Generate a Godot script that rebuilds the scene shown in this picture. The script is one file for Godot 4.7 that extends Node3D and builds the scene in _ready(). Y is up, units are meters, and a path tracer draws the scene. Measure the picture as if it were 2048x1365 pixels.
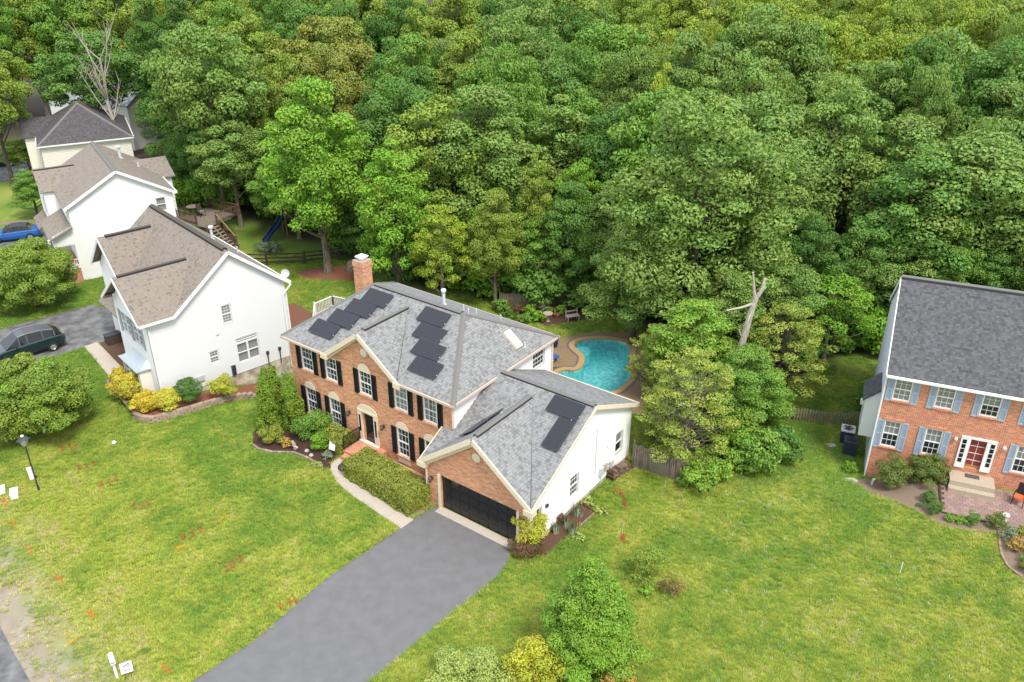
extends Node3D

# ---------------------------------------------------------------- mesh builder
class MB:
	var v := PackedVector3Array()
	var n := PackedVector3Array()
	var uv := PackedVector2Array()
	var ix := PackedInt32Array()

	func poly(p: Array) -> void:          # convex, counter-clockwise from outside
		var nn: Vector3 = Vector3.ZERO
		for i in range(1, p.size() - 1):
			nn += (p[i] - p[0]).cross(p[i + 1] - p[0])
		nn = nn.normalized()
		var ua := Vector3.UP.cross(nn)
		if ua.length() < 0.05:
			ua = Vector3.RIGHT
		ua = ua.normalized()
		var va := nn.cross(ua)
		var s := v.size()
		for q in p:
			v.append(q); n.append(nn); uv.append(Vector2(q.dot(ua), -q.dot(va)))
		for i in range(1, p.size() - 1):
			ix.append(s); ix.append(s + i + 1); ix.append(s + i)

	func quad(a: Vector3, b: Vector3, c: Vector3, d: Vector3) -> void:
		poly([a, b, c, d])

	func box(c: Vector3, s: Vector3, bs := Basis.IDENTITY) -> void:
		var h := s * 0.5
		var p := []
		for k in 8:
			p.append(c + bs * Vector3(h.x if k & 1 else -h.x, h.y if k & 2 else -h.y, h.z if k & 4 else -h.z))
		poly([p[4], p[5], p[7], p[6]]); poly([p[1], p[0], p[2], p[3]])
		poly([p[5], p[1], p[3], p[7]]); poly([p[0], p[4], p[6], p[2]])
		poly([p[6], p[7], p[3], p[2]]); poly([p[0], p[1], p[5], p[4]])

	func beam(a: Vector3, b: Vector3, w: float, h: float) -> void:   # bar from a to b, h along the upright side
		var z := (b - a)
		var l := z.length()
		z /= l
		var x := Vector3.UP.cross(z)
		x = Vector3.RIGHT if x.length() < 0.01 else x.normalized()
		box((a + b) * 0.5, Vector3(w, h, l), Basis(x, z.cross(x), z))

	func slab(p: Array, t: float) -> void:      # sheet with thickness t under the given polygon
		var nn: Vector3 = Vector3.ZERO
		for i in range(1, p.size() - 1):
			nn += (p[i] - p[0]).cross(p[i + 1] - p[0])
		var q := p.duplicate()
		if nn.y < 0.0:
			q.reverse()
		var lo := []
		for a in q: lo.append(a - Vector3(0, t, 0))
		poly(q)
		var r := lo.duplicate(); r.reverse(); poly(r)
		for i in q.size():
			var j := (i + 1) % q.size()
			poly([lo[i], lo[j], q[j], q[i]])

	func flat(p: Array, y: float, t: float) -> void:   # any outline of [x,z] points as a slab, concave allowed
		var pp := PackedVector2Array()
		for a in p: pp.append(Vector2(a[0], a[1]))
		if Geometry2D.is_polygon_clockwise(pp):
			pp.reverse()
		var tri := Geometry2D.triangulate_polygon(pp)
		var s := v.size()
		for a in pp:
			v.append(Vector3(a.x, y, a.y)); n.append(Vector3.UP); uv.append(a)
		for i in range(0, tri.size(), 3):
			var a0: Vector2 = pp[tri[i]]; var a1: Vector2 = pp[tri[i + 1]]; var a2: Vector2 = pp[tri[i + 2]]
			if (a1 - a0).cross(a2 - a0) > 0.0:
				ix.append_array([s + tri[i], s + tri[i + 1], s + tri[i + 2]])
			else:
				ix.append_array([s + tri[i], s + tri[i + 2], s + tri[i + 1]])
		for i in pp.size():
			var j := (i + 1) % pp.size()
			var e0: Vector3 = v[s + i]; var e1: Vector3 = v[s + j]
			poly([e0 - Vector3(0, t, 0), e0, e1, e1 - Vector3(0, t, 0)])

	func tube(pts: Array, rad: Array, sides := 6, cap := true) -> void:
		var s := v.size()
		for i in pts.size():
			var t: Vector3 = (pts[mini(i + 1, pts.size() - 1)] - pts[maxi(i - 1, 0)]).normalized()
			var a := t.cross(Vector3(0.31, 0.17, 0.93)).normalized()
			var b := t.cross(a)
			for k in sides:
				var d := a * cos(TAU * k / sides) + b * sin(TAU * k / sides)
				v.append(pts[i] + d * rad[i]); n.append(d); uv.append(Vector2(float(k) / sides, i * 0.5))
		for i in pts.size() - 1:
			for k in sides:
				var k2 := (k + 1) % sides
				var p0 := s + i * sides + k; var p1 := s + i * sides + k2
				var p2 := s + (i + 1) * sides + k2; var p3 := s + (i + 1) * sides + k
				ix.append_array([p0, p2, p1, p0, p3, p2])
		if cap:
			for e in [0, pts.size() - 1]:
				var c0 := v.size()
				var t2: Vector3 = (pts[1] - pts[0]).normalized() * (-1.0 if e == 0 else 1.0)
				for k in sides:
					v.append(v[s + e * sides + k]); n.append(t2); uv.append(Vector2.ZERO)
				for k in range(1, sides - 1):
					if e == 0: ix.append_array([c0, c0 + k, c0 + k + 1])
					else: ix.append_array([c0, c0 + k + 1, c0 + k])

	func lathe(prof: Array, sides := 12, c := Vector3.ZERO) -> void:    # [radius, y] from bottom to top
		var pts := []; var rad := []
		for q in prof: pts.append(c + Vector3(0, q[1], 0)); rad.append(q[0])
		var s := v.size()
		for i in pts.size():
			var sl := Vector2.ZERO
			var q0 = prof[maxi(i - 1, 0)]; var q1 = prof[mini(i + 1, prof.size() - 1)]
			sl = Vector2(q1[1] - q0[1], q0[0] - q1[0]).normalized()
			for k in sides:
				var d := Vector3(cos(TAU * k / sides), 0, sin(TAU * k / sides))
				v.append(pts[i] + d * rad[i]); n.append((d * sl.x + Vector3.UP * sl.y).normalized()); uv.append(Vector2(float(k) / sides, prof[i][1]))
		for i in pts.size() - 1:
			for k in sides:
				var k2 := (k + 1) % sides
				var p0 := s + i * sides + k; var p1 := s + i * sides + k2
				var p2 := s + (i + 1) * sides + k2; var p3 := s + (i + 1) * sides + k
				ix.append_array([p0, p1, p2, p0, p2, p3])

	func mesh() -> ArrayMesh:
		var a := []
		a.resize(Mesh.ARRAY_MAX)
		a[Mesh.ARRAY_VERTEX] = v; a[Mesh.ARRAY_NORMAL] = n; a[Mesh.ARRAY_TEX_UV] = uv; a[Mesh.ARRAY_INDEX] = ix
		var m := ArrayMesh.new()
		m.add_surface_from_arrays(Mesh.PRIMITIVE_TRIANGLES, a)
		return m

# ---------------------------------------------------------------- names, metas
var taken := {}
var M := {}
var cache := {}
var rng := RandomNumberGenerator.new()

func numbered(called: String) -> String:
	var k: int = taken.get(called, 0)
	taken[called] = k + 1
	return called if k == 0 else "%s_%03d" % [called, k]

func tag(o: Node3D, label: String, category: String, group := "", kind := "") -> void:
	if label: o.set_meta("label", label)
	if category: o.set_meta("category", category)
	if group: o.set_meta("group", group)
	if kind: o.set_meta("kind", kind)

func thing(called: String, label: String, category: String, at := Vector3.ZERO, turn := 0.0, group := "") -> Node3D:
	var o := Node3D.new()
	o.name = numbered(called)
	add_child(o)
	o.position = at; o.rotation.y = turn
	tag(o, label, category, group)
	return o

func put(parent: Node3D, called: String, m: Mesh, mt: Material, at := Transform3D.IDENTITY) -> MeshInstance3D:
	var o := MeshInstance3D.new()
	o.name = called; o.mesh = m; o.material_override = mt; o.transform = at
	parent.add_child(o, true)
	return o

func part(parent: Node3D, called: String, b: MB, mt: Material, at := Transform3D.IDENTITY) -> MeshInstance3D:
	if called.ends_with("_wall") and (mt == M.siding or mt == M.siding_grey or mt == M.siding_cool or mt == M.siding_cream):
		return put(parent, called, lapped(b).mesh(), mt, at)
	return put(parent, called, b.mesh(), mt, at)

func pbox(parent: Node3D, called: String, c: Vector3, s: Vector3, mt: Material, bs := Basis.IDENTITY) -> MeshInstance3D:
	var key := "box%.3f,%.3f,%.3f" % [s.x, s.y, s.z]
	if not cache.has(key):
		var b := MB.new(); b.box(Vector3.ZERO, s); cache[key] = b.mesh()
	return put(parent, called, cache[key], mt, Transform3D(bs, c))

func struct(called: String, b: MB, mt: Material) -> MeshInstance3D:
	var o := MeshInstance3D.new()
	o.name = numbered(called); o.mesh = b.mesh(); o.material_override = mt
	o.set_meta("kind", "structure")
	add_child(o)
	return o

func one(called: String, b: MB, mt: Material, label: String, category: String, group := "", kind := "") -> MeshInstance3D:
	var o := MeshInstance3D.new()
	o.name = numbered(called); o.mesh = b.mesh(); o.material_override = mt
	add_child(o)
	tag(o, label, category, group, kind)
	return o

const ORD := ["first", "second", "third", "fourth", "fifth", "sixth", "seventh", "eighth", "ninth", "tenth", "eleventh", "twelfth", "thirteenth", "fourteenth", "fifteenth", "sixteenth", "seventeenth", "eighteenth", "nineteenth", "twentieth", "twenty-first", "twenty-second", "twenty-third", "twenty-fourth", "twenty-fifth", "twenty-sixth", "twenty-seventh", "twenty-eighth", "twenty-ninth", "thirtieth", "thirty-first", "thirty-second", "thirty-third", "thirty-fourth", "thirty-fifth", "thirty-sixth", "thirty-seventh", "thirty-eighth", "thirty-ninth", "fortieth"]

# ---------------------------------------------------------------- materials
func mat(lin: Color, rough := 0.8, metal := 0.0) -> StandardMaterial3D:
	var m := StandardMaterial3D.new()
	m.albedo_color = lin.linear_to_srgb(); m.roughness = rough; m.metallic = metal
	return m

func noise_tex(sd: int, freq: float, lo: float, hi: float, oct := 4, size := 512) -> ImageTexture:
	var f := FastNoiseLite.new()
	f.seed = sd; f.frequency = freq; f.fractal_octaves = oct
	var im := f.get_seamless_image(size, size)
	im.convert(Image.FORMAT_L8)
	var d := im.get_data()
	for i in d.size():
		d[i] = clampi(int((lo + (hi - lo) * d[i] / 255.0) * 255.0), 0, 255)
	im = Image.create_from_data(size, size, false, Image.FORMAT_L8, d)
	im.convert(Image.FORMAT_RGB8)
	im.generate_mipmaps()
	return ImageTexture.create_from_image(im)

func textured(lin: Color, tex: Texture2D, tile: Vector2, rough := 0.9, bump: Texture2D = null, cm := 0.0) -> StandardMaterial3D:
	var m := mat(lin, rough)
	m.albedo_texture = tex
	m.uv1_scale = Vector3(1.0 / tile.x, 1.0 / tile.y, 1.0)
	if bump:
		m.heightmap_enabled = true; m.heightmap_texture = bump; m.heightmap_scale = cm
	return m

func brick_maps(sd: int, tones: Array, mortar: Color) -> Array:
	var r := RandomNumberGenerator.new(); r.seed = sd
	var im := Image.create(512, 384, false, Image.FORMAT_RGB8)
	var hm := Image.create(512, 384, false, Image.FORMAT_RGB8)
	im.fill(mortar); hm.fill(Color(0.35, 0.35, 0.35))
	for row in 24:
		for k in 17:
			var x := k * 32 - (16 if row % 2 else 0)
			var c: Color = tones[r.randi() % tones.size()]
			var t := r.randf_range(0.94, 1.06)
			c = Color(c.r * t, c.g * t, c.b * t)
			im.fill_rect(Rect2i(x + 1, row * 16 + 1, 30, 13), c)
			hm.fill_rect(Rect2i(x + 1, row * 16 + 1, 30, 13), Color(0.9, 0.9, 0.9))
	im.generate_mipmaps()
	return [ImageTexture.create_from_image(im), ImageTexture.create_from_image(hm)]

func shingle_maps(sd: int, base: Color, spread: float, dark_share: float) -> Array:
	var r := RandomNumberGenerator.new(); r.seed = sd
	var im := Image.create(1024, 512, false, Image.FORMAT_RGB8)
	var hm := Image.create(1024, 512, false, Image.FORMAT_RGB8)
	im.fill(base); hm.fill(Color(0.3, 0.3, 0.3))
	for row in 32:                       # a row is 0.145 m, the sheet 4.64 m high and 9.3 m wide
		var x := -r.randi() % 20
		var y := row * 16
		while x < 1024:
			var w := 9 + r.randi() % 13
			var t := 1.0 + r.randf_range(-spread, spread)
			if r.randf() < dark_share: t *= 0.86
			var hue := r.randf_range(-0.005, 0.005)
			im.fill_rect(Rect2i(x, y, w, 16), Color(base.r * t + hue, base.g * t, base.b * t - hue))
			hm.fill_rect(Rect2i(x, y, w, 15), Color(0.7, 0.7, 0.7) if r.randf() < 0.5 else Color(0.95, 0.95, 0.95))
			x += w
		im.fill_rect(Rect2i(0, y + 15, 1024, 1), Color(base.r * 0.62, base.g * 0.62, base.b * 0.62))
	im.generate_mipmaps()
	return [ImageTexture.create_from_image(im), ImageTexture.create_from_image(hm)]

func leaf_mat(lin: Color, glow := 0.7) -> StandardMaterial3D:
	var m := mat(lin, 0.62)
	m.vertex_color_use_as_albedo = true
	m.backlight_enabled = true
	m.backlight = Color(glow * 0.9, glow, glow * 0.45)
	m.cull_mode = BaseMaterial3D.CULL_DISABLED
	return m

func materials() -> void:
	var fine := noise_tex(3, 0.09, 0.72, 1.0, 4)
	var coarse := noise_tex(5, 0.012, 0.6, 1.0, 5)
	var grit := noise_tex(8, 0.3, 0.55, 1.0, 3)
	var bm := brick_maps(11, [Color(0.80, 0.54, 0.36), Color(0.78, 0.51, 0.33), Color(0.83, 0.58, 0.40), Color(0.77, 0.49, 0.33), Color(0.80, 0.53, 0.35), Color(0.72, 0.46, 0.31), Color(0.76, 0.48, 0.32), Color(0.62, 0.41, 0.30)], Color(0.87, 0.79, 0.69))
	M.brick = textured(Color(1, 1, 1), bm[0], Vector2(3.4, 1.65), 0.92, bm[1], 0.4)
	var br := brick_maps(12, [Color(0.75, 0.43, 0.29), Color(0.72, 0.40, 0.27), Color(0.79, 0.48, 0.33), Color(0.70, 0.38, 0.26), Color(0.66, 0.37, 0.26)], Color(0.86, 0.79, 0.70))
	M.brick_red = textured(Color(1, 1, 1), br[0], Vector2(3.4, 1.65), 0.92, br[1], 0.4)
	var sg := shingle_maps(21, Color(0.53, 0.53, 0.525), 0.055, 0.25)
	M.shingle = textured(Color(1, 1, 1), sg[0], Vector2(9.3, 4.64), 0.95, sg[1], 0.9)
	var st := shingle_maps(22, Color(0.525, 0.485, 0.44), 0.04, 0.12)
	M.shingle_taupe = textured(Color(1, 1, 1), st[0], Vector2(9.3, 4.64), 0.95, st[1], 0.9)
	var sd := shingle_maps(23, Color(0.345, 0.345, 0.355), 0.10, 0.3)
	M.shingle_dark = textured(Color(1, 1, 1), sd[0], Vector2(9.3, 4.64), 0.95, sd[1], 0.9)
	M.cap = textured(Color(0.29, 0.275, 0.255), grit, Vector2(1.5, 1.5), 0.95)
	M.cap_taupe = textured(Color(0.15, 0.125, 0.105), grit, Vector2(1.5, 1.5), 0.95)
	M.cap_dark = textured(Color(0.085, 0.085, 0.09), grit, Vector2(1.5, 1.5), 0.95)
	M.vent_dark = mat(Color(0.025, 0.025, 0.027), 0.8)
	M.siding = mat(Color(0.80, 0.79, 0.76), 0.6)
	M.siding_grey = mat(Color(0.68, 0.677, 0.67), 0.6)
	M.siding_cool = mat(Color(0.62, 0.65, 0.69), 0.6)
	M.siding_cream = mat(Color(0.74, 0.69, 0.60), 0.6)
	M.cream = textured(Color(0.80, 0.69, 0.50), noise_tex(35, 0.02, 0.92, 1.0, 3, 256), Vector2(1, 1), 0.6)
	M.trim_pink = textured(Color(0.80, 0.62, 0.49), fine, Vector2(2, 2), 0.6)
	M.white = mat(Color(0.80, 0.79, 0.77), 0.5)
	M.white_vinyl = mat(Color(0.78, 0.78, 0.77), 0.4)
	M.stucco = textured(Color(0.74, 0.63, 0.50), coarse, Vector2(5, 5), 0.9)
	M.black_paint = mat(Color(0.011, 0.011, 0.012), 0.42)
	M.black_door = mat(Color(0.010, 0.010, 0.011), 0.28)
	M.shutter_blue = mat(Color(0.34, 0.42, 0.52), 0.6)
	M.green_trim = mat(Color(0.24, 0.33, 0.31), 0.5)
	M.iron = mat(Color(0.02, 0.02, 0.022), 0.5, 0.4)
	M.lamp_metal = mat(Color(0.07, 0.075, 0.085), 0.45, 0.5)
	var gl := mat(Color(0.06, 0.075, 0.085), 0.03)
	gl.transparency = BaseMaterial3D.TRANSPARENCY_ALPHA
	gl.albedo_color.a = 0.25
	gl.metallic_specular = 0.8
	M.glass = gl
	M.dark_glass = mat(Color(0.014, 0.017, 0.02), 0.04)
	M.curtain = textured(Color(0.62, 0.60, 0.56), fine, Vector2(0.6, 3), 0.9)
	M.blind = textured(Color(0.62, 0.63, 0.57), fine, Vector2(1, 1), 0.8)
	M.room = mat(Color(0.05, 0.045, 0.04), 0.9)
	M.panel = mat(Color(0.026, 0.025, 0.030), 0.22)
	M.panel_edge = mat(Color(0.07, 0.085, 0.11), 0.35, 0.6)
	M.steel = mat(Color(0.55, 0.56, 0.57), 0.35, 0.8)
	M.pipe = mat(Color(0.62, 0.64, 0.65), 0.5, 0.2)
	M.asphalt = textured(Color(0.162, 0.159, 0.160), noise_tex(41, 0.012, 0.91, 1.0, 8, 1024), Vector2(11, 11), 0.93, grit, 0.5)
	M.asphalt_old = textured(Color(0.24, 0.235, 0.235), coarse, Vector2(7, 7), 0.95)
	M.concrete = textured(Color(0.64, 0.55, 0.455), fine, Vector2(3, 3), 0.9)
	M.concrete_cream = textured(Color(0.60, 0.49, 0.36), fine, Vector2(3, 3), 0.9)
	M.mulch_brown = textured(Color(0.105, 0.050, 0.036), grit, Vector2(0.9, 0.9), 1.0, grit, 2.5)
	M.mulch_red = textured(Color(0.40, 0.15, 0.085), grit, Vector2(0.9, 0.9), 1.0, grit, 2.5)
	M.mulch_tan = textured(Color(0.42, 0.30, 0.215), grit, Vector2(0.9, 0.9), 1.0, grit, 2.5)
	M.soil = textured(Color(0.20, 0.10, 0.058), grit, Vector2(1.2, 1.2), 1.0, grit, 2.0)
	M.gravel = textured(Color(0.40, 0.33, 0.24), grit, Vector2(0.8, 0.8), 1.0, grit, 2.0)
	M.block = textured(Color(0.56, 0.42, 0.31), fine, Vector2(1, 1), 0.95, grit, 0.8)
	M.block2 = textured(Color(0.48, 0.35, 0.26), fine, Vector2(1, 1), 0.95, grit, 0.8)
	M.edge_stone = textured(Color(0.36, 0.29, 0.21), fine, Vector2(1, 1), 0.95)
	M.paver_a = textured(Color(0.42, 0.27, 0.225), fine, Vector2(1, 1), 0.95)
	M.paver_b = textured(Color(0.36, 0.255, 0.225), fine, Vector2(1, 1), 0.95)
	M.paver_c = textured(Color(0.46, 0.32, 0.27), fine, Vector2(1, 1), 0.95)
	M.pool_deck = textured(Color(0.40, 0.27, 0.145), grit, Vector2(1.1, 1.1), 0.9)
	M.coping = textured(Color(0.56, 0.335, 0.135), fine, Vector2(1.4, 1.4), 0.8)
	M.coping_dark = textured(Color(0.16, 0.15, 0.15), fine, Vector2(1, 1), 0.8)
	M.pool_shell = textured(Color(0.34, 0.82, 0.82), coarse, Vector2(2.6, 2.6), 0.6)
	var wt := mat(Color(0.05, 0.58, 0.62), 0.06)
	wt.transparency = BaseMaterial3D.TRANSPARENCY_ALPHA
	wt.albedo_color.a = 0.3
	var wf := FastNoiseLite.new(); wf.seed = 77; wf.frequency = 0.02; wf.fractal_octaves = 3
	var wi := wf.get_seamless_image(256, 256); wi.convert(Image.FORMAT_RGBA8); wi.bump_map_to_normal_map(2.5)
	wt.normal_enabled = true; wt.normal_texture = ImageTexture.create_from_image(wi); wt.normal_scale = 0.5
	wt.uv1_scale = Vector3(0.4, 0.4, 1)
	M.water = wt
	M.wood_grey = textured(Color(0.40, 0.335, 0.26), noise_tex(51, 0.02, 0.5, 1.0, 4, 256), Vector2(0.35, 3.0), 0.95)
	M.wood_grey2 = textured(Color(0.31, 0.255, 0.20), noise_tex(52, 0.02, 0.5, 1.0, 4, 256), Vector2(0.35, 3.0), 0.95)
	M.wood_tan = textured(Color(0.40, 0.30, 0.17), noise_tex(53, 0.02, 0.55, 1.0, 4, 256), Vector2(0.35, 3.0), 0.95)
	M.wood_brown = textured(Color(0.19, 0.105, 0.06), noise_tex(54, 0.02, 0.6, 1.0, 4, 256), Vector2(0.35, 3.0), 0.9)
	M.wood_dark = textured(Color(0.095, 0.07, 0.05), noise_tex(55, 0.02, 0.6, 1.0, 4, 256), Vector2(0.35, 3.0), 0.95)
	M.deck_board = textured(Color(0.25, 0.105, 0.06), noise_tex(56, 0.02, 0.75, 1.0, 4, 256), Vector2(0.3, 3.0), 0.8)
	M.bark = textured(Color(0.17, 0.135, 0.10), noise_tex(61, 0.03, 0.45, 1.0, 4, 256), Vector2(0.5, 2.0), 1.0)
	M.bark_pale = textured(Color(0.36, 0.29, 0.22), noise_tex(62, 0.03, 0.5, 1.0, 4, 256), Vector2(0.5, 2.0), 1.0)
	M.dead_wood = textured(Color(0.76, 0.67, 0.55), noise_tex(63, 0.03, 0.5, 1.0, 4, 256), Vector2(0.5, 2.0), 1.0)
	M.rubber = mat(Color(0.02, 0.02, 0.021), 0.9)
	M.mat_dark = mat(Color(0.05, 0.048, 0.052), 0.95)
	# foliage, brightest leaf colour; single leaves vary below it
	M.leaf_mid = leaf_mat(Color(0.235, 0.440, 0.055))
	M.leaf_dark = leaf_mat(Color(0.175, 0.355, 0.055))
	M.leaf_deep = leaf_mat(Color(0.130, 0.285, 0.040))
	M.leaf_bright = leaf_mat(Color(0.280, 0.530, 0.042))
	M.leaf_yellow = leaf_mat(Color(0.430, 0.560, 0.045))
	M.leaf_olive = leaf_mat(Color(0.330, 0.460, 0.058))
	M.leaf_blue = leaf_mat(Color(0.270, 0.430, 0.085))
	M.leaf_orange = leaf_mat(Color(0.380, 0.420, 0.075))
	M.leaf_gold = leaf_mat(Color(0.930, 0.720, 0.060))
	M.leaf_lime = leaf_mat(Color(0.620, 0.640, 0.060))
	M.leaf_pale = leaf_mat(Color(0.550, 0.660, 0.180))
	M.leaf_tan = leaf_mat(Color(0.650, 0.408, 0.096))
	M.leaf_brown = leaf_mat(Color(0.250, 0.132, 0.068))
	M.leaf_silver = leaf_mat(Color(0.338, 0.408, 0.270))
	M.leaf_holly = leaf_mat(Color(0.275, 0.480, 0.045))
	M.leaf_spruce = leaf_mat(Color(0.270, 0.420, 0.035))

# ---------------------------------------------------------------- terrain
const MP := Vector3(-13.58, 0, -45.07)
const MPHI := -0.6358
const LP := Vector3(-22.366, 0, -45.65)
const LPHI := -0.8335
const RP := Vector3(20.07, 0, -40.09)
const RPHI := -0.3879

func loc(o: Vector3, ph: float, x: float, z: float) -> Vector2:      # world to a house's (u, v)
	var d := Vector2(x - o.x, z - o.z)
	return Vector2(d.x * cos(ph) - d.y * sin(ph), -d.x * sin(ph) - d.y * cos(ph))

func wpt(o: Vector3, ph: float, u: float, v: float, y := 0.0) -> Vector3:
	return Vector3(o.x + u * cos(ph) - v * sin(ph), y, o.z - u * sin(ph) - v * cos(ph))

func ht(x: float, z: float) -> float:
	var r := loc(RP, RPHI, x, z)
	var a := (r.x - 0.2) / (5.5 if r.x < 0.2 else 2.0)
	var b := (r.y - 2.5) / (4.2 if r.y < 2.5 else 10.0)
	var h := -1.4 * exp(-a * a - b * b)
	var l := loc(LP, LPHI, x, z)
	a = (l.x - 1.5) / 3.0; b = (l.y - 8.5) / (3.2 if l.y < 8.5 else 6.0)
	h -= 1.6 * exp(-a * a - b * b)
	return h

func hat(x: float, z: float, y := 0.0) -> Vector3:
	return Vector3(x, ht(x, z) + y, z)

const POOL := [[5.75, -55.34], [5.03, -55.14], [4.50, -54.65], [4.42, -54.06], [4.70, -53.4], [4.98, -52.75], [4.96, -52.0], [4.69, -51.14], [4.19, -50.72], [3.59, -50.78], [3.05, -50.3], [3.15, -49.4], [4.1, -48.4], [5.5, -47.7], [6.7, -48.0], [7.43, -48.92], [7.9, -49.73], [8.02, -50.3], [7.95, -51.15], [8.24, -52.77], [8.40, -54.07], [7.99, -54.94], [7.07, -55.3], [6.4, -55.42]]
const DRIVE := [[-13.9, -24.0], [-11.18, -27.01], [-8.82, -30.73], [-5.68, -34.47], [-4.55, -35.75], [-3.9, -36.2], [-0.02, -33.4], [-0.15, -32.1], [-0.62, -31.05], [-3.17, -28.09], [-5.89, -24.82], [-6.6, -23.0], [-7.5, -21.0], [-16.0, -21.0]]
const WALK_L := [[-9.62, -40.85], [-10.12, -40.3], [-10.24, -39.8], [-10.13, -39.37], [-9.66, -38.36], [-8.72, -37.26], [-7.71, -36.33], [-6.56, -35.25], [-5.63, -34.41]]
const WALK_R := [[-9.1, -40.4], [-9.0, -40.1], [-8.98, -39.7], [-8.9, -39.15], [-8.55, -38.38], [-7.73, -37.52], [-6.95, -36.8], [-5.95, -35.9], [-5.05, -35.12]]
const BED_M := [[-15.14, -41.86], [-14.72, -41.45], [-13.86, -41.12], [-12.57, -41.06], [-11.73, -40.58], [-11.0, -39.98], [-10.52, -39.5], [-10.16, -39.62], [-10.3, -40.1], [-10.1, -40.5], [-9.7, -40.95], [-8.7, -41.7], [-9.0, -42.2], [-13.3, -45.4], [-14.7, -44.6], [-15.5, -43.2]]
const BED_G := [[-9.0, -41.4], [-8.6, -38.6], [-7.0, -37.1], [-5.0, -35.35], [-4.3, -36.3], [-3.0, -37.4], [-4.6, -38.9], [-7.5, -41.0]]
const BED_L := [[-26.5, -48.81], [-25.9, -47.97], [-24.6, -46.5], [-23.25, -44.9], [-22.6, -44.45], [-21.82, -44.31], [-20.97, -44.87], [-19.91, -45.58], [-18.94, -46.39], [-18.1, -47.14], [-16.88, -48.59], [-16.9, -50.6], [-22.3, -45.75], [-25.8, -49.6]]
const BED_S := [[1.0, -33.0], [1.6, -32.2], [2.32, -33.3], [2.9, -33.9], [3.9, -35.1], [4.3, -35.75], [3.6, -36.6], [2.2, -35.2]]
const BED_R := [[19.1, -39.4], [19.5, -37.9], [20.3, -37.1], [21.1, -36.0], [21.8, -34.9], [22.8, -34.3], [24.7, -34.05], [25.2, -35.0], [22.6, -36.2], [23.3, -38.5], [20.2, -39.9]]
const BED_F := [[24.62, -34.2], [24.22, -33.34], [23.9, -32.51], [23.75, -31.64], [24.1, -30.8], [25.5, -30.0], [29.0, -30.0], [29.0, -34.0], [26.0, -34.6]]
const MULCH := [[-18.3, -67.6], [-17.0, -68.6], [-14.5, -69.2], [-12.0, -68.3], [-11.5, -67.0], [-13.6, -65.9], [-17.4, -66.3]]
const SIDEWALK_L := [[-30.42, -54.16], [-26.37, -49.33], [-25.7, -50.2], [-29.79, -54.85]]
const SWBED := [[-29.6, -54.8], [-28.1, -55.4], [-25.9, -51.2], [-26.2, -50.6]]
const DRIVE_L := [[-30.35, -54.1], [-33.6, -51.2], [-42.0, -44.5], [-46.0, -48.5], [-37.5, -57.2], [-32.9, -61.2], [-31.1, -60.4], [-28.2, -55.6], [-29.8, -54.7]]
const STREET := [[-60, -58.6], [-24.2, -30.0], [-22.49, -27.78], [-21.22, -26.4], [-19.2, -24.3], [-18.0, -21.0], [-70, -21.0]]
const GARDEN := [[-1.5, -60.3], [1.3, -58.9], [2.5, -57.3], [3.71, -57.8], [5.04, -58.2], [6.2, -58.9], [5.2, -62.4], [3.0, -61.5], [0.5, -60.9]]

var polys := []          # [polygon, bounds]: where no lawn grows
func bounds(p: PackedVector2Array) -> Rect2:
	var r := Rect2(p[0], Vector2.ZERO)
	for q in p: r = r.expand(q)
	return r
func pv(a: Array) -> PackedVector2Array:
	var p := PackedVector2Array()
	for q in a: p.append(Vector2(q[0], q[1]))
	return p
func house_poly(o: Vector3, ph: float, a: Array) -> Array:
	var r := []
	for q in a:
		var w := wpt(o, ph, q[0], q[1]); r.append([w.x, w.z])
	return r
func in_any(list: Array, x: float, z: float) -> bool:
	var q := Vector2(x, z)
	for e in list:
		if e[1].has_point(q) and Geometry2D.is_point_in_polygon(q, e[0]): return true
	return false

var n1 := FastNoiseLite.new()
var n2 := FastNoiseLite.new()
var n3 := FastNoiseLite.new()
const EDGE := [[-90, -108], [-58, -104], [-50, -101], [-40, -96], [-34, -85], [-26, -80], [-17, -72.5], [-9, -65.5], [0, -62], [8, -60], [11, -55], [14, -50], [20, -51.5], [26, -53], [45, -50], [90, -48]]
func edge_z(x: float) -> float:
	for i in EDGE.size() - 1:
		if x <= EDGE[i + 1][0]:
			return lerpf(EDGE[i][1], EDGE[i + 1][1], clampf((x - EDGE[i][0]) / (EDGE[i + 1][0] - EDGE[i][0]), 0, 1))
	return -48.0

func lawn_color(x: float, z: float) -> Color:
	var a := n1.get_noise_2d(x, z); var b := n2.get_noise_2d(x, z); var c := n3.get_noise_2d(x, z)
	var green := Color(0.175, 0.300, 0.032)
	var yellow := Color(0.385, 0.435, 0.058)
	var straw := Color(0.50, 0.46, 0.17)
	# the lawn is lusher round the neighbours' houses, thinner and drier by the street and beside the drive
	var lush := clampf((-z - 36.0) / 12.0, 0.0, 1.0) * (1.0 if x < -12.0 or x > 4.0 else 0.5)
	var y := clampf(0.58 + a * 0.7 + b * 0.75 + c * 0.6 - lush * 0.45 + 0.10 * sin((x * 0.62 + z * 0.78) * 3.6 + a * 2.0), 0.0, 1.0)
	var col := green.lerp(yellow, y)
	var dry := clampf(b * 1.1 + c * 1.1 + a * 0.4 - 0.52 - lush * 0.3, 0.0, 1.0)
	var verge := clampf(1.0 - absf((x + 21.0) * 0.72 + (z + 28.5) * -0.69 + 1.0) / 4.0, 0.0, 1.0) if x < -12.0 and z > -48.0 else 0.0
	col = col.lerp(straw, clampf(dry * 1.1 + verge * clampf(0.5 + b + c, 0.0, 1.0), 0.0, 0.9))
	return col

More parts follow.
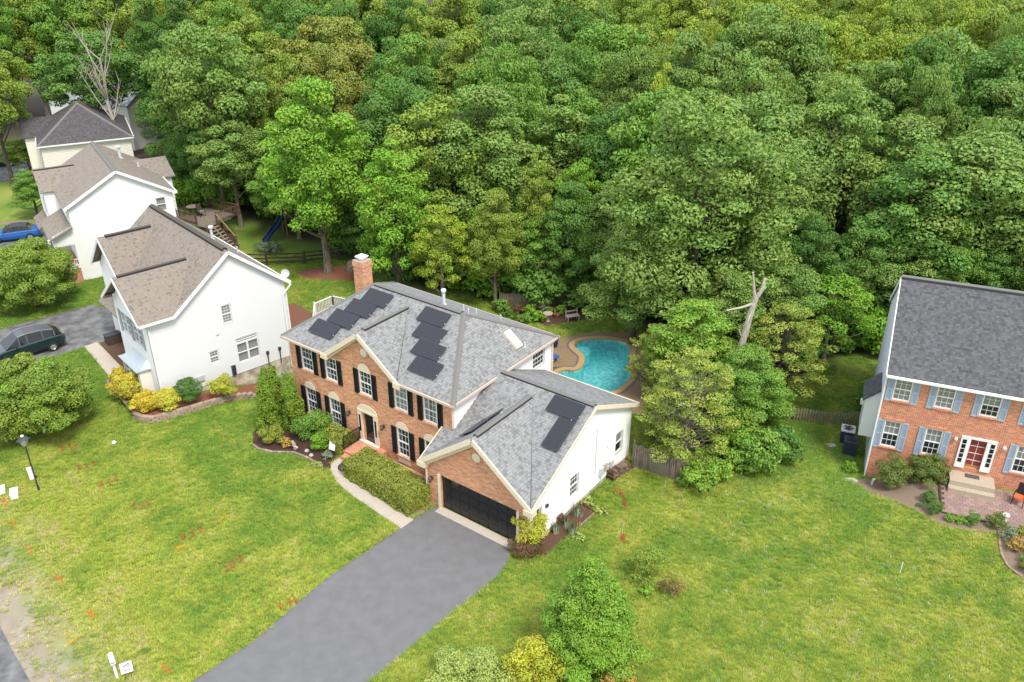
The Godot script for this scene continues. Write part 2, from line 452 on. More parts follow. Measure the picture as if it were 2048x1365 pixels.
func ground_color(x: float, z: float) -> Color:
	var c := lawn_color(x, z)
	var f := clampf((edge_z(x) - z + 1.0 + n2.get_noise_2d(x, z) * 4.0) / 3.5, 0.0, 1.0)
	if z > -48.0 and x < -10.0:
		var verge := (x + 21.0) * 0.72 - (z + 28.5) * 0.69
		c = c.lerp(Color(0.40, 0.325, 0.225).lerp(Color(0.52, 0.45, 0.36), clampf(0.5 + n3.get_noise_2d(x * 3.0, z * 3.0), 0, 1)), clampf((1.9 - verge) / 2.2 + n2.get_noise_2d(x * 1.5, z * 1.5) * 0.9, 0.0, 1.0))
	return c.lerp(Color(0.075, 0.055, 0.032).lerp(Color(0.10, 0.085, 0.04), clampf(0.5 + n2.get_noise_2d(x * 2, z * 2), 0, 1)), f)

func axis(lo: float, hi: float, step: float, far_lo: float, far_hi: float) -> PackedFloat32Array:
	var a := PackedFloat32Array()
	var s := step
	var x := lo
	var pre := []
	while x > far_lo:
		s *= 1.35; x -= s; pre.append(x)
	pre.reverse()
	for q in pre: a.append(q)
	x = lo
	while x <= hi:
		a.append(x); x += step
	s = step
	while x < far_hi:
		a.append(x); s *= 1.35; x += s
	return a

func build_ground() -> void:
	var xs := axis(-50.0, 36.0, 0.4, -900.0, 900.0)
	var zs := axis(-74.0, -20.0, 0.4, -900.0, 500.0)
	var pool := pv(POOL)
	var grown: Array = Geometry2D.offset_polygon(pool, 0.35)
	var pg: PackedVector2Array = grown[0]
	var pb := bounds(pg)
	var V := PackedVector3Array(); var N := PackedVector3Array(); var C := PackedColorArray(); var U := PackedVector2Array(); var I := PackedInt32Array()
	for z in zs:
		for x in xs:
			var y := ht(x, z)
			if pb.has_point(Vector2(x, z)) and Geometry2D.is_point_in_polygon(Vector2(x, z), pg): y = -2.2
			V.append(Vector3(x, y, z))
			N.append(Vector3(ht(x - 0.2, z) - ht(x + 0.2, z), 0.4, ht(x, z - 0.2) - ht(x, z + 0.2)).normalized())
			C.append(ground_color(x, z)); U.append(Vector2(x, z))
	var w := xs.size()
	for j in zs.size() - 1:
		for i in w - 1:
			var a := j * w + i
			I.append_array([a, a + 1, a + w + 1, a, a + w + 1, a + w])
	var arr := []; arr.resize(Mesh.ARRAY_MAX)
	arr[Mesh.ARRAY_VERTEX] = V; arr[Mesh.ARRAY_NORMAL] = N; arr[Mesh.ARRAY_COLOR] = C; arr[Mesh.ARRAY_TEX_UV] = U; arr[Mesh.ARRAY_INDEX] = I
	var m := ArrayMesh.new(); m.add_surface_from_arrays(Mesh.PRIMITIVE_TRIANGLES, arr)
	var gm := textured(Color(1, 1, 1), noise_tex(71, 0.12, 0.62, 1.0, 4), Vector2(2.3, 2.3), 1.0)
	gm.vertex_color_use_as_albedo = true
	var o := MeshInstance3D.new(); o.name = "ground"; o.mesh = m; o.material_override = gm
	o.set_meta("kind", "structure"); add_child(o)

# spray-paint marks left on the grass: [x, z, half length, direction, colour]
var marks := []
func build_grass() -> void:
	var red := Color(0.42, 0.085, 0.035); var orange := Color(0.75, 0.20, 0.03); var yel := Color(0.75, 0.42, 0.02)
	for p in [[-26.07, -41.46], [-25.75, -41.71], [-25.49, -41.92], [-25.24, -41.11], [-24.24, -39.51], [-23.88, -39.7], [-23.64, -39.99], [-22.46, -38.09], [-22.05, -38.27], [-21.74, -38.45], [-19.89, -36.12], [-19.44, -36.24], [-19.19, -36.49], [-16.42, -33.68], [-16.07, -33.98], [-15.81, -34.29], [-13.68, -31.53], [-13.39, -31.77], [-13.14, -32.16], [-10.47, -29.0], [-10.15, -29.28], [-9.95, -29.5]]:
		marks.append([Vector2(p[0], p[1]), Vector2(0.16, 0.24), 0.055, red])
	for p in [[-26.9, -36.56], [-25.41, -34.69], [-23.75, -32.88], [-21.27, -30.74], [-18.88, -28.59], [-14.41, -25.47]]:
		marks.append([Vector2(p[0], p[1]), Vector2(0.26, 0.24), 0.06, orange])
	for p in [[-16.35, -32.97], [-19.39, -27.5], [-18.98, -26.94], [-14.82, -35.31]]:
		marks.append([Vector2(p[0], p[1]), Vector2(0.2, -0.1), 0.06, yel])
	for p in [[5.72, -37.37, 0.2, 0.3], [5.97, -36.3, 0.0, 0.5], [5.54, -33.69, -0.05, 0.25]]:
		marks.append([Vector2(p[0], p[1]), Vector2(p[2], p[3]), 0.09, red])
	var b := MB.new()
	var r := RandomNumberGenerator.new(); r.seed = 5
	for k in 8:
		var a := TAU * k / 8.0 + r.randf() * 0.6
		var p := Vector3(cos(a), 0, sin(a)) * r.randf_range(0.0, 0.05)
		var lean := Vector3(cos(a + r.randf() - 0.5), 0, sin(a + r.randf() - 0.5)) * r.randf_range(0.02, 0.075)
		var side := Vector3(-sin(a), 0, cos(a)) * 0.009
		b.poly([p - side, p + side, p + lean + Vector3(0, r.randf_range(0.05, 0.095), 0)])
	var gm := mat(Color(1, 1, 1), 0.85)
	gm.vertex_color_use_as_albedo = true; gm.cull_mode = BaseMaterial3D.CULL_DISABLED
	gm.backlight_enabled = true; gm.backlight = Color(0.35, 0.4, 0.2)
	var mesh := b.mesh(); mesh.surface_set_material(0, gm)
	# where grass may stand, on a 0.1 m grid
	var x0 := -46.0; var z0 := -76.0; var cw := 820; var ch := 540
	var free := PackedByteArray(); free.resize(cw * ch); free.fill(1)
	for e in polys:
		var bb: Rect2 = e[1]
		for j in range(maxi(0, int((bb.position.y - z0) * 10)), mini(ch, int((bb.end.y - z0) * 10) + 1)):
			for i in range(maxi(0, int((bb.position.x - x0) * 10)), mini(cw, int((bb.end.x - x0) * 10) + 1)):
				if free[j * cw + i] and Geometry2D.is_point_in_polygon(Vector2(x0 + i * 0.1 + 0.05, z0 + j * 0.1 + 0.05), e[0]): free[j * cw + i] = 0
	var buf := PackedFloat32Array()
	var cap := 330000
	buf.resize(cap * 16)
	var count := 0
	r.seed = 9
	var tries := 0
	while count < cap and tries < 900000:
		tries += 1
		var x := r.randf_range(-44.0, 34.0); var z := r.randf_range(-72.0, -22.5)
		var depth := -z * 0.887 + 12.8
		if absf(x) > 0.62 * depth + 1.0: continue
		if z < -50.0 and r.randf() < 0.45: continue
		if free[int((z + r.randf_range(-0.09, 0.09) - z0) * 10) * cw + int((x + r.randf_range(-0.09, 0.09) - x0) * 10)] == 0: continue
		if z < edge_z(x) + 0.5 + n2.get_noise_2d(x, z) * 2.0: continue
		var c := lawn_color(x, z)
		# bare and gravelly towards the street
		var verge := (x + 21.0) * 0.72 - (z + 28.5) * 0.69
		if z > -48.0 and verge < 2.2 and r.randf() > (verge + 1.2) / 3.4 + n2.get_noise_2d(x * 1.5, z * 1.5) * 0.5: continue
		var t := r.randf_range(0.62, 1.35)
		c = Color(c.r * t * r.randf_range(0.9, 1.12), c.g * t, c.b * t)
		var painted := false
		for mk in marks:
			var d: Vector2 = Vector2(x, z) - mk[0]
			if absf(d.x) > 0.7 or absf(d.y) > 0.7: continue
			var ln: float = mk[1].length(); var dir: Vector2 = mk[1] / ln
			if absf(d.dot(dir)) < ln and absf(d.cross(dir)) < mk[2] * r.randf_range(0.4, 1.5): painted = true; c = mk[3]
		if not painted and x > 8.0 and r.randf() < 0.012: c = Color(0.6, 0.6, 0.5)
		if not painted and r.randf() < 0.004: c = Color(0.55, 0.42, 0.03)
		var s := r.randf_range(0.75, 1.5) * (1.0 + 0.5 * maxf(0.0, n2.get_noise_2d(x + 90.0, z)))
		var a := r.randf() * TAU
		var o := count * 16
		buf[o] = cos(a) * s; buf[o + 1] = 0; buf[o + 2] = sin(a) * s; buf[o + 3] = x
		buf[o + 4] = 0; buf[o + 5] = s; buf[o + 6] = 0; buf[o + 7] = ht(x, z) - 0.004
		buf[o + 8] = -sin(a) * s; buf[o + 9] = 0; buf[o + 10] = cos(a) * s; buf[o + 11] = z
		buf[o + 12] = c.r; buf[o + 13] = c.g; buf[o + 14] = c.b; buf[o + 15] = 1.0
		count += 1
	buf.resize(count * 16)
	var mm := MultiMesh.new()
	mm.transform_format = MultiMesh.TRANSFORM_3D; mm.use_colors = true; mm.mesh = mesh
	mm.instance_count = count; mm.buffer = buf
	var mi := MultiMeshInstance3D.new(); mi.name = "lawn_grass"; mi.multimesh = mm
	add_child(mi); tag(mi, "patchy yellow green lawn grass around the houses", "grass", "", "stuff")
	print("grass ", count)

# ---------------------------------------------------------------- foliage
func foliage(sd: int, clumps: Array, dens: float, ll: float, lw: float, droop := 0.25, spread := 0.35) -> ArrayMesh:
	var r := RandomNumberGenerator.new(); r.seed = sd
	var total := 0
	var cnt := PackedInt32Array()
	for c in clumps:
		var q: Vector3 = c[1]
		var k := int(TAU * 2.0 * (q.x * q.y + q.y * q.z + q.x * q.z) / 3.0 * dens)
		cnt.append(k); total += k
	var V := PackedVector3Array(); V.resize(total * 4)
	var N := PackedVector3Array(); N.resize(total * 4)
	var C := PackedColorArray(); C.resize(total * 4)
	var I := PackedInt32Array(); I.resize(total * 6)
	var o := 0
	for ci in clumps.size():
		var cc: Vector3 = clumps[ci][0]; var cr: Vector3 = clumps[ci][1]
		var tone := r.randf_range(0.78, 1.0); var warm := r.randf_range(0.9, 1.08)
		for k in cnt[ci]:
			var y := r.randf_range(-1.0, 1.0)
			if y < -0.1 and r.randf() < 0.45: y = -y
			var a := r.randf() * TAU
			var h := sqrt(1.0 - y * y)
			var d := Vector3(cos(a) * h, y, sin(a) * h)
			var rad := 1.0 - spread * r.randf() * r.randf() * 1.6 + 0.1 * r.randf()
			var p := cc + Vector3(d.x * cr.x, d.y * cr.y, d.z * cr.z) * rad
			var nn := (d * 0.75 + Vector3(r.randf_range(-0.8, 0.8), r.randf_range(-0.3, 1.0), r.randf_range(-0.8, 0.8))).normalized()
			var t := nn.cross(Vector3(r.randf_range(-1, 1), r.randf_range(-1, 1), r.randf_range(-1, 1))).normalized()
			t = (t + Vector3(0, -droop, 0)).normalized()
			var s := nn.cross(t).normalized()
			var f := r.randf_range(0.65, 1.3)
			t *= ll * f * 0.5; s *= lw * f * 0.5
			nn = s.cross(t).normalized()
			if nn.dot(d) < 0.0: nn = -nn
			var v4 := o * 4
			V[v4] = p - t; V[v4 + 1] = p + s; V[v4 + 2] = p + t; V[v4 + 3] = p - s
			var g := tone * r.randf_range(0.66, 1.0)
			var col := Color(minf(1.0, g * warm * r.randf_range(0.92, 1.1)), g, g * r.randf_range(0.8, 1.0))
			for q in 4:
				N[v4 + q] = nn; C[v4 + q] = col
			var i6 := o * 6
			I[i6] = v4; I[i6 + 1] = v4 + 1; I[i6 + 2] = v4 + 2; I[i6 + 3] = v4; I[i6 + 4] = v4 + 2; I[i6 + 5] = v4 + 3
			o += 1
	var arr := []; arr.resize(Mesh.ARRAY_MAX)
	arr[Mesh.ARRAY_VERTEX] = V; arr[Mesh.ARRAY_NORMAL] = N; arr[Mesh.ARRAY_COLOR] = C; arr[Mesh.ARRAY_INDEX] = I
	var m := ArrayMesh.new(); m.add_surface_from_arrays(Mesh.PRIMITIVE_TRIANGLES, arr)
	return m

func clumps_round(sd: int, n: int, c: Vector3, e: Vector3, lo: float, hi: float, cone := 0.0) -> Array:
	var r := RandomNumberGenerator.new(); r.seed = sd
	var out := []
	for k in n:
		var y := 1.0 - 1.75 * (k + 0.5) / n          # spread over the crown from top to below its waist
		var a := k * 2.39996 + r.randf_range(-0.5, 0.5)
		var h := sqrt(maxf(0.05, 1.0 - y * y))
		if cone > 0.0: h = lerpf(h, pow(1.0 - (y + 0.75) / 1.8, 0.75) if y < 1.0 else 0.0, cone)
		var q := sqrt(r.randf_range(0.22, 1.0)) * (1.12 if r.randf() < 0.12 else 0.98)
		var p := c + Vector3(cos(a) * h * e.x * q, y * e.y * r.randf_range(0.72, 1.02), sin(a) * h * e.z * q)
		var s := r.randf_range(lo, hi)
		if cone > 0.0: s *= lerpf(1.0, 1.2 - (y + 1.0) * 0.36, cone)
		out.append([p, Vector3(s, s * r.randf_range(0.5, 0.78), s * r.randf_range(0.85, 1.1))])
	return out

func trunk_mesh(sd: int, h: float, r0: float, clumps: Array, lean := Vector3.ZERO, reach := 0.5) -> ArrayMesh:
	var r := RandomNumberGenerator.new(); r.seed = sd
	var b := MB.new()
	var pts := []; var rad := []
	for i in 8:
		var t := i / 7.0
		pts.append(Vector3(r.randf_range(-0.12, 0.12) * t * h * 0.12, t * h * 0.86, r.randf_range(-0.12, 0.12) * t * h * 0.12) + lean * t)
		rad.append(r0 * (1.0 - 0.8 * t) * (1.25 if i == 0 else 1.0))
	b.tube(pts, rad, 7)
	for k in clumps.size():
		if r.randf() > reach: continue
		var c: Vector3 = clumps[k][0]
		var t0 := clampf(c.y / (h * 0.86) - r.randf_range(0.12, 0.3), 0.2, 0.92)
		var f := t0 * 7.0
		var i0 := mini(int(f), 6)
		var p0: Vector3 = pts[i0].lerp(pts[i0 + 1], f - i0)
		var mid := p0.lerp(c, 0.5) + Vector3(r.randf_range(-0.3, 0.3), r.randf_range(-0.5, 0.1), r.randf_range(-0.3, 0.3))
		var rr := r0 * (1.0 - 0.8 * t0) * 0.55
		b.tube([p0, mid, c], [rr, rr * 0.6, rr * 0.2], 5, false)
	return b.mesh()

var crowns := {}
func crown_kinds() -> void:
	# nominal trees 16 m tall with a crown of 4.5 m radius; [crown mesh, trunk mesh, spray]
	var defs := {
		"oak": [74, Vector3(0, 10.4, 0), Vector3(4.6, 5.3, 4.6), 0.75, 1.35, 0.0, 38.0, 0.235, 0.155, 0.25, 0.55],
		"oak_b": [62, Vector3(0.3, 10.8, 0), Vector3(4.7, 5.0, 4.4), 0.8, 1.5, 0.0, 33.0, 0.260, 0.170, 0.25, 0.55],
		"tall": [70, Vector3(0, 9.4, 0), Vector3(4.1, 6.4, 4.1), 0.75, 1.3, 0.3, 44.0, 0.215, 0.140, 0.3, 0.55],
		"tall_b": [66, Vector3(0, 9.0, 0), Vector3(4.3, 6.8, 4.3), 0.7, 1.35, 0.5, 36.0, 0.240, 0.150, 0.3, 0.5],
		"broad": [76, Vector3(0, 11.0, 0), Vector3(5.0, 4.6, 5.0), 0.75, 1.35, 0.0, 34.0, 0.250, 0.170, 0.3, 0.5],
		"loose": [64, Vector3(0, 9.4, 0), Vector3(4.4, 6.3, 4.4), 0.6, 1.1, 0.15, 30.0, 0.250, 0.150, 0.5, 0.4],
		"fine": [86, Vector3(0, 8.6, 0), Vector3(4.3, 7.3, 4.3), 0.65, 1.2, 0.2, 46.0, 0.215, 0.105, 0.6, 0.5],
		"wispy": [120, Vector3(0, 8.2, 0), Vector3(4.4, 7.8, 4.4), 0.4, 0.85, 0.1, 34.0, 0.23, 0.12, 0.5, 0.0],
	}
	var sd := 100
	for k in defs:
		var d: Array = defs[k]
		var cl := clumps_round(sd, d[0], d[1], d[2], d[3], d[4], d[5])
		if d[10] > 0.0: cl.append([d[1] + Vector3(0, -0.4, 0), d[2] * d[10]])
		crowns[k] = [foliage(sd + 1, cl, d[6], d[7], d[8], d[9]), trunk_mesh(sd + 2, 14.0, 0.30, cl, Vector3.ZERO, 0.4 if d[10] > 0.0 else 0.9)]
		sd += 10

func tree(called: String, label: String, kind: String, x: float, z: float, H: float, R: float, m: Material, group := "", turn := -1.0, bark: Material = null) -> Node3D:
	var t := thing(called, label, "tree", hat(x, z, -0.05), rng.randf() * TAU if turn < 0.0 else turn, group)
	var s := Vector3(R / 4.5, H / 16.0, R / 4.5)
	put(t, "trunk", crowns[kind][1], bark if bark else M.bark, Transform3D(Basis.from_scale(s), Vector3.ZERO))
	put(t, "crown", crowns[kind][0], m, Transform3D(Basis.from_scale(s), Vector3.ZERO))
	return t

func stems(sd: int, n: int, h: float, w: float) -> ArrayMesh:
	var r := RandomNumberGenerator.new(); r.seed = sd
	var b := MB.new()
	for k in n:
		var a := TAU * k / n + r.randf() * 0.5
		var q := r.randf_range(0.3, 1.0)
		b.tube([Vector3(cos(a) * 0.06, 0, sin(a) * 0.06), Vector3(cos(a) * w * 0.5 * q, h * 0.5, sin(a) * w * 0.5 * q), Vector3(cos(a + 0.3) * w * q, h * r.randf_range(0.7, 1.0), sin(a + 0.3) * w * q)], [0.035 * h / 1.5, 0.022 * h / 1.5, 0.006], 5, false)
	return b.mesh()

# a bush of its own shape; e = half sizes, y0 = height of its underside
func bush(called: String, label: String, at: Vector3, e: Vector3, m: Material, sd: int, ll := 0.09, dens := 240.0, n := 14, lump := 0.45, group := "", category := "shrub", cone := 0.0, droop := 0.1) -> Node3D:
	var t := thing(called, label, category, at, 0.0, group)
	var c := Vector3(0, e.y * 0.98, 0)
	var rad := minf(e.x, minf(e.y, e.z)) * lump
	var cl := clumps_round(sd, n, c, e * Vector3(0.92, 0.9, 0.92), rad * 0.8, rad * 1.25, cone)
	if cone > 0.5:
		for k in 4: cl.append([Vector3(0, e.y * (0.5 + k * 0.38), 0), Vector3(e.x, e.y * 0.9, e.z) * (0.66 - k * 0.14)])
	else: cl.append([c, e * (Vector3(0.66, 0.72, 0.66) if lump > 0.32 or n > 60 else Vector3(0.82, 0.84, 0.82))])
	put(t, "foliage", foliage(sd + 1, cl, dens * 1.45, ll * 0.82, ll * 0.5, droop, 0.4), m)
	put(t, "stem", stems(sd + 2, 6, e.y * 1.5, minf(e.x, e.z) * 0.7), M.bark)
	return t

func clipped_hedge(size: Vector3, sd: int, n: int, ll: float, wob: float) -> ArrayMesh:
	# leaves on the faces of a clipped block, gathered in small sprigs
	var r := RandomNumberGenerator.new(); r.seed = sd
	var f := FastNoiseLite.new(); f.seed = sd; f.frequency = 0.9
	var V := PackedVector3Array(); var N := PackedVector3Array(); var C := PackedColorArray(); var I := PackedInt32Array()
	var areas := [size.x * size.z, size.x * size.y, size.x * size.y, size.z * size.y, size.z * size.y]
	var sum := 0.0
	for a in areas: sum += a
	for k in n:
		var q := r.randf() * sum
		var face := 0
		while face < 4 and q > areas[face]:
			q -= areas[face]; face += 1
		var a := r.randf_range(-0.5, 0.5); var b := r.randf_range(-0.5, 0.5)
		var p := Vector3.ZERO; var d := Vector3.UP
		match face:
			0: p = Vector3(a * size.x, size.y, b * size.z)
			1: p = Vector3(a * size.x, (b + 0.5) * size.y, size.z * 0.5); d = Vector3.BACK
			2: p = Vector3(a * size.x, (b + 0.5) * size.y, -size.z * 0.5); d = Vector3.FORWARD
			3: p = Vector3(size.x * 0.5, (b + 0.5) * size.y, a * size.z); d = Vector3.RIGHT
			4: p = Vector3(-size.x * 0.5, (b + 0.5) * size.y, a * size.z); d = Vector3.LEFT
		# rounded shoulders and a bumpy face
		var ex := maxf(0.0, absf(p.x) - size.x * 0.5 + 0.25); var ez := maxf(0.0, absf(p.z) - size.z * 0.5 + 0.25); var ey := maxf(0.0, p.y - size.y + 0.22)
		p -= Vector3(signf(p.x) * ex * ey, ey * (ex + ez), signf(p.z) * ez * ey) * 1.6
		p += d * (f.get_noise_3dv(p * 1.3) * wob - absf(r.randfn()) * 0.07)
		var nn := (d + Vector3(r.randf_range(-0.9, 0.9), r.randf_range(-0.4, 1.0), r.randf_range(-0.9, 0.9))).normalized()
		var t := nn.cross(Vector3(r.randf_range(-1, 1), r.randf_range(-1, 1), r.randf_range(-1, 1))).normalized()
		var s := nn.cross(t)
		var g := r.randf_range(0.6, 1.4)
		t *= ll * 0.5 * g; s *= ll * 0.32 * g
		var v0 := V.size()
		V.append_array([p - t, p + s, p + t, p - s])
		var tn := r.randf_range(0.55, 1.0) * (0.85 + 0.25 * f.get_noise_3dv(p * 2.2))
		var col := Color(minf(1, tn * r.randf_range(0.9, 1.15)), tn, tn * 0.9)
		for i in 4: N.append(nn); C.append(col)
		I.append_array([v0, v0 + 1, v0 + 2, v0, v0 + 2, v0 + 3])
	var arr := []; arr.resize(Mesh.ARRAY_MAX)
	arr[Mesh.ARRAY_VERTEX] = V; arr[Mesh.ARRAY_NORMAL] = N; arr[Mesh.ARRAY_COLOR] = C; arr[Mesh.ARRAY_INDEX] = I
	var m := ArrayMesh.new(); m.add_surface_from_arrays(Mesh.PRIMITIVE_TRIANGLES, arr)
	return m

# ---------------------------------------------------------------- house pieces
func P3(u: float, y: float, v: float) -> Vector3:      # house frame: u along the front, v back from it
	return Vector3(u, y, -v)

func clip_y(p: Array, y: float, keep_above: bool) -> Array:
	var out := []
	for i in p.size():
		var a: Vector3 = p[i]; var b: Vector3 = p[(i + 1) % p.size()]
		var ia := a.y >= y if keep_above else a.y <= y
		var ib := b.y >= y if keep_above else b.y <= y
		if ia: out.append(a)
		if ia != ib: out.append(a.lerp(b, (y - a.y) / (b.y - a.y)))
	return out

# cuts every upright face of a wall into lapped boards, each leaning out to its lower edge
func lapped(src: MB, board := 0.15) -> MB:
	var out := MB.new()
	for t in range(0, src.ix.size(), 3):
		var p := [src.v[src.ix[t]], src.v[src.ix[t + 2]], src.v[src.ix[t + 1]]]
		var n: Vector3 = src.n[src.ix[t]]
		if absf(n.y) > 0.1:
			out.poly(p); continue
		var lo: float = minf(p[0].y, minf(p[1].y, p[2].y)); var hi: float = maxf(p[0].y, maxf(p[1].y, p[2].y))
		var k := floori(lo / board)
		while k * board < hi:
			var y0 := k * board; var y1 := y0 + board
			var c := clip_y(clip_y(p, y0, true), y1, false)
			k += 1
			if c.size() < 3: continue
			var q := []
			for e in c: q.append(e + n * 0.045 * (y1 - e.y) / board)
			out.poly(q)
			var e0 = null; var e1 = null
			for e in c:
				if absf(e.y - y0) < 0.0005:
					if e0 == null: e0 = e
					else: e1 = e
			if e0 != null and e1 != null: out.quad(e0, e1, e1 + n * 0.045, e0 + n * 0.045)
	return out

func wall(b: MB, o: Vector3, ax: Vector3, a0: float, a1: float, y0: float, y1: float, holes := [], depth := 0.14) -> void:
	var n := ax.cross(Vector3.UP)
	var xs := [a0, a1]; var ys := [y0, y1]
	for h in holes:
		for q in [h[0], h[2]]:
			if q > a0 and q < a1 and not xs.has(q): xs.append(q)
		for q in [h[1], h[3]]:
			if q > y0 and q < y1 and not ys.has(q): ys.append(q)
	xs.sort(); ys.sort()
	var at := func(a, y): return o + ax * a + Vector3(0, y, 0)
	for i in xs.size() - 1:
		for j in ys.size() - 1:
			var cx: float = (xs[i] + xs[i + 1]) * 0.5; var cy: float = (ys[j] + ys[j + 1]) * 0.5
			var inside := false
			for h in holes:
				if cx > h[0] and cx < h[2] and cy > h[1] and cy < h[3]: inside = true
			if not inside: b.quad(at.call(xs[i], ys[j]), at.call(xs[i + 1], ys[j]), at.call(xs[i + 1], ys[j + 1]), at.call(xs[i], ys[j + 1]))
	for h in holes:
		var q := [at.call(h[0], h[1]), at.call(h[2], h[1]), at.call(h[2], h[3]), at.call(h[0], h[3])]
		for i in 4:
			var j := (i + 1) % 4
			b.quad(q[i], q[j], q[j] - n * depth, q[i] - n * depth)

# a double-hung window: frame with panes, grille, and a blind or curtain behind; set in an opening of w by h
func window(parent: Node3D, o: Vector3, ax: Vector3, a: float, y: float, w: float, h: float, cols := 3, rows := 2, back := "curtain", cover := 0.5, frame: Material = null, sill: Material = null, proud := -0.05) -> MeshInstance3D:
	var n := ax.cross(Vector3.UP)
	var fm: Material = frame if frame else M.white_vinyl
	var key := "win%.2f,%.2f,%d,%d" % [w, h, cols, rows]
	if not cache.has(key):
		var f := MB.new()
		var t := 0.065
		f.box(Vector3(-w / 2 + t / 2, h / 2, 0), Vector3(t, h, 0.09)); f.box(Vector3(w / 2 - t / 2, h / 2, 0), Vector3(t, h, 0.09))
		f.box(Vector3(0, t / 2, 0), Vector3(w - 2 * t, t, 0.09)); f.box(Vector3(0, h - t / 2, 0), Vector3(w - 2 * t, t, 0.09))
		f.box(Vector3(0, h / 2, -0.005), Vector3(w - 2 * t, 0.06, 0.07))
		var g := MB.new()
		for i in range(1, cols):
			for s in 2:
				g.box(Vector3(-w / 2 + t + (w - 2 * t) * i / cols, h * (0.25 + 0.5 * s), 0), Vector3(0.02, h / 2 - t, 0.02))
		for s in 2:
			for j in range(1, rows):
				g.box(Vector3(0, h * 0.5 * s + t * 0.5 + (h / 2 - t) * j / rows + 0.015, 0.002), Vector3(w - 2 * t, 0.02, 0.02))
		var p := MB.new()
		p.quad(Vector3(-w / 2 + t, 0, 0), Vector3(w / 2 - t, 0, 0), Vector3(w / 2 - t, h / 2 - t, 0), Vector3(-w / 2 + t, h / 2 - t, 0))
		cache[key] = [f.mesh(), g.mesh() if g.v.size() else null, p.mesh()]
	var k: Array = cache[key]
	var fr := put(parent, "window", k[0], fm, Transform3D(Basis(ax, Vector3.UP, n), o + ax * a + Vector3(0, y, 0) + n * proud))
	if k[1]: put(fr, "grille", k[1], fm)
	put(fr, "pane", k[2], M.glass, Transform3D(Basis.IDENTITY, Vector3(0, 0.065, -0.014)))
	put(fr, "pane", k[2], M.glass, Transform3D(Basis.IDENTITY, Vector3(0, h / 2, -0.014)))
	if back == "curtain":
		for s in [-1, 1]:
			pbox(fr, "curtain", Vector3(s * w * (0.5 - cover * 0.25), h / 2, -0.10), Vector3(w * cover * 0.5, h, 0.02), M.curtain)
	elif back == "blind":
		pbox(fr, "blind", Vector3(0, h * (1.0 - cover * 0.5), -0.10), Vector3(w, h * cover, 0.02), M.blind)
	pbox(fr, "room_lining", Vector3(0, h / 2, -0.5), Vector3(w + 0.3, h + 0.3, 0.03), M.room)
	if sill:
		pbox(fr, "sill", Vector3(0, -0.05, 0.05), Vector3(w + 0.14, 0.09, 0.16), sill)
	return fr

func shutter(parent: Node3D, o: Vector3, ax: Vector3, a: float, y: float, w: float, h: float, m: Material, louvred := true) -> void:
	var n := ax.cross(Vector3.UP)
	var key := "shut%.2f,%.2f" % [w, h]
	if not cache.has(key):
		var b := MB.new()
		b.box(Vector3(-w / 2 + 0.03, h / 2, 0.02), Vector3(0.06, h, 0.04)); b.box(Vector3(w / 2 - 0.03, h / 2, 0.02), Vector3(0.06, h, 0.04))
		for q in [0.04, h * 0.5, h - 0.04]: b.box(Vector3(0, q, 0.02), Vector3(w - 0.12, 0.08, 0.038))
		b.box(Vector3(0, h / 2, 0.006), Vector3(w - 0.12, h - 0.16, 0.012))
		var k := 0.14
		while k < h - 0.1:
			b.box(Vector3(0, k, 0.018), Vector3(w - 0.12, 0.045, 0.008), Basis(Vector3.RIGHT, 0.5)); k += 0.06
		cache[key] = b.mesh()
	put(parent, "shutter", cache[key], m, Transform3D(Basis(ax, Vector3.UP, n), o + ax * a + Vector3(0, y, 0) + n * 0.012))

func arch_panel(w: float, rise: float, t: float) -> MB:
	var b := MB.new()
	var pts := [Vector3(w / 2, 0, t)]
	for k in range(1, 12): pts.append(Vector3(cos(PI * k / 12.0) * w / 2, sin(PI * k / 12.0) * rise, t))
	pts.append(Vector3(-w / 2, 0, t))
	b.poly(pts)
	for i in pts.size():
		var p: Vector3 = pts[i]; var q: Vector3 = pts[(i + 1) % pts.size()]
		b.quad(p - Vector3(0, 0, t), q - Vector3(0, 0, t), q, p)
	return b

func arch_ring(w: float, rise: float, band: float, t: float, nb: int) -> MB:     # rowlock bricks round an arch, each its own wedge
	var b := MB.new()
	for k in nb:
		var a0 := PI * (k + 0.08) / nb; var a1 := PI * (k + 0.92) / nb
		var q := []
		for a in [a0, a1]:
			q.append(Vector3(cos(a) * w / 2, sin(a) * rise, t)); q.append(Vector3(cos(a) * (w / 2 + band), sin(a) * (rise + band), t))
		b.quad(q[0], q[1], q[3], q[2])
		b.quad(q[1] - Vector3(0, 0, t), q[3] - Vector3(0, 0, t), q[3], q[1])
	return b

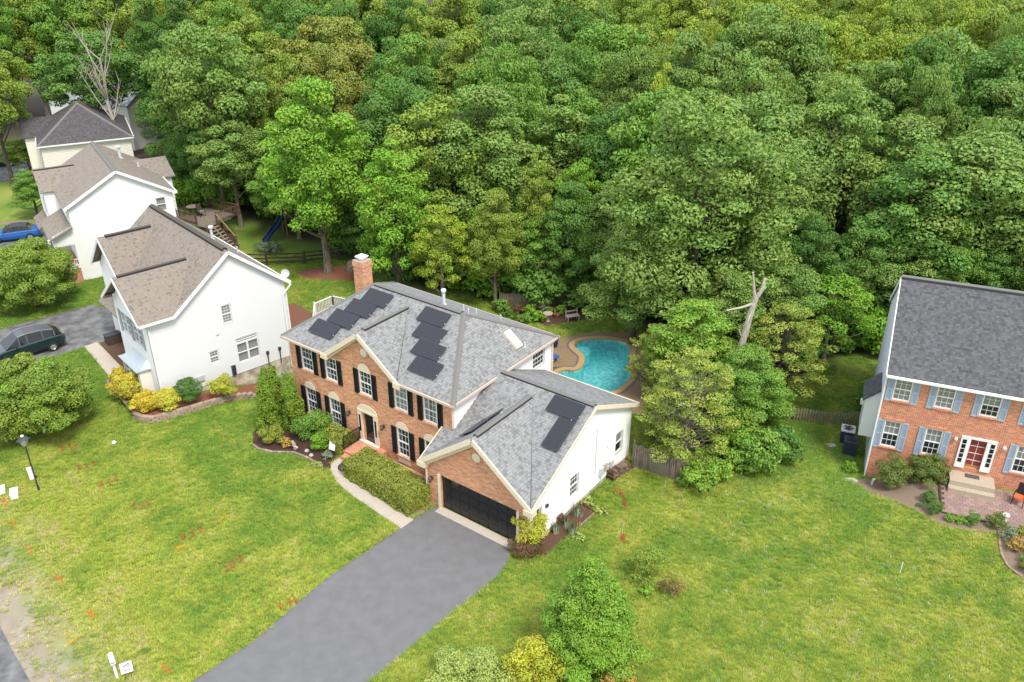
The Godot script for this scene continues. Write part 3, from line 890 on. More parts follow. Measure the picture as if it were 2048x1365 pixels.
func solar_panel(parent: Node3D, c: Vector3, across: Vector3, up: Vector3, w: float, l: float) -> void:
	var n := across.cross(up).normalized()
	if n.y < 0.0: n = -n
	var bs := Basis(across.normalized(), n, across.normalized().cross(n))
	var key := "solar%.2f,%.2f" % [w, l]
	if not cache.has(key):
		var f := MB.new()
		for s in [-1, 1]:
			f.box(Vector3(0, 0, s * (l / 2 - 0.012)), Vector3(w, 0.044, 0.024)); f.box(Vector3(s * (w / 2 - 0.012), 0, 0), Vector3(0.024, 0.044, l - 0.05))
		var g := MB.new()
		for i in 10:
			for j in 6:
				g.box(Vector3(-w / 2 + 0.03 + (w - 0.06) * (i + 0.5) / 10.0, 0.006, -l / 2 + 0.03 + (l - 0.06) * (j + 0.5) / 6.0), Vector3((w - 0.06) / 10.0 - 0.006, 0.026, (l - 0.06) / 6.0 - 0.006))
		g.box(Vector3(0, -0.004, 0), Vector3(w - 0.05, 0.026, l - 0.05))
		var r := MB.new()
		for s in [-0.3, 0.3]:
			r.box(Vector3(s * w, -0.065, 0), Vector3(0.05, 0.08, l * 0.96))
		cache[key] = [g.mesh(), f.mesh(), r.mesh()]
	var k: Array = cache[key]
	var p := put(parent, "solar_panel", k[0], M.panel, Transform3D(bs, c + n * 0.13))
	put(p, "panel_frame", k[1], M.panel_edge)
	put(p, "mounting_rail", k[2], M.vent_dark)
	pbox(p, "clamp", Vector3(w / 2 + 0.02, 0.0, l * 0.22), Vector3(0.05, 0.05, 0.05), M.steel)

func downspout(parent: Node3D, pts: Array, m: Material) -> void:
	var b := MB.new()
	for i in pts.size() - 1: b.beam(pts[i], pts[i + 1], 0.08, 0.1)
	part(parent, "downspout", b, m)

func gutter(parent: Node3D, a: Vector3, c: Vector3, m: Material, w := 0.13) -> void:
	var b := MB.new()
	b.beam(a, c, w, 0.13)
	part(parent, "gutter", b, m)

func roof(parent: Node3D, pts: Array, m: Material, t := 0.1) -> void:
	var b := MB.new(); b.slab(pts, t); part(parent, "roof_slope", b, m)

func ridge_cap(parent: Node3D, a: Vector3, c: Vector3, m: Material, w := 0.3, called := "ridge_cap", h := 0.04) -> void:
	var b := MB.new()
	var d := (c - a).normalized()
	var s := d.cross(Vector3.UP).normalized() * w * 0.5
	var dn := Vector3(0, -w * 0.22, 0)
	var up := Vector3(0, h, 0)
	b.quad(a + s + dn + up, c + s + dn + up, c + up, a + up); b.quad(a + up, c + up, c - s + dn + up, a - s + dn + up)
	b.quad(a + s + dn - up, c + s + dn - up, c + s + dn + up, a + s + dn + up); b.quad(c - s + dn - up, a - s + dn - up, a - s + dn + up, c - s + dn + up)
	b.poly([a + up, a - s + dn + up, a - s + dn - up, a + s + dn - up, a + s + dn + up]); b.poly([c + up, c + s + dn + up, c + s + dn - up, c - s + dn - up, c - s + dn + up])
	part(parent, called, b, m)
	if called == "ridge_vent":
		ridge_cap(parent, a + Vector3(0, h * 0.75, 0), c + Vector3(0, h * 0.75, 0), M.cap if parent.name != "white_house" else M.cap_taupe, w * 0.92, "ridge_cap", 0.03)

func rake(parent: Node3D, a: Vector3, c: Vector3, m: Material, h := 0.24, t := 0.06) -> void:
	var b := MB.new(); b.beam(a, c, t, h); part(parent, "rake_board", b, m)

func coach_lamp(parent: Node3D, at: Vector3, n: Vector3) -> void:
	var b := MB.new()
	b.box(Vector3(0, 0, 0.02), Vector3(0.12, 0.2, 0.04)); b.beam(Vector3(0, 0.1, 0.03), Vector3(0, 0.14, 0.17), 0.03, 0.03)
	b.lathe([[0.02, 0.17], [0.11, 0.11], [0.115, 0.09], [0.095, 0.085]], 8, Vector3(0, 0, 0.17))
	b.lathe([[0.03, -0.2], [0.075, -0.17], [0.08, -0.155]], 8, Vector3(0, 0, 0.17))
	for k in 4: b.beam(Vector3(cos(PI / 4 + k * PI / 2) * 0.085, -0.16, 0.17 + sin(PI / 4 + k * PI / 2) * 0.085), Vector3(cos(PI / 4 + k * PI / 2) * 0.1, 0.1, 0.17 + sin(PI / 4 + k * PI / 2) * 0.1), 0.015, 0.015)
	var x := Vector3.UP.cross(n)
	var o := part(parent, "coach_lamp", b, M.lamp_metal, Transform3D(Basis(x, Vector3.UP, n), at))
	var g := MB.new(); g.lathe([[0.07, -0.155], [0.085, 0.08]], 8, Vector3(0, 0, 0.17))
	part(o, "lamp_glass", g, M.glass)

func pipe(parent: Node3D, at: Vector3, r: float, h: float, cap: bool, called := "vent_pipe") -> void:
	var b := MB.new()
	b.lathe([[r * 1.9, -0.25], [r * 1.8, 0.0], [r, 0.05], [r, h]], 10, at)
	if cap: b.lathe([[r * 1.6, h], [r * 1.7, h + 0.06], [r * 1.6, h + 0.16], [0.0, h + 0.2]], 10, at)
	else: b.lathe([[r, h], [0.0, h + 0.005]], 10, at)
	part(parent, called, b, M.pipe)

# ---------------------------------------------------------------- the brick house with solar panels
func main_house() -> void:
	var h := thing("brick_house", "orange brick two storey house with black shutters, grey roof and solar panels", "house", MP, MPHI)
	var L := 13.14; var D := 9.62; var ye := 5.61; var yr := 8.05; var il := 3.16
	var X := Vector3.RIGHT; var F := P3(0, 0, 0.3)
	var up_c := [1.74, 3.77, 6.52, 9.20, 11.30]
	var lo_c := [1.72, 3.77, 9.16, 11.22]
	var holes := []
	for k in 5: holes.append([up_c[k] - 0.47, 3.68, up_c[k] + 0.47, 5.2])
	for c in lo_c: holes.append([c - 0.44, 0.62, c + 0.44, 2.45])
	holes.append([6.12, 0.48, 7.06, 2.55])
	var b := MB.new()
	wall(b, F, X, 0.3, L - 0.3, -0.4, ye - 0.1, holes)
	b.poly([P3(6.485 - 2.6, ye - 0.1, 0.3), P3(6.485 + 2.6, ye - 0.1, 0.3), P3(6.485, 7.52, 0.3)])
	part(h, "front_wall", b, M.brick)
	b = MB.new()
	wall(b, P3(L - 0.3, 0, 0), Vector3(0, 0, -1), 0.3, D - 0.3, -0.4, ye - 0.1, [[7.45, 4.1, 8.65, 5.35]])
	part(h, "side_wall", b, M.siding)
	b = MB.new(); wall(b, P3(0.3, 0, 0), Vector3(0, 0, 1), -(D - 0.3), -0.3, -1.6, ye - 0.1); part(h, "side_wall", b, M.siding)
	b = MB.new(); wall(b, P3(0, 0, D - 0.3), Vector3.LEFT, -(L - 0.3), -0.3, -0.6, ye - 0.1); part(h, "rear_wall", b, M.siding)
	# soffit closes the roof below
	b = MB.new()
	b.slab([P3(0.02, ye - 0.1, 0.3), P3(L - 0.02, ye - 0.1, 0.3), P3(L - 0.02, ye - 0.1, D - 0.02), P3(0.02, ye - 0.1, D - 0.02)], 0.03)
	for q in [[0.02, 3.7], [9.27, L - 0.02]]: b.slab([P3(q[0], ye - 0.1, 0.02), P3(q[1], ye - 0.1, 0.02), P3(q[1], ye - 0.1, 0.3), P3(q[0], ye - 0.1, 0.3)], 0.03)
	part(h, "soffit", b, M.cream)
	# windows, first the upper floor
	for k in 5:
		var c: float = up_c[k]
		window(h, F, X, c, 3.68, 0.94, 1.52, 3, 2, "curtain", [0.0, 0.3, 0.2, 1.1, 1.3][k], null, M.brick)
		shutter(h, F, X, c - 0.70, 3.60, 0.36, 1.6, M.black_paint); shutter(h, F, X, c + 0.70, 3.60, 0.36, 1.6, M.black_paint)
	for c in lo_c:
		window(h, F, X, c, 0.62, 0.88, 1.83, 3, 2, "curtain", 0.25, null, M.brick)
		var a := part(h, "arched_panel", arch_panel(0.94, 0.47, 0.05), M.cream, Transform3D(Basis.IDENTITY, P3(c, 2.45, 0.3)))
		part(a, "brick_arch", arch_ring(0.94, 0.47, 0.11, 0.03, 15), M.brick)
		for s in [-1, 1]:
			if c + s * 0.66 < 11.6: shutter(h, F, X, c + s * 0.66, 0.62, 0.36, 1.8, M.black_paint)
	var ap := part(h, "arched_panel", arch_panel(0.98, 0.5, 0.05), M.cream, Transform3D(Basis.IDENTITY, P3(6.52, 5.2, 0.3)))
	part(ap, "brick_arch", arch_ring(0.98, 0.5, 0.11, 0.03, 15), M.brick)
	pbox(h, "apron_panel", P3(9.16, 0.36, 0.28), Vector3(0.9, 0.42, 0.05), M.cream)
	# round gable vent ringed with brick
	b = MB.new(); b.lathe([[0.0, 0.0], [0.27, 0.0], [0.25, 0.05], [0.0, 0.05]], 20)
	var rv := part(h, "gable_vent", b, M.cream, Transform3D(Basis(X, Vector3(0, 0, 1), Vector3(0, -1, 0)), P3(6.60, 6.42, 0.3)))
	b = MB.new()
	for k in 22:
		var a0 := TAU * k / 22.0
		b.box(Vector3(cos(a0) * 0.33, 0.014, sin(a0) * 0.33), Vector3(0.10, 0.03, 0.075), Basis(Vector3.UP, -a0))
	part(rv, "brick_ring", b, M.brick)
	# front door with its surround
	var d := pbox(h, "front_door", P3(6.59, 1.5, 0.42), Vector3(0.9, 2.04, 0.05), M.black_door)
	pbox(d, "door_glass", Vector3(0, 0.05, 0.03), Vector3(0.68, 1.75, 0.012), M.dark_glass)
	pbox(d, "handle", Vector3(0.36, -0.05, 0.05), Vector3(0.03, 0.16, 0.05), M.steel)
	for s in [-1, 1]:
		var j := pbox(h, "door_surround", P3(6.5 + s * 0.62, 1.47, 0.27), Vector3(0.30, 2.02, 0.12), M.cream)
		pbox(j, "sidelight", Vector3(0, 0.2, 0.062), Vector3(0.14, 1.1, 0.012), M.dark_glass)
	pbox(h, "door_lintel", P3(6.5, 2.54, 0.27), Vector3(1.56, 0.13, 0.14), M.cream)
	pbox(h, "door_threshold", P3(6.5, 0.47, 0.24), Vector3(1.5, 0.05, 0.2), M.white)
	var da := part(h, "arched_panel", arch_panel(1.56, 0.42, 0.08), M.cream, Transform3D(Basis.IDENTITY, P3(6.5, 2.6, 0.3)))
	part(da, "brick_arch", arch_ring(1.56, 0.42, 0.12, 0.03, 21), M.brick)
	coach_lamp(h, P3(4.98, 2.0, 0.3), Vector3(0, 0, 1)); coach_lamp(h, P3(7.72, 2.08, 0.3), Vector3(0, 0, 1))
	# roof: four hips, then the front gable
	var e := [P3(0, ye, 0), P3(L, ye, 0), P3(L, ye, D), P3(0, ye, D)]
	var r0 := P3(il, yr, D / 2); var r1 := P3(L - il, yr, D / 2)
	var gu := 6.485; var gp := 7.70; var gh := 2.79
	var vb := (gp - ye) / (yr - ye) * D / 2
	var fl := P3(gu - gh, ye, 0); var fr := P3(gu + gh, ye, 0); var rb := P3(gu, gp, vb)
	roof(h, [e[0], fl, rb, r0], M.shingle); roof(h, [fr, e[1], r1, rb], M.shingle); roof(h, [rb, r1, r0], M.shingle)
	roof(h, [e[1], e[2], r1], M.shingle); roof(h, [e[2], e[3], r0, r1], M.shingle); roof(h, [e[3], e[0], r0], M.shingle)
	for q in [[e[1], r1], [e[0], r0], [e[2], r1], [e[3], r0]]: ridge_cap(h, q[0], q[1], M.cap, 0.3, "hip_cap")
	ridge_cap(h, P3(il + 0.1, yr + 0.01, D / 2), P3(L - il - 0.1, yr + 0.01, D / 2), M.vent_dark, 0.34, "ridge_vent", 0.05)
	for q in [[e[0], fl], [fr, e[1]]]: gutter(h, q[0] + Vector3(0, -0.09, 0.03), q[1] + Vector3(0, -0.09, 0.03), M.trim_pink)
	for k in [1, 2, 3]: gutter(h, e[k] + Vector3(0, -0.09, 0) + (e[k] - P3(L / 2, ye, D / 2)).normalized() * 0.03, e[(k + 1) % 4] + Vector3(0, -0.09, 0) + (e[(k + 1) % 4] - P3(L / 2, ye, D / 2)).normalized() * 0.03, M.trim_pink)
	roof(h, [P3(gu + gh, ye + 0.03, -0.06), P3(gu, gp + 0.03, -0.06), P3(gu, gp + 0.03, vb)], M.shingle); roof(h, [P3(gu - gh, ye + 0.03, -0.06), P3(gu, gp + 0.03, -0.06), P3(gu, gp + 0.03, vb)], M.shingle)
	ridge_cap(h, P3(gu, gp + 0.04, 0.5), P3(gu, gp + 0.04, vb - 0.1), M.vent_dark, 0.26, "ridge_vent", 0.05)
	for s in [-1, 1]:
		rake(h, P3(gu + s * (gh + 0.02), ye - 0.13, -0.03), P3(gu, gp - 0.13, -0.03), M.cream, 0.26, 0.08)
		rake(h, P3(gu + s * (gh - 0.25), ye - 0.19, 0.2), P3(gu, gp - 0.30, 0.2), M.cream, 0.16, 0.18)
		pbox(h, "eave_return", P3(gu + s * (gh + 0.02), ye - 0.2, 0.1), Vector3(0.5, 0.3, 0.42), M.cream)
	# solar panels on the front slope
	var sf := (yr - ye) / (D / 2)
	var upv := P3(0, sf, 1).normalized()
	for q in [[2.56, 1.20], [3.20, 2.13], [3.74, 3.05], [4.22, 3.96], [8.58, 3.98], [9.05, 3.05], [9.72, 2.16], [10.31, 1.23]]:
		solar_panel(h, P3(q[0], ye + q[1] * sf, q[1]), X, upv, 1.88, 1.0)
	# roof fittings
	var hr := (yr - ye) / il
	var sk := P3(12.17, ye + (L - 12.17) * hr, 6.4)
	var sb := Basis(P3(0, 0, 1), P3(hr, 1, 0).normalized(), P3(0, 0, 1).cross(P3(hr, 1, 0).normalized()))
	pbox(h, "skylight", sk + sb.y * 0.08, Vector3(0.56, 0.16, 1.2), M.cream, sb)
	pipe(h, P3(12.72, ye + 0.32, 6.85), 0.05, 0.25, false)
	pipe(h, P3(7.63, 7.55, 5.9), 0.09, 0.75, true); pipe(h, P3(8.6, 7.2, 6.49), 0.04, 0.3, false); pipe(h, P3(9.2, 7.0, 6.9), 0.04, 0.3, false); pipe(h, P3(10.0, 6.3, 8.2), 0.04, 0.3, false); pipe(h, P3(9.85, 7.72, 5.4), 0.04, 0.35, false)
	# chimney
	b = MB.new(); b.box(P3(-0.05, 3.2, 6.95), Vector3(0.82, 9.6, 0.80)); b.box(P3(-0.05, 7.83, 6.95), Vector3(0.90, 0.24, 0.88))
	var ch := part(h, "chimney", b, M.brick)
	b = MB.new(); b.box(P3(-0.05, 8.04, 6.95), Vector3(0.86, 0.10, 0.84)); part(ch, "chimney_crown", b, M.concrete_cream)
	b = MB.new(); b.box(P3(-0.05, 8.18, 6.95), Vector3(0.34, 0.18, 0.34)); b.box(P3(-0.05, 8.31, 6.95), Vector3(0.62, 0.06, 0.62)); part(ch, "chimney_cap", b, M.white)
	# stoop
	b = MB.new(); b.box(P3(6.75, 0.2, -0.42), Vector3(2.1, 0.48, 1.4)); part(h, "stoop", b, M.brick_red)
	b = MB.new(); b.box(P3(6.6, 0.14, -1.3), Vector3(1.5, 0.26, 0.34)); part(h, "step", b, M.brick_red)
	b = MB.new(); b.box(P3(9.9, 0.08, -0.08), Vector3(4.2, 0.3, 0.22)); part(h, "brick_kerb", b, M.brick)
	b = MB.new()
	b.beam(P3(5.78, 1.32, 0.2), P3(5.78, 1.32, -1.08), 0.05, 0.04); b.beam(P3(5.78, 0.56, 0.2), P3(5.78, 0.56, -1.08), 0.03, 0.03)
	for k in 12: b.beam(P3(5.78, 0.45, 0.2 - k * 1.28 / 11), P3(5.78, 1.32, 0.2 - k * 1.28 / 11), 0.045 if k % 11 == 0 else 0.02, 0.045 if k % 11 == 0 else 0.02)
	part(h, "railing", b, M.iron)
	window(h, P3(L - 0.3, 0, 0), Vector3(0, 0, -1), 8.05, 4.1, 1.2, 1.25, 4, 2, "curtain", 0.0)
	downspout(h, [P3(L - 0.08, ye - 0.15, 0.1), P3(L - 0.22, ye - 0.5, 0.24), P3(L - 0.22, 4.0, 0.24)], M.cream)
	downspout(h, [P3(L - 0.05, ye - 0.15, D - 0.1), P3(L - 0.22, ye - 0.45, D - 0.25), P3(L - 0.22, 0, D - 0.25)], M.cream)

	# ---- garage wing
	var w0 := 12.15; var w1 := 19.2; var gv := -1.645; var ge := 2.80; var gr := 5.79; var rv2 := 4.03; var be := 3.66; var bv := 8.67
	var ws := (gr - ge) / (rv2 - gv)
	var gm := 15.68; var pk := 5.47; var pb := gv + (pk - ge) / ws
	var GF := P3(0, 0, gv + 0.3)
	b = MB.new()
	wall(b, GF, X, 12.45, 18.9, -0.5, ge - 0.1, [[13.3, -0.5, 18.18, 2.13]], 0.2)
	b.poly([P3(12.75, ge - 0.1, gv + 0.3), P3(18.6, ge - 0.1, gv + 0.3), P3(gm, 4.98, gv + 0.3)])
	part(h, "garage_wall", b, M.brick)
	b = MB.new(); wall(b, P3(12.45, 0, 0), Vector3(0, 0, 1), -0.3, -(gv + 0.3), -0.4, ge); b.poly([P3(12.45, ge, 0.3), P3(12.45, ge, gv + 0.3), P3(12.45, 3.65, 0.3)]); part(h, "garage_wall", b, M.brick)
	b = MB.new()
	wall(b, P3(18.9, 0, 0), Vector3(0, 0, -1), gv + 0.3, bv - 0.3, 0.3, 2.7, [[2.22, 0.92, 3.04, 2.24], [6.78, 1.1, 7.58, 2.46], [-1.08, 0.3, -0.42, 2.16]])
	b.poly([P3(18.9, 2.7, gv + 0.3), P3(18.9, 2.7, bv - 0.3), P3(18.9, 3.62, bv - 0.3), P3(18.9, gr - 0.12, rv2), P3(18.9, 2.82, gv + 0.3)])
	part(h, "gable_wall", b, M.siding)
	b = MB.new(); b.box(P3(18.89, -0.2, 3.9), Vector3(0.06, 1.0, 8.9)); part(h, "foundation", b, M.stucco)
	b = MB.new(); wall(b, P3(0, 0, bv - 0.3), Vector3.LEFT, -18.9, -12.84, -0.6, be); part(h, "rear_wall", b, M.siding)
	roof(h, [P3(w0, ge, gv), P3(gm, pk, pb), P3(w0, gr, rv2)], M.shingle); roof(h, [P3(w1, ge, gv), P3(w1, gr, rv2), P3(gm, pk, pb)], M.shingle); roof(h, [P3(gm, pk, pb), P3(w1, gr, rv2), P3(w0, gr, rv2)], M.shingle)
	roof(h, [P3(12.6, gr, rv2), P3(w1, gr, rv2), P3(w1, be, bv), P3(12.6, be, bv)], M.shingle)
	roof(h, [P3(w1, ge + 0.03, gv - 0.05), P3(gm, pk + 0.03, gv - 0.05), P3(gm, pk + 0.03, pb)], M.shingle); roof(h, [P3(w0, ge + 0.03, gv - 0.05), P3(gm, pk + 0.03, gv - 0.05), P3(gm, pk + 0.03, pb)], M.shingle)
	ridge_cap(h, P3(L + 0.1, gr + 0.02, rv2), P3(w1 - 0.1, gr + 0.02, rv2), M.vent_dark, 0.3, "ridge_vent", 0.04)
	ridge_cap(h, P3(gm, pk + 0.05, gv + 0.3), P3(gm, pk + 0.05, pb - 0.2), M.vent_dark, 0.28, "ridge_vent", 0.05)
	for s in [-1, 1]:
		var fu: float = gm + s * 3.55
		rake(h, P3(fu, ge - 0.12, gv - 0.02), P3(gm, pk - 0.12, gv - 0.02), M.cream, 0.26, 0.08)
		rake(h, P3(gm + s * 3.2, ge - 0.12, gv + 0.2), P3(gm, pk - 0.34, gv + 0.2), M.cream, 0.24, 0.18)
		pbox(h, "eave_return", P3(gm + s * 3.38, ge - 0.2, gv + 0.12), Vector3(0.52, 0.3, 0.42), M.cream)
	rake(h, P3(w1 + 0.02, ge - 0.1, gv), P3(w1 + 0.02, gr - 0.1, rv2), M.cream, 0.18, 0.05); rake(h, P3(w1 + 0.02, be - 0.1, bv), P3(w1 + 0.02, gr - 0.1, rv2), M.cream, 0.22, 0.05)
	rake(h, P3(w0 - 0.02, ge - 0.08, gv), P3(w0 - 0.02, 3.75, 0.28), M.cream, 0.16, 0.05)
	gutter(h, P3(12.9, be - 0.08, bv + 0.03), P3(w1, be - 0.08, bv + 0.03), M.cream)
	b = MB.new(); b.lathe([[0.0, 0.0], [0.27, 0.0], [0.25, 0.05], [0.0, 0.05]], 20)
	rv = part(h, "gable_vent", b, M.cream, Transform3D(Basis(X, Vector3(0, 0, 1), Vector3(0, -1, 0)), P3(15.72, 4.22, gv + 0.3)))
	b = MB.new()
	for k in 22: b.box(Vector3(cos(TAU * k / 22.0) * 0.33, 0.014, sin(TAU * k / 22.0) * 0.33), Vector3(0.10, 0.03, 0.075), Basis(Vector3.UP, -TAU * k / 22.0))
	part(rv, "brick_ring", b, M.brick)
	# garage door: four rows of eight raised panels, the top row glazed
	var gd := pbox(h, "garage_door", P3(15.74, 1.03, gv + 0.46), Vector3(4.88, 2.2, 0.05), M.black_door)
	for r in 4:
		for c in 8:
			var at := Vector3(-2.44 + 4.88 * (c + 0.5) / 8.0, -1.02 + 2.1 * (r + 0.5) / 4.0, 0.03)
			if r == 3: pbox(gd, "door_pane", at, Vector3(0.46, 0.3, 0.02), M.dark_glass)
			else:
				pbox(gd, "door_panel", at, Vector3(0.48, 0.36, 0.03), M.black_door)
	for s in [-1, 1]: pbox(h, "door_trim", P3(15.74 + s * 2.52, 1.03, gv + 0.27), Vector3(0.15, 2.26, 0.1), M.cream)
	coach_lamp(h, P3(12.72, 1.72, gv + 0.3), Vector3(0, 0, 1)); coach_lamp(h, P3(18.5, 1.78, gv + 0.3), Vector3(0, 0, 1))
	downspout(h, [P3(12.32, ge - 0.2, gv + 0.22), P3(12.4, 2.3, gv + 0.25), P3(12.4, 0.05, gv + 0.25)], M.cream)
	pbox(h, "corner_board", P3(18.87, 1.2, gv + 0.31), Vector3(0.1, 2.8, 0.1), M.cream)
	pbox(h, "corner_board", P3(18.88, 1.7, bv - 0.32), Vector3(0.1, 3.8, 0.1), M.cream)
	# gable wall fittings
	var RW := P3(18.9, 0, 0); var RA := Vector3(0, 0, -1)
	window(h, RW, RA, 2.63, 0.92, 0.82, 1.32, 3, 2, "curtain", 0.0); window(h, RW, RA, 7.18, 1.1, 0.80, 1.36, 1, 1, "blind", 0.5)
	var sd := pbox(h, "side_door", P3(18.80, 1.2, -0.75), Vector3(0.05, 1.9, 0.66), M.black_door)
	for i in 3:
		for j in 4: pbox(sd, "door_pane", Vector3(0.03, -0.15 + j * 0.26, -0.2 + i * 0.2), Vector3(0.012, 0.22, 0.16), M.dark_glass)
	for s in [-1, 1]: pbox(h, "door_trim", P3(18.93, 1.25, -0.75 + s * 0.39), Vector3(0.05, 1.95, 0.1), M.cream)
	b = MB.new(); b.box(P3(19.0, 0.95, 5.25), Vector3(0.16, 0.5, 0.36)); b.lathe([[0.0, 0], [0.12, 0], [0.12, 0.14], [0.0, 0.16]], 10); part(h, "electric_meter", b, M.pipe)
	pbox(h, "service_box", P3(18.98, 0.95, 5.7), Vector3(0.14, 0.42, 0.3), M.concrete_cream); pbox(h, "service_box", P3(18.99, 0.9, 6.3), Vector3(0.16, 0.34, 0.36), M.pipe)
	b = MB.new(); b.tube([P3(18.95, 1.1, 4.66), P3(18.95, 3.95, 4.66)], [0.03, 0.03], 6); b.tube([P3(18.95, 0.7, 5.3), P3(18.95, -0.1, 5.3)], [0.03, 0.03], 6); b.tube([P3(18.95, 0.7, 6.3), P3(18.95, -0.1, 6.3)], [0.025, 0.025], 6); part(h, "conduit", b, M.pipe)
	pbox(h, "wall_vent", P3(18.95, 2.2, 5.9), Vector3(0.1, 0.14, 0.14), M.white); pbox(h, "wall_lamp", P3(18.97, 1.94, 0.05), Vector3(0.14, 0.14, 0.18), M.lamp_metal)
	# panels on the wing's front slope and on the garage gable's far slope
	var wup := P3(0, ws, 1).normalized()
	solar_panel(h, P3(17.82, ge + (3.35 - gv) * ws, 3.35), X, wup, 1.88, 1.0)
	solar_panel(h, P3(18.28, ge + (2.04 - gv) * ws, 2.04), wup, X, 1.86, 0.98)
	var gsl := (pk - ge) / 3.53
	var gup := P3(1, gsl, 0).normalized()
	for q in [0.35, 2.0]: solar_panel(h, P3(14.35, pk - (gm - 14.35) * gsl, q), P3(0, 0, 1), gup, 1.6, 1.0)
	pipe(h, P3(15.35, pk - 0.33 * gsl, 1.2), 0.035, 0.2, false)

# ---------------------------------------------------------------- the white house next door
func left_house() -> void:
	var h := thing("white_house", "white sided house with taupe roof and bare side wall beside the brick house", "house", LP, LPHI)
	var X := Vector3.RIGHT; var W := P3(-0.3, 0, 0); var A := Vector3(0, 0, -1)
	var b := MB.new()
	var holes := [[5.45, 4.08, 6.12, 5.36], [4.2, 1.62, 4.82, 2.5], [6.06, 1.0, 7.62, 2.78]]
	wall(b, W, A, 0.75, 10.0, 0.3, 5.7, holes)
	b.poly([P3(-0.3, 5.7, 2.3), P3(-0.3, 5.7, 10.0), P3(-0.3, 5.9, 10.0), P3(-0.3, 8.80, 6.39)])
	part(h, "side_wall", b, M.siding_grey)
	b = MB.new(); b.box(P3(-0.33, -0.55, 5.4), Vector3(0.06, 1.7, 9.3)); part(h, "foundation", b, M.stucco)
	var F := P3(0, 0, 0.75)
	b = MB.new()
	wall(b, F, X, -5.6, -0.3, 0.0, 5.7, [[-4.9, 3.55, -3.3, 5.05], [-2.95, 3.55, -1.45, 5.05]])
	b.poly([P3(-5.6, 5.7, 0.75), P3(-0.45, 5.7, 0.75), P3(-3.03, 7.75, 0.75)])
	part(h, "front_wall", b, M.siding)
	b = MB.new(); wall(b, P3(0, 0, 2.2), X, -12.0, -5.6, 0.0, 5.7); b.poly([P3(-12.0, 5.7, 2.2), P3(-7.2, 5.7, 2.2), P3(-9.6, 8.1, 2.2)]); part(h, "front_wall", b, M.siding)
	b = MB.new(); wall(b, P3(-5.6, 0, 0), Vector3(0, 0, 1), -2.2, -0.75, 0, 5.7); wall(b, P3(-12, 0, 0), Vector3(0, 0, 1), -10.0, -2.2, 0, 5.8); part(h, "side_wall", b, M.siding)
	b = MB.new(); wall(b, P3(0, 0, 10.0), Vector3.LEFT, 0.3, 12.0, -1.2, 5.75); part(h, "rear_wall", b, M.siding)
	# roofs
	var s1 := 0.81
	roof(h, [P3(0, 5.79, 2.47), P3(0, 8.97, 6.39), P3(-12.1, 8.97, 6.39), P3(-12.1, 5.79, 2.47)], M.shingle_taupe)
	roof(h, [P3(0, 8.97, 6.39), P3(0, 5.77, 10.31), P3(-12.1, 5.77, 10.31), P3(-12.1, 8.97, 6.39)], M.shingle_taupe)
	var nv := 2.47 + (7.96 - 5.79) / s1
	roof(h, [P3(0, 5.80, 0.2), P3(0, 5.80, 2.5), P3(-3.03, 7.98, nv), P3(-3.03, 7.98, 0.2)], M.shingle_taupe); roof(h, [P3(-6.0, 5.80, 0.2), P3(-6.0, 5.80, 2.5), P3(-3.03, 7.98, nv), P3(-3.03, 7.98, 0.2)], M.shingle_taupe)
	var fv := 2.47 + (8.3 - 5.79) / s1
	roof(h, [P3(-6.9, 5.80, 1.7), P3(-6.9, 5.80, 2.5), P3(-9.6, 8.32, fv), P3(-9.6, 8.32, 1.7)], M.shingle_taupe); roof(h, [P3(-12.3, 5.80, 1.7), P3(-12.3, 5.80, 2.5), P3(-9.6, 8.32, fv), P3(-9.6, 8.32, 1.7)], M.shingle_taupe)
	ridge_cap(h, P3(-0.4, 9.0, 6.39), P3(-11.8, 9.0, 6.39), M.vent_dark, 0.36, "ridge_vent", 0.07)
	ridge_cap(h, P3(-3.03, 8.0, 0.5), P3(-3.03, 8.0, nv - 0.3), M.vent_dark, 0.26, "ridge_vent", 0.06); ridge_cap(h, P3(-9.6, 8.34, 2.2), P3(-9.6, 8.34, fv - 0.3), M.vent_dark, 0.26, "ridge_vent", 0.06)
	rake(h, P3(0.02, 5.75, 2.45), P3(0.02, 8.86, 6.39), M.white, 0.2, 0.05); rake(h, P3(0.02, 5.68, 10.31), P3(0.02, 8.86, 6.39), M.white, 0.2, 0.05)
	gutter(h, P3(0.05, 5.7, 0.2), P3(0.05, 5.7, 2.45), M.white); gutter(h, P3(-0.1, 5.68, 10.36), P3(-12, 5.68, 10.36), M.white)
	for s in [-1, 1]:
		rake(h, P3(-3.03 + s * 3.0, 5.68, 0.17), P3(-3.03, 7.86, 0.17), M.white, 0.2, 0.05); rake(h, P3(-9.6 + s * 2.7, 5.68, 1.67), P3(-9.6, 8.2, 1.67), M.white, 0.2, 0.05)
		var b2 := MB.new(); b2.slab([P3(-3.03 + s * 2.9, 5.85, 0.15), P3(-3.03 + s * 2.4, 6.0, 0.15), P3(-3.03 + s * 2.4, 6.0, 0.7), P3(-3.03 + s * 2.9, 5.85, 0.7)], 0.2); part(h, "eave_return", b2, M.shingle_taupe)
	# windows
	window(h, W, A, 5.785, 4.08, 0.67, 1.28, 3, 3, "blind", 1.0); window(h, W, A, 4.51, 1.62, 0.62, 0.88, 3, 2, "blind", 1.0)
	for s in [0, 1]: window(h, W, A, 6.45 + s * 0.78, 1.0, 0.78, 1.42, 1, 1, "blind", 1.0)
	var tr := window(h, W, A, 6.84, 2.42, 1.56, 0.36, 6, 1, "blind", 1.0); tr.name = "transom_window"
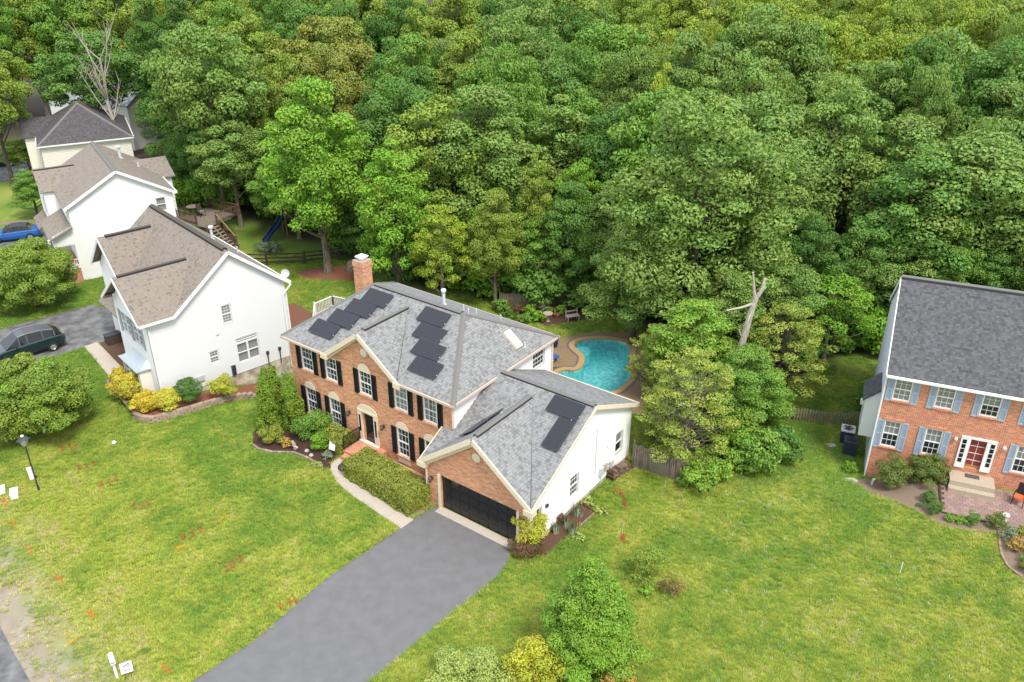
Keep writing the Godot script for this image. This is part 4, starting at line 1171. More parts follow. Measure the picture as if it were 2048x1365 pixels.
	for s in [0, 1]:
		var c: float = -4.1 + s * 1.9
		for k in [-1, 1]: window(h, F, X, c + k * 0.38, 3.55, 0.75, 1.5, 2, 2, "curtain", 0.2, M.white_vinyl)
		for k in [-1, 1]: shutter(h, F, X, c + k * 0.93, 3.5, 0.3, 1.6, M.green_trim)
	# bay with a swept metal roof on the ground floor
	b = MB.new(); wall(b, P3(0, 0, 0.0), X, -3.9, -1.2, 0.0, 2.35, [[-3.8, 0.85, -1.4, 2.25]]); wall(b, P3(-1.2, 0, 0), A, 0.0, 0.75, 0.0, 2.35); wall(b, P3(-3.9, 0, 0), Vector3(0, 0, 1), -0.75, 0.0, 0, 2.35)
	part(h, "bay_wall", b, M.siding_cream)
	for k in 3: window(h, P3(0, 0, 0.0), X, -3.4 + k * 0.8, 0.85, 0.8, 1.4, 1, 1, "blind", 1.0)
	b = MB.new()
	for k in 5:
		var q0 := k / 5.0; var q1 := (k + 1) / 5.0
		var f := func(t): return [lerpf(-0.2, 0.75, t), 2.34 + 0.5 * t * t]
		var p0: Array = f.call(q0); var p1: Array = f.call(q1)
		b.slab([P3(-4.1 + q0 * 0.4, p0[1], p0[0]), P3(-1.05 - q0 * 0.4, p0[1], p0[0]), P3(-1.05 - q1 * 0.4, p1[1], p1[0]), P3(-4.1 + q1 * 0.4, p1[1], p1[0])], 0.05)
		b.slab([P3(-1.05 - q0 * 0.4, p0[1], p0[0]), P3(-1.0, 2.34, 0.75), P3(-1.05 - q1 * 0.4, p1[1], p1[0])], 0.05)
	part(h, "bay_roof", b, mat(Color(0.44, 0.49, 0.52), 0.4, 0.3))
	roof(h, [P3(-12.0, 3.0, 1.45), P3(-5.7, 3.0, 1.45), P3(-5.7, 3.45, 2.2), P3(-12.0, 3.45, 2.2)], M.shingle_taupe)
	pbox(h, "garage_door", P3(-9.0, 1.1, 2.18), Vector3(4.6, 2.2, 0.06), M.white)
	# fittings
	downspout(h, [P3(0.02, 5.62, 0.45), P3(-0.22, 5.3, 0.8), P3(-0.22, 0.4, 0.8)], M.white)
	downspout(h, [P3(0.06, 5.6, 10.3), P3(-0.2, 4.9, 9.75), P3(-0.2, -0.6, 9.75)], M.white)
	downspout(h, [P3(-0.24, 5.2, 10.0), P3(-0.24, -0.8, 10.0)], M.white)
	b = MB.new(); b.lathe([[0.0, 0.0], [0.16, 0.0], [0.13, 0.07], [0.0, 0.08]], 12); part(h, "wall_vent", b, M.white, Transform3D(Basis(Vector3(0, 0, 1), Vector3.RIGHT, Vector3(0, -1, 0)).orthonormalized(), P3(-0.3, 3.6, 4.95)))
	pipe(h, P3(-6.76, 7.4, 8.3), 0.1, 0.75, true); pipe(h, P3(-4.68, 6.8, 9.05), 0.05, 0.4, false)
	pbox(h, "service_box", P3(-0.22, 0.95, 3.35), Vector3(0.14, 0.36, 0.5), M.pipe); pbox(h, "service_box", P3(-0.2, 0.7, 5.6), Vector3(0.16, 0.7, 0.26), M.panel_edge)
	for q in [[8.1, 1.0], [9.0, 1.0]]:
		b = MB.new(); b.tube([P3(-0.2, 0.0, q[0]), P3(-0.2, 1.0, q[0])], [0.035, 0.035], 6); b.box(P3(-0.2, 1.1, q[0]), Vector3(0.14, 0.24, 0.16)); part(h, "radon_pipe", b, M.lamp_metal)
	var dish := MB.new(); dish.lathe([[0.0, 0.0], [0.16, 0.02], [0.28, 0.08]], 14)
	dish.tube([Vector3(0, 0, 0), Vector3(0, -0.25, 0.1), Vector3(0, -0.5, 0.5)], [0.02, 0.02, 0.02], 5); dish.tube([Vector3(0, 0, 0.1), Vector3(0, 0.42, 0.25)], [0.012, 0.012], 5)
	part(h, "satellite_dish", dish, M.pipe, Transform3D(Basis(Vector3(1, 0, 0), 1.2) * Basis(Vector3(0, 0, 1), -0.9), P3(-0.2, 6.35, 10.15)))

# ---------------------------------------------------------------- the brick house across the side lawn
func right_house() -> void:
	var h := thing("red_brick_house", "red brick house with pale blue shutters, white trim and dark roof", "house", RP, RPHI)
	var X := Vector3.RIGHT; var F := P3(0, 0, 0.3)
	var ups := [0.97, 3.07, 5.25, 7.45]; var los := [0.90, 3.01, 7.45]
	var holes := []
	for c in ups: holes.append([c - 0.45, 4.2, c + 0.45, 5.55])
	for c in los: holes.append([c - 0.43, 1.18, c + 0.43, 2.86])
	holes.append([4.82, 0.9, 5.58, 2.72])
	var b := MB.new(); wall(b, F, X, 0.1, 14.0, -1.7, 5.72, holes); part(h, "front_wall", b, M.brick_red)
	b = MB.new(); wall(b, P3(0.1, 0, 0), Vector3(0, 0, 1), -10.08, -0.3, -2.0, 5.75); b.poly([P3(0.1, 5.75, 10.08), P3(0.1, 5.75, 0.3), P3(0.1, 9.25, 5.19)]); part(h, "side_wall", b, M.siding_cool)
	b = MB.new(); wall(b, P3(0, 0, 10.08), Vector3.LEFT, -14.0, -0.1, -2.0, 5.75); wall(b, P3(14, 0, 0), Vector3(0, 0, -1), 0.3, 10.08, -1.6, 5.75); part(h, "rear_wall", b, M.siding_cool)
	roof(h, [P3(0, 5.82, 0), P3(14.2, 5.82, 0), P3(14.2, 9.43, 5.19), P3(0, 9.43, 5.19)], M.shingle_dark); roof(h, [P3(0, 9.43, 5.19), P3(14.2, 9.43, 5.19), P3(14.2, 5.82, 10.38), P3(0, 5.82, 10.38)], M.shingle_dark)
	ridge_cap(h, P3(0, 9.47, 5.19), P3(14.2, 9.47, 5.19), M.cap_dark, 0.34, "ridge_vent", 0.06)
	gutter(h, P3(0, 5.72, -0.05), P3(14.2, 5.72, -0.05), M.white)
	rake(h, P3(-0.02, 5.7, 0), P3(-0.02, 9.3, 5.19), M.white, 0.22, 0.05); rake(h, P3(-0.02, 5.7, 10.38), P3(-0.02, 9.3, 5.19), M.white, 0.22, 0.05)
	b = MB.new(); b.slab([P3(0.02, 5.71, 0.02), P3(14.1, 5.71, 0.02), P3(14.1, 5.71, 0.3), P3(0.02, 5.71, 0.3)], 0.03); part(h, "soffit", b, M.white)
	for k in ups.size():
		window(h, F, X, ups[k], 4.2, 0.9, 1.35, 3, 2, "blind", 0.5 if k == 2 else 1.0, null, M.brick_red)
		for s in [-1, 1]: shutter(h, F, X, ups[k] + s * 0.64, 4.1, 0.33, 1.45, M.shutter_blue)
	for k in los.size():
		window(h, F, X, los[k], 1.18, 0.86, 1.68, 3, 2, "blind", 0.5, null, M.brick_red)
		pbox(h, "lintel", P3(los[k], 2.95, 0.28), Vector3(1.1, 0.17, 0.06), M.brick_red)
		for s in [-1, 1]: shutter(h, F, X, los[k] + s * 0.62, 1.05, 0.33, 1.82, M.shutter_blue)
	# door with sidelights
	var d := pbox(h, "front_door", P3(5.2, 1.8, 0.42), Vector3(0.74, 1.8, 0.05), mat(Color(0.23, 0.035, 0.03), 0.4))
	for q in [-0.45, 0.0, 0.45]: pbox(d, "door_rail", Vector3(0, q, 0.032), Vector3(0.7, 0.03, 0.02), M.white)
	pbox(d, "door_stile", Vector3(0, 0.0, 0.03), Vector3(0.02, 1.6, 0.02), M.white); pbox(d, "kick_plate", Vector3(0, -0.82, 0.03), Vector3(0.7, 0.12, 0.015), mat(Color(0.5, 0.36, 0.12), 0.35, 0.7))
	for s in [-1, 1]:
		var j := pbox(h, "door_surround", P3(5.2 + s * 0.63, 1.82, 0.26), Vector3(0.48, 1.95, 0.1), M.white)
		for k in 5: pbox(j, "sidelight", Vector3(s * 0.05, -0.5 + k * 0.3, 0.052), Vector3(0.2, 0.25, 0.012), M.dark_glass)
	pbox(h, "door_lintel", P3(5.2, 2.78, 0.26), Vector3(1.74, 0.1, 0.12), M.white)
	for q in [4.08, 6.42]:
		var g := MB.new(); g.lathe([[0.0, -0.1], [0.08, -0.07], [0.1, 0.0], [0.07, 0.08], [0.0, 0.1]], 10); part(h, "wall_lamp", g, M.white, Transform3D(Basis.IDENTITY, P3(q, 2.58, 0.2)))
	# concrete stoop of two steps with a doormat
	b = MB.new(); b.box(P3(5.28, 0.27, -0.24), Vector3(2.2, 0.56, 1.08)); part(h, "stoop", b, M.concrete_cream)
	b = MB.new(); b.box(P3(5.28, 0.13, -0.95), Vector3(2.24, 0.28, 0.36)); part(h, "step", b, M.concrete_cream)
	# bay on the side wall
	b = MB.new(); wall(b, P3(0, 0, 2.0), X, -0.64, 0.1, 0.54, 3.05); b.poly([P3(-0.64, 3.05, 2.0), P3(0.1, 3.05, 2.0), P3(0.1, 3.72, 2.0)]); wall(b, P3(-0.64, 0, 0), Vector3(0, 0, 1), -4.0, -2.0, 0.54, 3.05); wall(b, P3(0, 0, 4.0), Vector3.LEFT, -0.1, 0.64, 0.54, 3.05)
	b.poly([P3(-0.64, 0.54, 2.0), P3(-0.64, 0.54, 4.0), P3(0.1, 0.54, 4.0), P3(0.1, 0.54, 2.0)])
	part(h, "side_bay", b, M.siding)
	roof(h, [P3(-0.8, 3.02, 1.85), P3(0.1, 3.85, 1.85), P3(0.1, 3.85, 4.1), P3(-0.8, 3.02, 4.1)], M.shingle_dark, 0.12)
	downspout(h, [P3(0.06, 5.6, 0.1), P3(0.06, 5.3, 0.26), P3(0.06, -1.2, 0.26), P3(-0.2, -1.3, 0.05)], M.white)
	pbox(h, "foundation", P3(3.5, -1.35, 0.28), Vector3(7.0, 0.5, 0.06), M.stucco)
	pbox(h, "wall_box", P3(-0.72, 1.9, 3.6), Vector3(0.16, 0.3, 0.24), M.white)

# ---------------------------------------------------------------- houses further along the street
func far_houses() -> void:
	var X := Vector3.RIGHT; var A := Vector3(0, 0, -1)
	var h := thing("gabled_white_house", "white house with brown gabled roofs and porch, second along the street", "house", Vector3(-35.68, 0, -65.63), -1.003)
	var W := 8.71; var ye := 6.29; var yp := 8.76
	var b := MB.new()
	wall(b, P3(-0.3, 0, 0), A, 0.3, W - 0.3, -0.3, ye - 0.05, [[7.0, 4.7, 7.8, 5.9]])
	b.poly([P3(-0.3, ye - 0.05, 0.3), P3(-0.3, ye - 0.05, W - 0.3), P3(-0.3, yp - 0.14, W / 2)])
	wall(b, P3(-0.3, 0, 0), A, -1.3, 0.3, -0.3, 4.1, [[-1.15, 1.45, 0.2, 3.2]]); b.poly([P3(-0.3, 4.1, -1.3), P3(-0.3, 4.1, 0.3), P3(-0.3, 4.75, 0.3)])
	part(h, "side_wall", b, M.siding)
	window(h, P3(-0.3, 0, 0), A, 7.4, 4.7, 0.8, 1.2, 1, 1, "blind", 1.0)
	b = MB.new(); wall(b, P3(0, 0, 0.3), X, -5.8, -0.3, 0, ye, [[-1.9, 4.95, -0.9, 6.0]]); part(h, "front_wall", b, M.siding)
	window(h, P3(0, 0, 0.3), X, -1.4, 4.95, 1.0, 1.05, 1, 1, "blind", 1.0)
	b = MB.new(); wall(b, P3(-5.8, 0, 0), A, -0.8, 0.3, 0, ye); wall(b, P3(0, 0, -0.8), X, -10.4, -5.8, 0, ye, [[-7.2, 4.2, -6.2, 5.6]]); b.poly([P3(-10.3, ye, -0.8), P3(-5.9, ye, -0.8), P3(-8.1, 7.5, -0.8)]); part(h, "front_wall", b, M.siding)
	window(h, P3(0, 0, -0.8), X, -6.7, 4.2, 1.0, 1.4, 1, 1, "blind", 1.0)
	b = MB.new(); wall(b, P3(0, 0, W - 0.3), Vector3.LEFT, 0.3, 10.4, -0.3, ye); wall(b, P3(-10.4, 0, 0), Vector3(0, 0, 1), -(W - 0.3), 0.8, -0.3, ye); part(h, "rear_wall", b, M.siding)
	roof(h, [P3(0, ye, 0), P3(0, yp, W / 2), P3(-10.6, yp, W / 2), P3(-10.6, ye, 0)], M.shingle_taupe); roof(h, [P3(0, yp, W / 2), P3(0, ye, W), P3(-10.6, ye, W), P3(-10.6, yp, W / 2)], M.shingle_taupe)
	roof(h, [P3(-5.6, ye + 0.02, -1.05), P3(-8.1, 7.62, -1.05), P3(-8.1, 7.62, 2.4), P3(-5.6, ye + 0.02, 0.05)], M.shingle_taupe); roof(h, [P3(-10.6, ye + 0.02, -1.05), P3(-8.1, 7.62, -1.05), P3(-8.1, 7.62, 2.4), P3(-10.6, ye + 0.02, 0.05)], M.shingle_taupe)
	roof(h, [P3(-5.0, ye - 0.05, W - 0.2), P3(-8.0, 7.3, 6.8), P3(-8.0, 7.3, W + 1.1), P3(-5.0, ye - 0.05, W + 1.1)], M.shingle_taupe); roof(h, [P3(-11.0, ye - 0.05, W - 0.2), P3(-8.0, 7.3, 6.8), P3(-8.0, 7.3, W + 1.1), P3(-11.0, ye - 0.05, W + 1.1)], M.shingle_taupe)
	b = MB.new(); wall(b, P3(-5.3, 0, 0), A, W - 0.3, W + 0.8, 0, ye); wall(b, P3(0, 0, W + 0.8), Vector3.LEFT, 5.3, 10.7, 0, ye); part(h, "rear_wall", b, M.siding)
	roof(h, [P3(0.1, 4.75, 0.3), P3(-5.6, 4.75, 0.3), P3(-5.6, 3.9, -1.6), P3(0.1, 3.9, -1.6)], M.shingle_taupe)
	roof(h, [P3(-6.2, 3.6, -0.8), P3(-10.2, 3.6, -0.8), P3(-10.0, 3.0, -1.8), P3(-6.4, 3.0, -1.8)], M.shingle_taupe)
	ridge_cap(h, P3(0, yp + 0.03, W / 2), P3(-10.6, yp + 0.03, W / 2), M.cap, 0.4); ridge_cap(h, P3(-8.1, 7.66, -1.0), P3(-8.1, 7.66, 2.2), M.vent_dark, 0.24, "ridge_vent", 0.05)
	rake(h, P3(0.02, ye - 0.1, 0), P3(0.02, yp - 0.1, W / 2), M.white, 0.22, 0.05); rake(h, P3(0.02, ye - 0.1, W), P3(0.02, yp - 0.1, W / 2), M.white, 0.22, 0.05)
	gutter(h, P3(0, ye - 0.08, W + 0.04), P3(-5, ye - 0.08, W + 0.04), M.white)
	pipe(h, P3(-7.37, 7.85, 5.95), 0.13, 0.9, true); pipe(h, P3(-6.14, 7.2, 7.1), 0.08, 0.3, false)
	# porch: brick base, rail and dark opening
	b = MB.new(); b.box(P3(-2.4, 0.55, -0.75), Vector3(4.9, 1.3, 1.9)); part(h, "porch_base", b, M.brick_red)
	b = MB.new()
	b.beam(P3(0.05, 2.05, -1.55), P3(0.05, 2.05, 0.2), 0.06, 0.06); b.beam(P3(0.05, 1.3, -1.55), P3(0.05, 1.3, 0.2), 0.06, 0.06)
	for k in 12: b.beam(P3(0.05, 1.3, -1.55 + k * 0.155), P3(0.05, 2.05, -1.55 + k * 0.155), 0.04, 0.04)
	part(h, "porch_rail", b, M.white)
	pbox(h, "porch_post", P3(0.0, 2.6, -1.6), Vector3(0.16, 2.8, 0.16), M.white)

	var g := thing("hip_roofed_house", "cream house with dark weathered hip roof, third along the street", "house", Vector3(-48.36, 0, -86.84), -1.1065)
	W = 9.21; ye = 5.68; yp = 8.72
	b = MB.new(); wall(b, P3(-0.3, 0, 0), A, 0.3, W - 0.3, -0.3, ye - 0.1); part(g, "side_wall", b, M.siding_cream)
	b = MB.new(); wall(b, P3(0, 0, 0.3), X, -10.3, -0.3, -0.3, ye - 0.1, [[-2.6, 3.4, -1.5, 4.9]]); part(g, "front_wall", b, M.siding_cream)
	window(g, P3(0, 0, 0.3), X, -2.05, 3.4, 1.1, 1.5, 2, 2, "blind", 0.5)
	b = MB.new(); wall(b, P3(0, 0, W - 0.3), Vector3.LEFT, 0.3, 10.3, -0.3, ye - 0.1); wall(b, P3(-10.3, 0, 0), Vector3(0, 0, 1), -(W - 0.3), -0.3, -0.3, ye - 0.1); part(g, "rear_wall", b, M.siding_cream)
	var c := [P3(0, ye, 0), P3(0, ye, W), P3(-10.6, ye, W), P3(-10.6, ye, 0)]
	var r0 := P3(-4.94, yp, W / 2); var r1 := P3(-5.7, yp, W / 2)
	roof(g, [c[0], c[1], r0], M.shingle_hip); roof(g, [c[1], c[2], r1, r0], M.shingle_hip); roof(g, [c[2], c[3], r1], M.shingle_hip); roof(g, [c[3], c[0], r0, r1], M.shingle_hip)
	for q in [[c[0], r0], [c[1], r0], [c[2], r1], [c[3], r1], [r0, r1]]: ridge_cap(g, q[0], q[1], M.cap, 0.34, "hip_cap")
	roof(g, [P3(-4.4, ye + 0.02, -1.4), P3(-7.0, 7.2, -1.4), P3(-7.0, 7.2, 2.4), P3(-4.4, ye + 0.02, 0)], M.shingle_hip); roof(g, [P3(-9.6, ye + 0.02, -1.4), P3(-7.0, 7.2, -1.4), P3(-7.0, 7.2, 2.4), P3(-9.6, ye + 0.02, 0)], M.shingle_hip)
	b = MB.new(); wall(b, P3(0, 0, -1.1), X, -9.3, -4.7, 0, ye); b.poly([P3(-9.3, ye, -1.1), P3(-4.7, ye, -1.1), P3(-7.0, 7.0, -1.1)]); wall(b, P3(-4.7, 0, 0), A, -1.1, 0.3, 0, ye); part(g, "front_wall", b, M.siding_cream)
	for k in 4: gutter(g, c[k] + Vector3(0, -0.09, 0), c[(k + 1) % 4] + Vector3(0, -0.09, 0), M.white, 0.2)
	pbox(g, "rear_deck", P3(-3.0, 2.2, W + 1.4), Vector3(5.0, 0.2, 3.2), M.wood_dark)
	for k in 3: pbox(g, "deck_post", P3(-0.7 - k * 2.2, 1.0, W + 2.8), Vector3(0.14, 2.2, 0.14), M.wood_dark)

	var f := thing("grey_roofed_house", "pale grey roofed house half hidden by trees, farthest along the street", "house", Vector3(-47.0, 0, -106.5), -0.45)
	b = MB.new(); wall(b, P3(0, 0, 0), A, 0, 11, -0.3, 5.6); b.poly([P3(0, 5.6, 0), P3(0, 5.6, 11), P3(0, 8.8, 5.5)]); wall(b, P3(0, 0, 0), X, -14, 0, -0.3, 5.6); part(f, "wall", b, M.siding)
	b = MB.new(); wall(b, P3(0, 0, 11), Vector3.LEFT, 0, 14, -0.3, 5.6); wall(b, P3(-14, 0, 0), Vector3(0, 0, 1), -11, 0, -0.3, 5.6); b.poly([P3(-14, 5.6, 11), P3(-14, 5.6, 0), P3(-14, 8.8, 5.5)]); part(f, "wall", b, M.siding)
	roof(f, [P3(0.3, 5.5, -0.3), P3(0.3, 8.95, 5.5), P3(-14.3, 8.95, 5.5), P3(-14.3, 5.5, -0.3)], M.roof_pale); roof(f, [P3(0.3, 8.95, 5.5), P3(0.3, 5.5, 11.3), P3(-14.3, 5.5, 11.3), P3(-14.3, 8.95, 5.5)], M.roof_pale)
	b = MB.new(); b.box(P3(-1.6, 6.6, 10.3), Vector3(1.3, 2.6, 1.3)); var fc := part(f, "chimney", b, M.brick_red)

# ---------------------------------------------------------------- paving, beds, pool
func hardscape() -> void:
	var b := MB.new(); b.flat(DRIVE, 0.022, 0.08); struct("driveway", b, M.asphalt)
	var crack := MB.new()
	for run in [[[-4.3, -34.0], [-4.9, -33.0], [-5.4, -31.9], [-6.3, -30.8], [-6.9, -29.6]], [[-2.0, -32.6], [-2.6, -31.6], [-2.8, -30.9]], [[-7.6, -31.4], [-8.3, -29.9], [-9.3, -28.6], [-9.8, -27.2]]]:
		for i in run.size() - 1:
			var p := Vector2(run[i][0], run[i][1]); var q := Vector2(run[i + 1][0], run[i + 1][1])
			for k in 6:
				var a0 := p.lerp(q, k / 6.0) + Vector2(sin(k * 2.1 + i) * 0.03, 0); var a1 := p.lerp(q, (k + 1) / 6.0) + Vector2(sin((k + 1) * 2.1 + i) * 0.03, 0)
				crack.quad(Vector3(a0.x, 0.026, a0.y), Vector3(a1.x, 0.026, a1.y), Vector3(a1.x + 0.022, 0.026, a1.y), Vector3(a0.x + 0.022, 0.026, a0.y))
	struct("driveway_crack", crack, M.mulch_tan)
	b = MB.new(); b.flat(DRIVE_L, 0.022, 0.08); struct("neighbour_driveway", b, M.asphalt_old)
	b = MB.new(); b.flat(STREET, 0.018, 0.08); struct("street", b, M.asphalt_old)
	var vg := []
	for k in 24: vg.append([lerpf(-62.0, -17.0, k / 23.0) + 0.6 + 0.5 * sin(k * 2.7), lerpf(-62.0, -22.0, k / 23.0) - 0.4 + 0.5 * sin(k * 1.9)])
	for q in [[-17.0, -21.0], [-18.2, -21.0], [-19.4, -24.4], [-21.5, -26.6], [-22.8, -27.9], [-24.6, -30.2], [-60.0, -59.5]]: vg.append(q)
	b = MB.new(); b.flat(vg, 0.008, 0.05); struct("gravel_verge", b, M.gravel)
	b = MB.new(); b.flat([[-52.0, -72.5], [-44.0, -77.6], [-41.5, -76.0], [-39.0, -72.0], [-46.0, -66.0], [-56.0, -66.0]], 0.02, 0.05); struct("far_driveway", b, M.asphalt_old)
	b = MB.new(); b.flat([[-75.0, -92.0], [-58.5, -103.5], [-53.0, -99.0], [-57.0, -93.0], [-70.0, -85.0]], 0.02, 0.05); struct("far_driveway", b, M.asphalt_old)
	b = MB.new(); b.flat([[-50.2, -79.2], [-46.9, -80.5], [-46.5, -81.2], [-50.2, -80.2]], 0.012, 0.05); struct("far_path", b, M.mulch_tan)
	# concrete strip in front of the garage door
	b = MB.new(); b.flat(house_poly(MP, MPHI, [[13.2, -1.8], [18.3, -1.8], [18.3, -1.28], [13.2, -1.28]]), 0.03, 0.08); struct("garage_apron", b, M.concrete)
	# front walk, poured in bays
	var w := Node3D.new(); w.name = "front_walk"; w.set_meta("kind", "structure"); add_child(w)
	for i in WALK_L.size() - 1:
		var q := [WALK_L[i], WALK_L[i + 1], WALK_R[i + 1], WALK_R[i]]
		var c := Vector2.ZERO
		for p in q: c += Vector2(p[0], p[1]) / 4.0
		var s := []
		for p in q:
			var d := Vector2(p[0], p[1])
			d = d.move_toward(c, 0.012); s.append([d.x, d.y])
		b = MB.new(); b.flat(s, 0.035, 0.1); part(w, "walk_slab", b, M.concrete)
	# planting beds
	b = MB.new(); b.flat(BED_M, 0.04, 0.08); struct("mulch_bed", b, M.mulch_brown)
	b = MB.new(); b.flat(BED_G, 0.02, 0.08); struct("hedge_bed", b, M.mulch_tan)
	b = MB.new(); b.flat(BED_S, 0.03, 0.08); struct("side_bed", b, M.soil)
	struct("raised_bed", draped(BED_L, 0.2, true), M.mulch_red)
	b = MB.new(); b.flat(MULCH, 0.03, 0.08); struct("tree_ring_mulch", b, M.mulch_red)
	b = MB.new(); b.flat(GARDEN, 0.02, 0.08); struct("garden_bed", b, M.soil)
	b = MB.new(); b.flat(BED_F, 0.03, 0.08); struct("flower_bed", b, M.mulch_tan)
	b = MB.new(); b.flat(SWBED, 0.03, 0.08); struct("bare_bed", b, M.soil)
	b = MB.new(); b.flat(SIDEWALK_L, 0.04, 0.1); struct("neighbour_walk", b, M.concrete)
	# the sloping bed by the red brick house follows the ground
	struct("sloping_bed", draped(BED_R, 0.03, false), M.mulch_tan)
	# edging stones of the mulch bed
	var ed := thing("bed_edging", "curved row of tan edging stones round the brown mulch bed", "edging")
	var pts := [[-15.14, -41.86], [-14.72, -41.45], [-13.86, -41.12], [-12.57, -41.06], [-11.73, -40.58], [-11.0, -39.98], [-10.52, -39.5]]
	stones(ed, pts, 0.26, Vector3(0.24, 0.11, 0.12), [M.edge_stone, M.block], 1, 0.0)
	# retaining wall of stacked blocks in front of the white house
	var rw := thing("retaining_wall", "curved low wall of stacked tan blocks before the white house", "wall")
	stones(rw, [[-23.25, -44.9], [-22.6, -44.45], [-21.82, -44.31], [-20.97, -44.87], [-19.91, -45.58], [-18.94, -46.39], [-18.1, -47.14], [-16.88, -48.59]], 0.42, Vector3(0.395, 0.138, 0.26), [M.block, M.block2], 3, 0.0)
	var re := thing("brick_edging", "thin brick edging beside the gold shrubs and neighbour's walk", "edging")
	stones(re, [[-26.5, -48.81], [-25.9, -47.97], [-24.6, -46.5], [-23.45, -45.1]], 0.3, Vector3(0.28, 0.1, 0.12), [M.paver_a, M.block2], 1, 0.32)

func bed_y(x: float, z: float) -> float:
	var l := loc(LP, LPHI, x, z)
	return maxf(0.32 - 0.15 * maxf(l.y, 0.0), ht(x, z) + 0.08)

# a bed laid over uneven ground in small squares, cut to its outline
func draped(outline: Array, dy: float, raised: bool) -> MB:
	var g := MB.new()
	var pr := pv(outline); var bb := bounds(pr)
	var st := 0.5
	for i in int(bb.size.x / st) + 1:
		for j in int(bb.size.y / st) + 1:
			var x := bb.position.x + i * st; var z := bb.position.y + j * st
			for piece in Geometry2D.intersect_polygons(PackedVector2Array([Vector2(x, z), Vector2(x + st, z), Vector2(x + st, z + st), Vector2(x, z + st)]), pr):
				var q := []
				for p in piece: q.append(Vector3(p.x, bed_y(p.x, p.y) if raised else ht(p.x, p.y) + dy, p.y))
				var tri := Geometry2D.triangulate_polygon(piece)
				for t in range(0, tri.size(), 3):
					var a: Vector3 = q[tri[t]]; var b: Vector3 = q[tri[t + 1]]; var c: Vector3 = q[tri[t + 2]]
					if (b - a).cross(c - a).y < 0.0: g.poly([a, c, b])
					else: g.poly([a, b, c])
	return g

func stones(parent: Node3D, pts: Array, step: float, s: Vector3, ms: Array, courses: int, y: float) -> void:
	var c := Curve2D.new()
	for p in pts: c.add_point(Vector2(p[0], p[1]))
	var r := RandomNumberGenerator.new(); r.seed = pts.size() * 31 + courses
	var len := c.get_baked_length()
	for k in courses:
		var d := step * (0.5 if k % 2 == 0 else 1.0)
		while d < len - step * 0.4:
			var a := c.sample_baked(d - step * 0.3); var b := c.sample_baked(d + step * 0.3); var m := (a + b) * 0.5
			var ang := -(b - a).angle() + r.randf_range(-0.03, 0.03)
			pbox(parent, "block", Vector3(m.x + r.randf_range(-0.01, 0.01), y + ht(m.x, m.y) + s.y * 1.04 * (k + 0.5) + r.randf_range(-0.004, 0.004), m.y), s, ms[r.randi() % ms.size()], Basis(Vector3.UP, ang))
			d += step

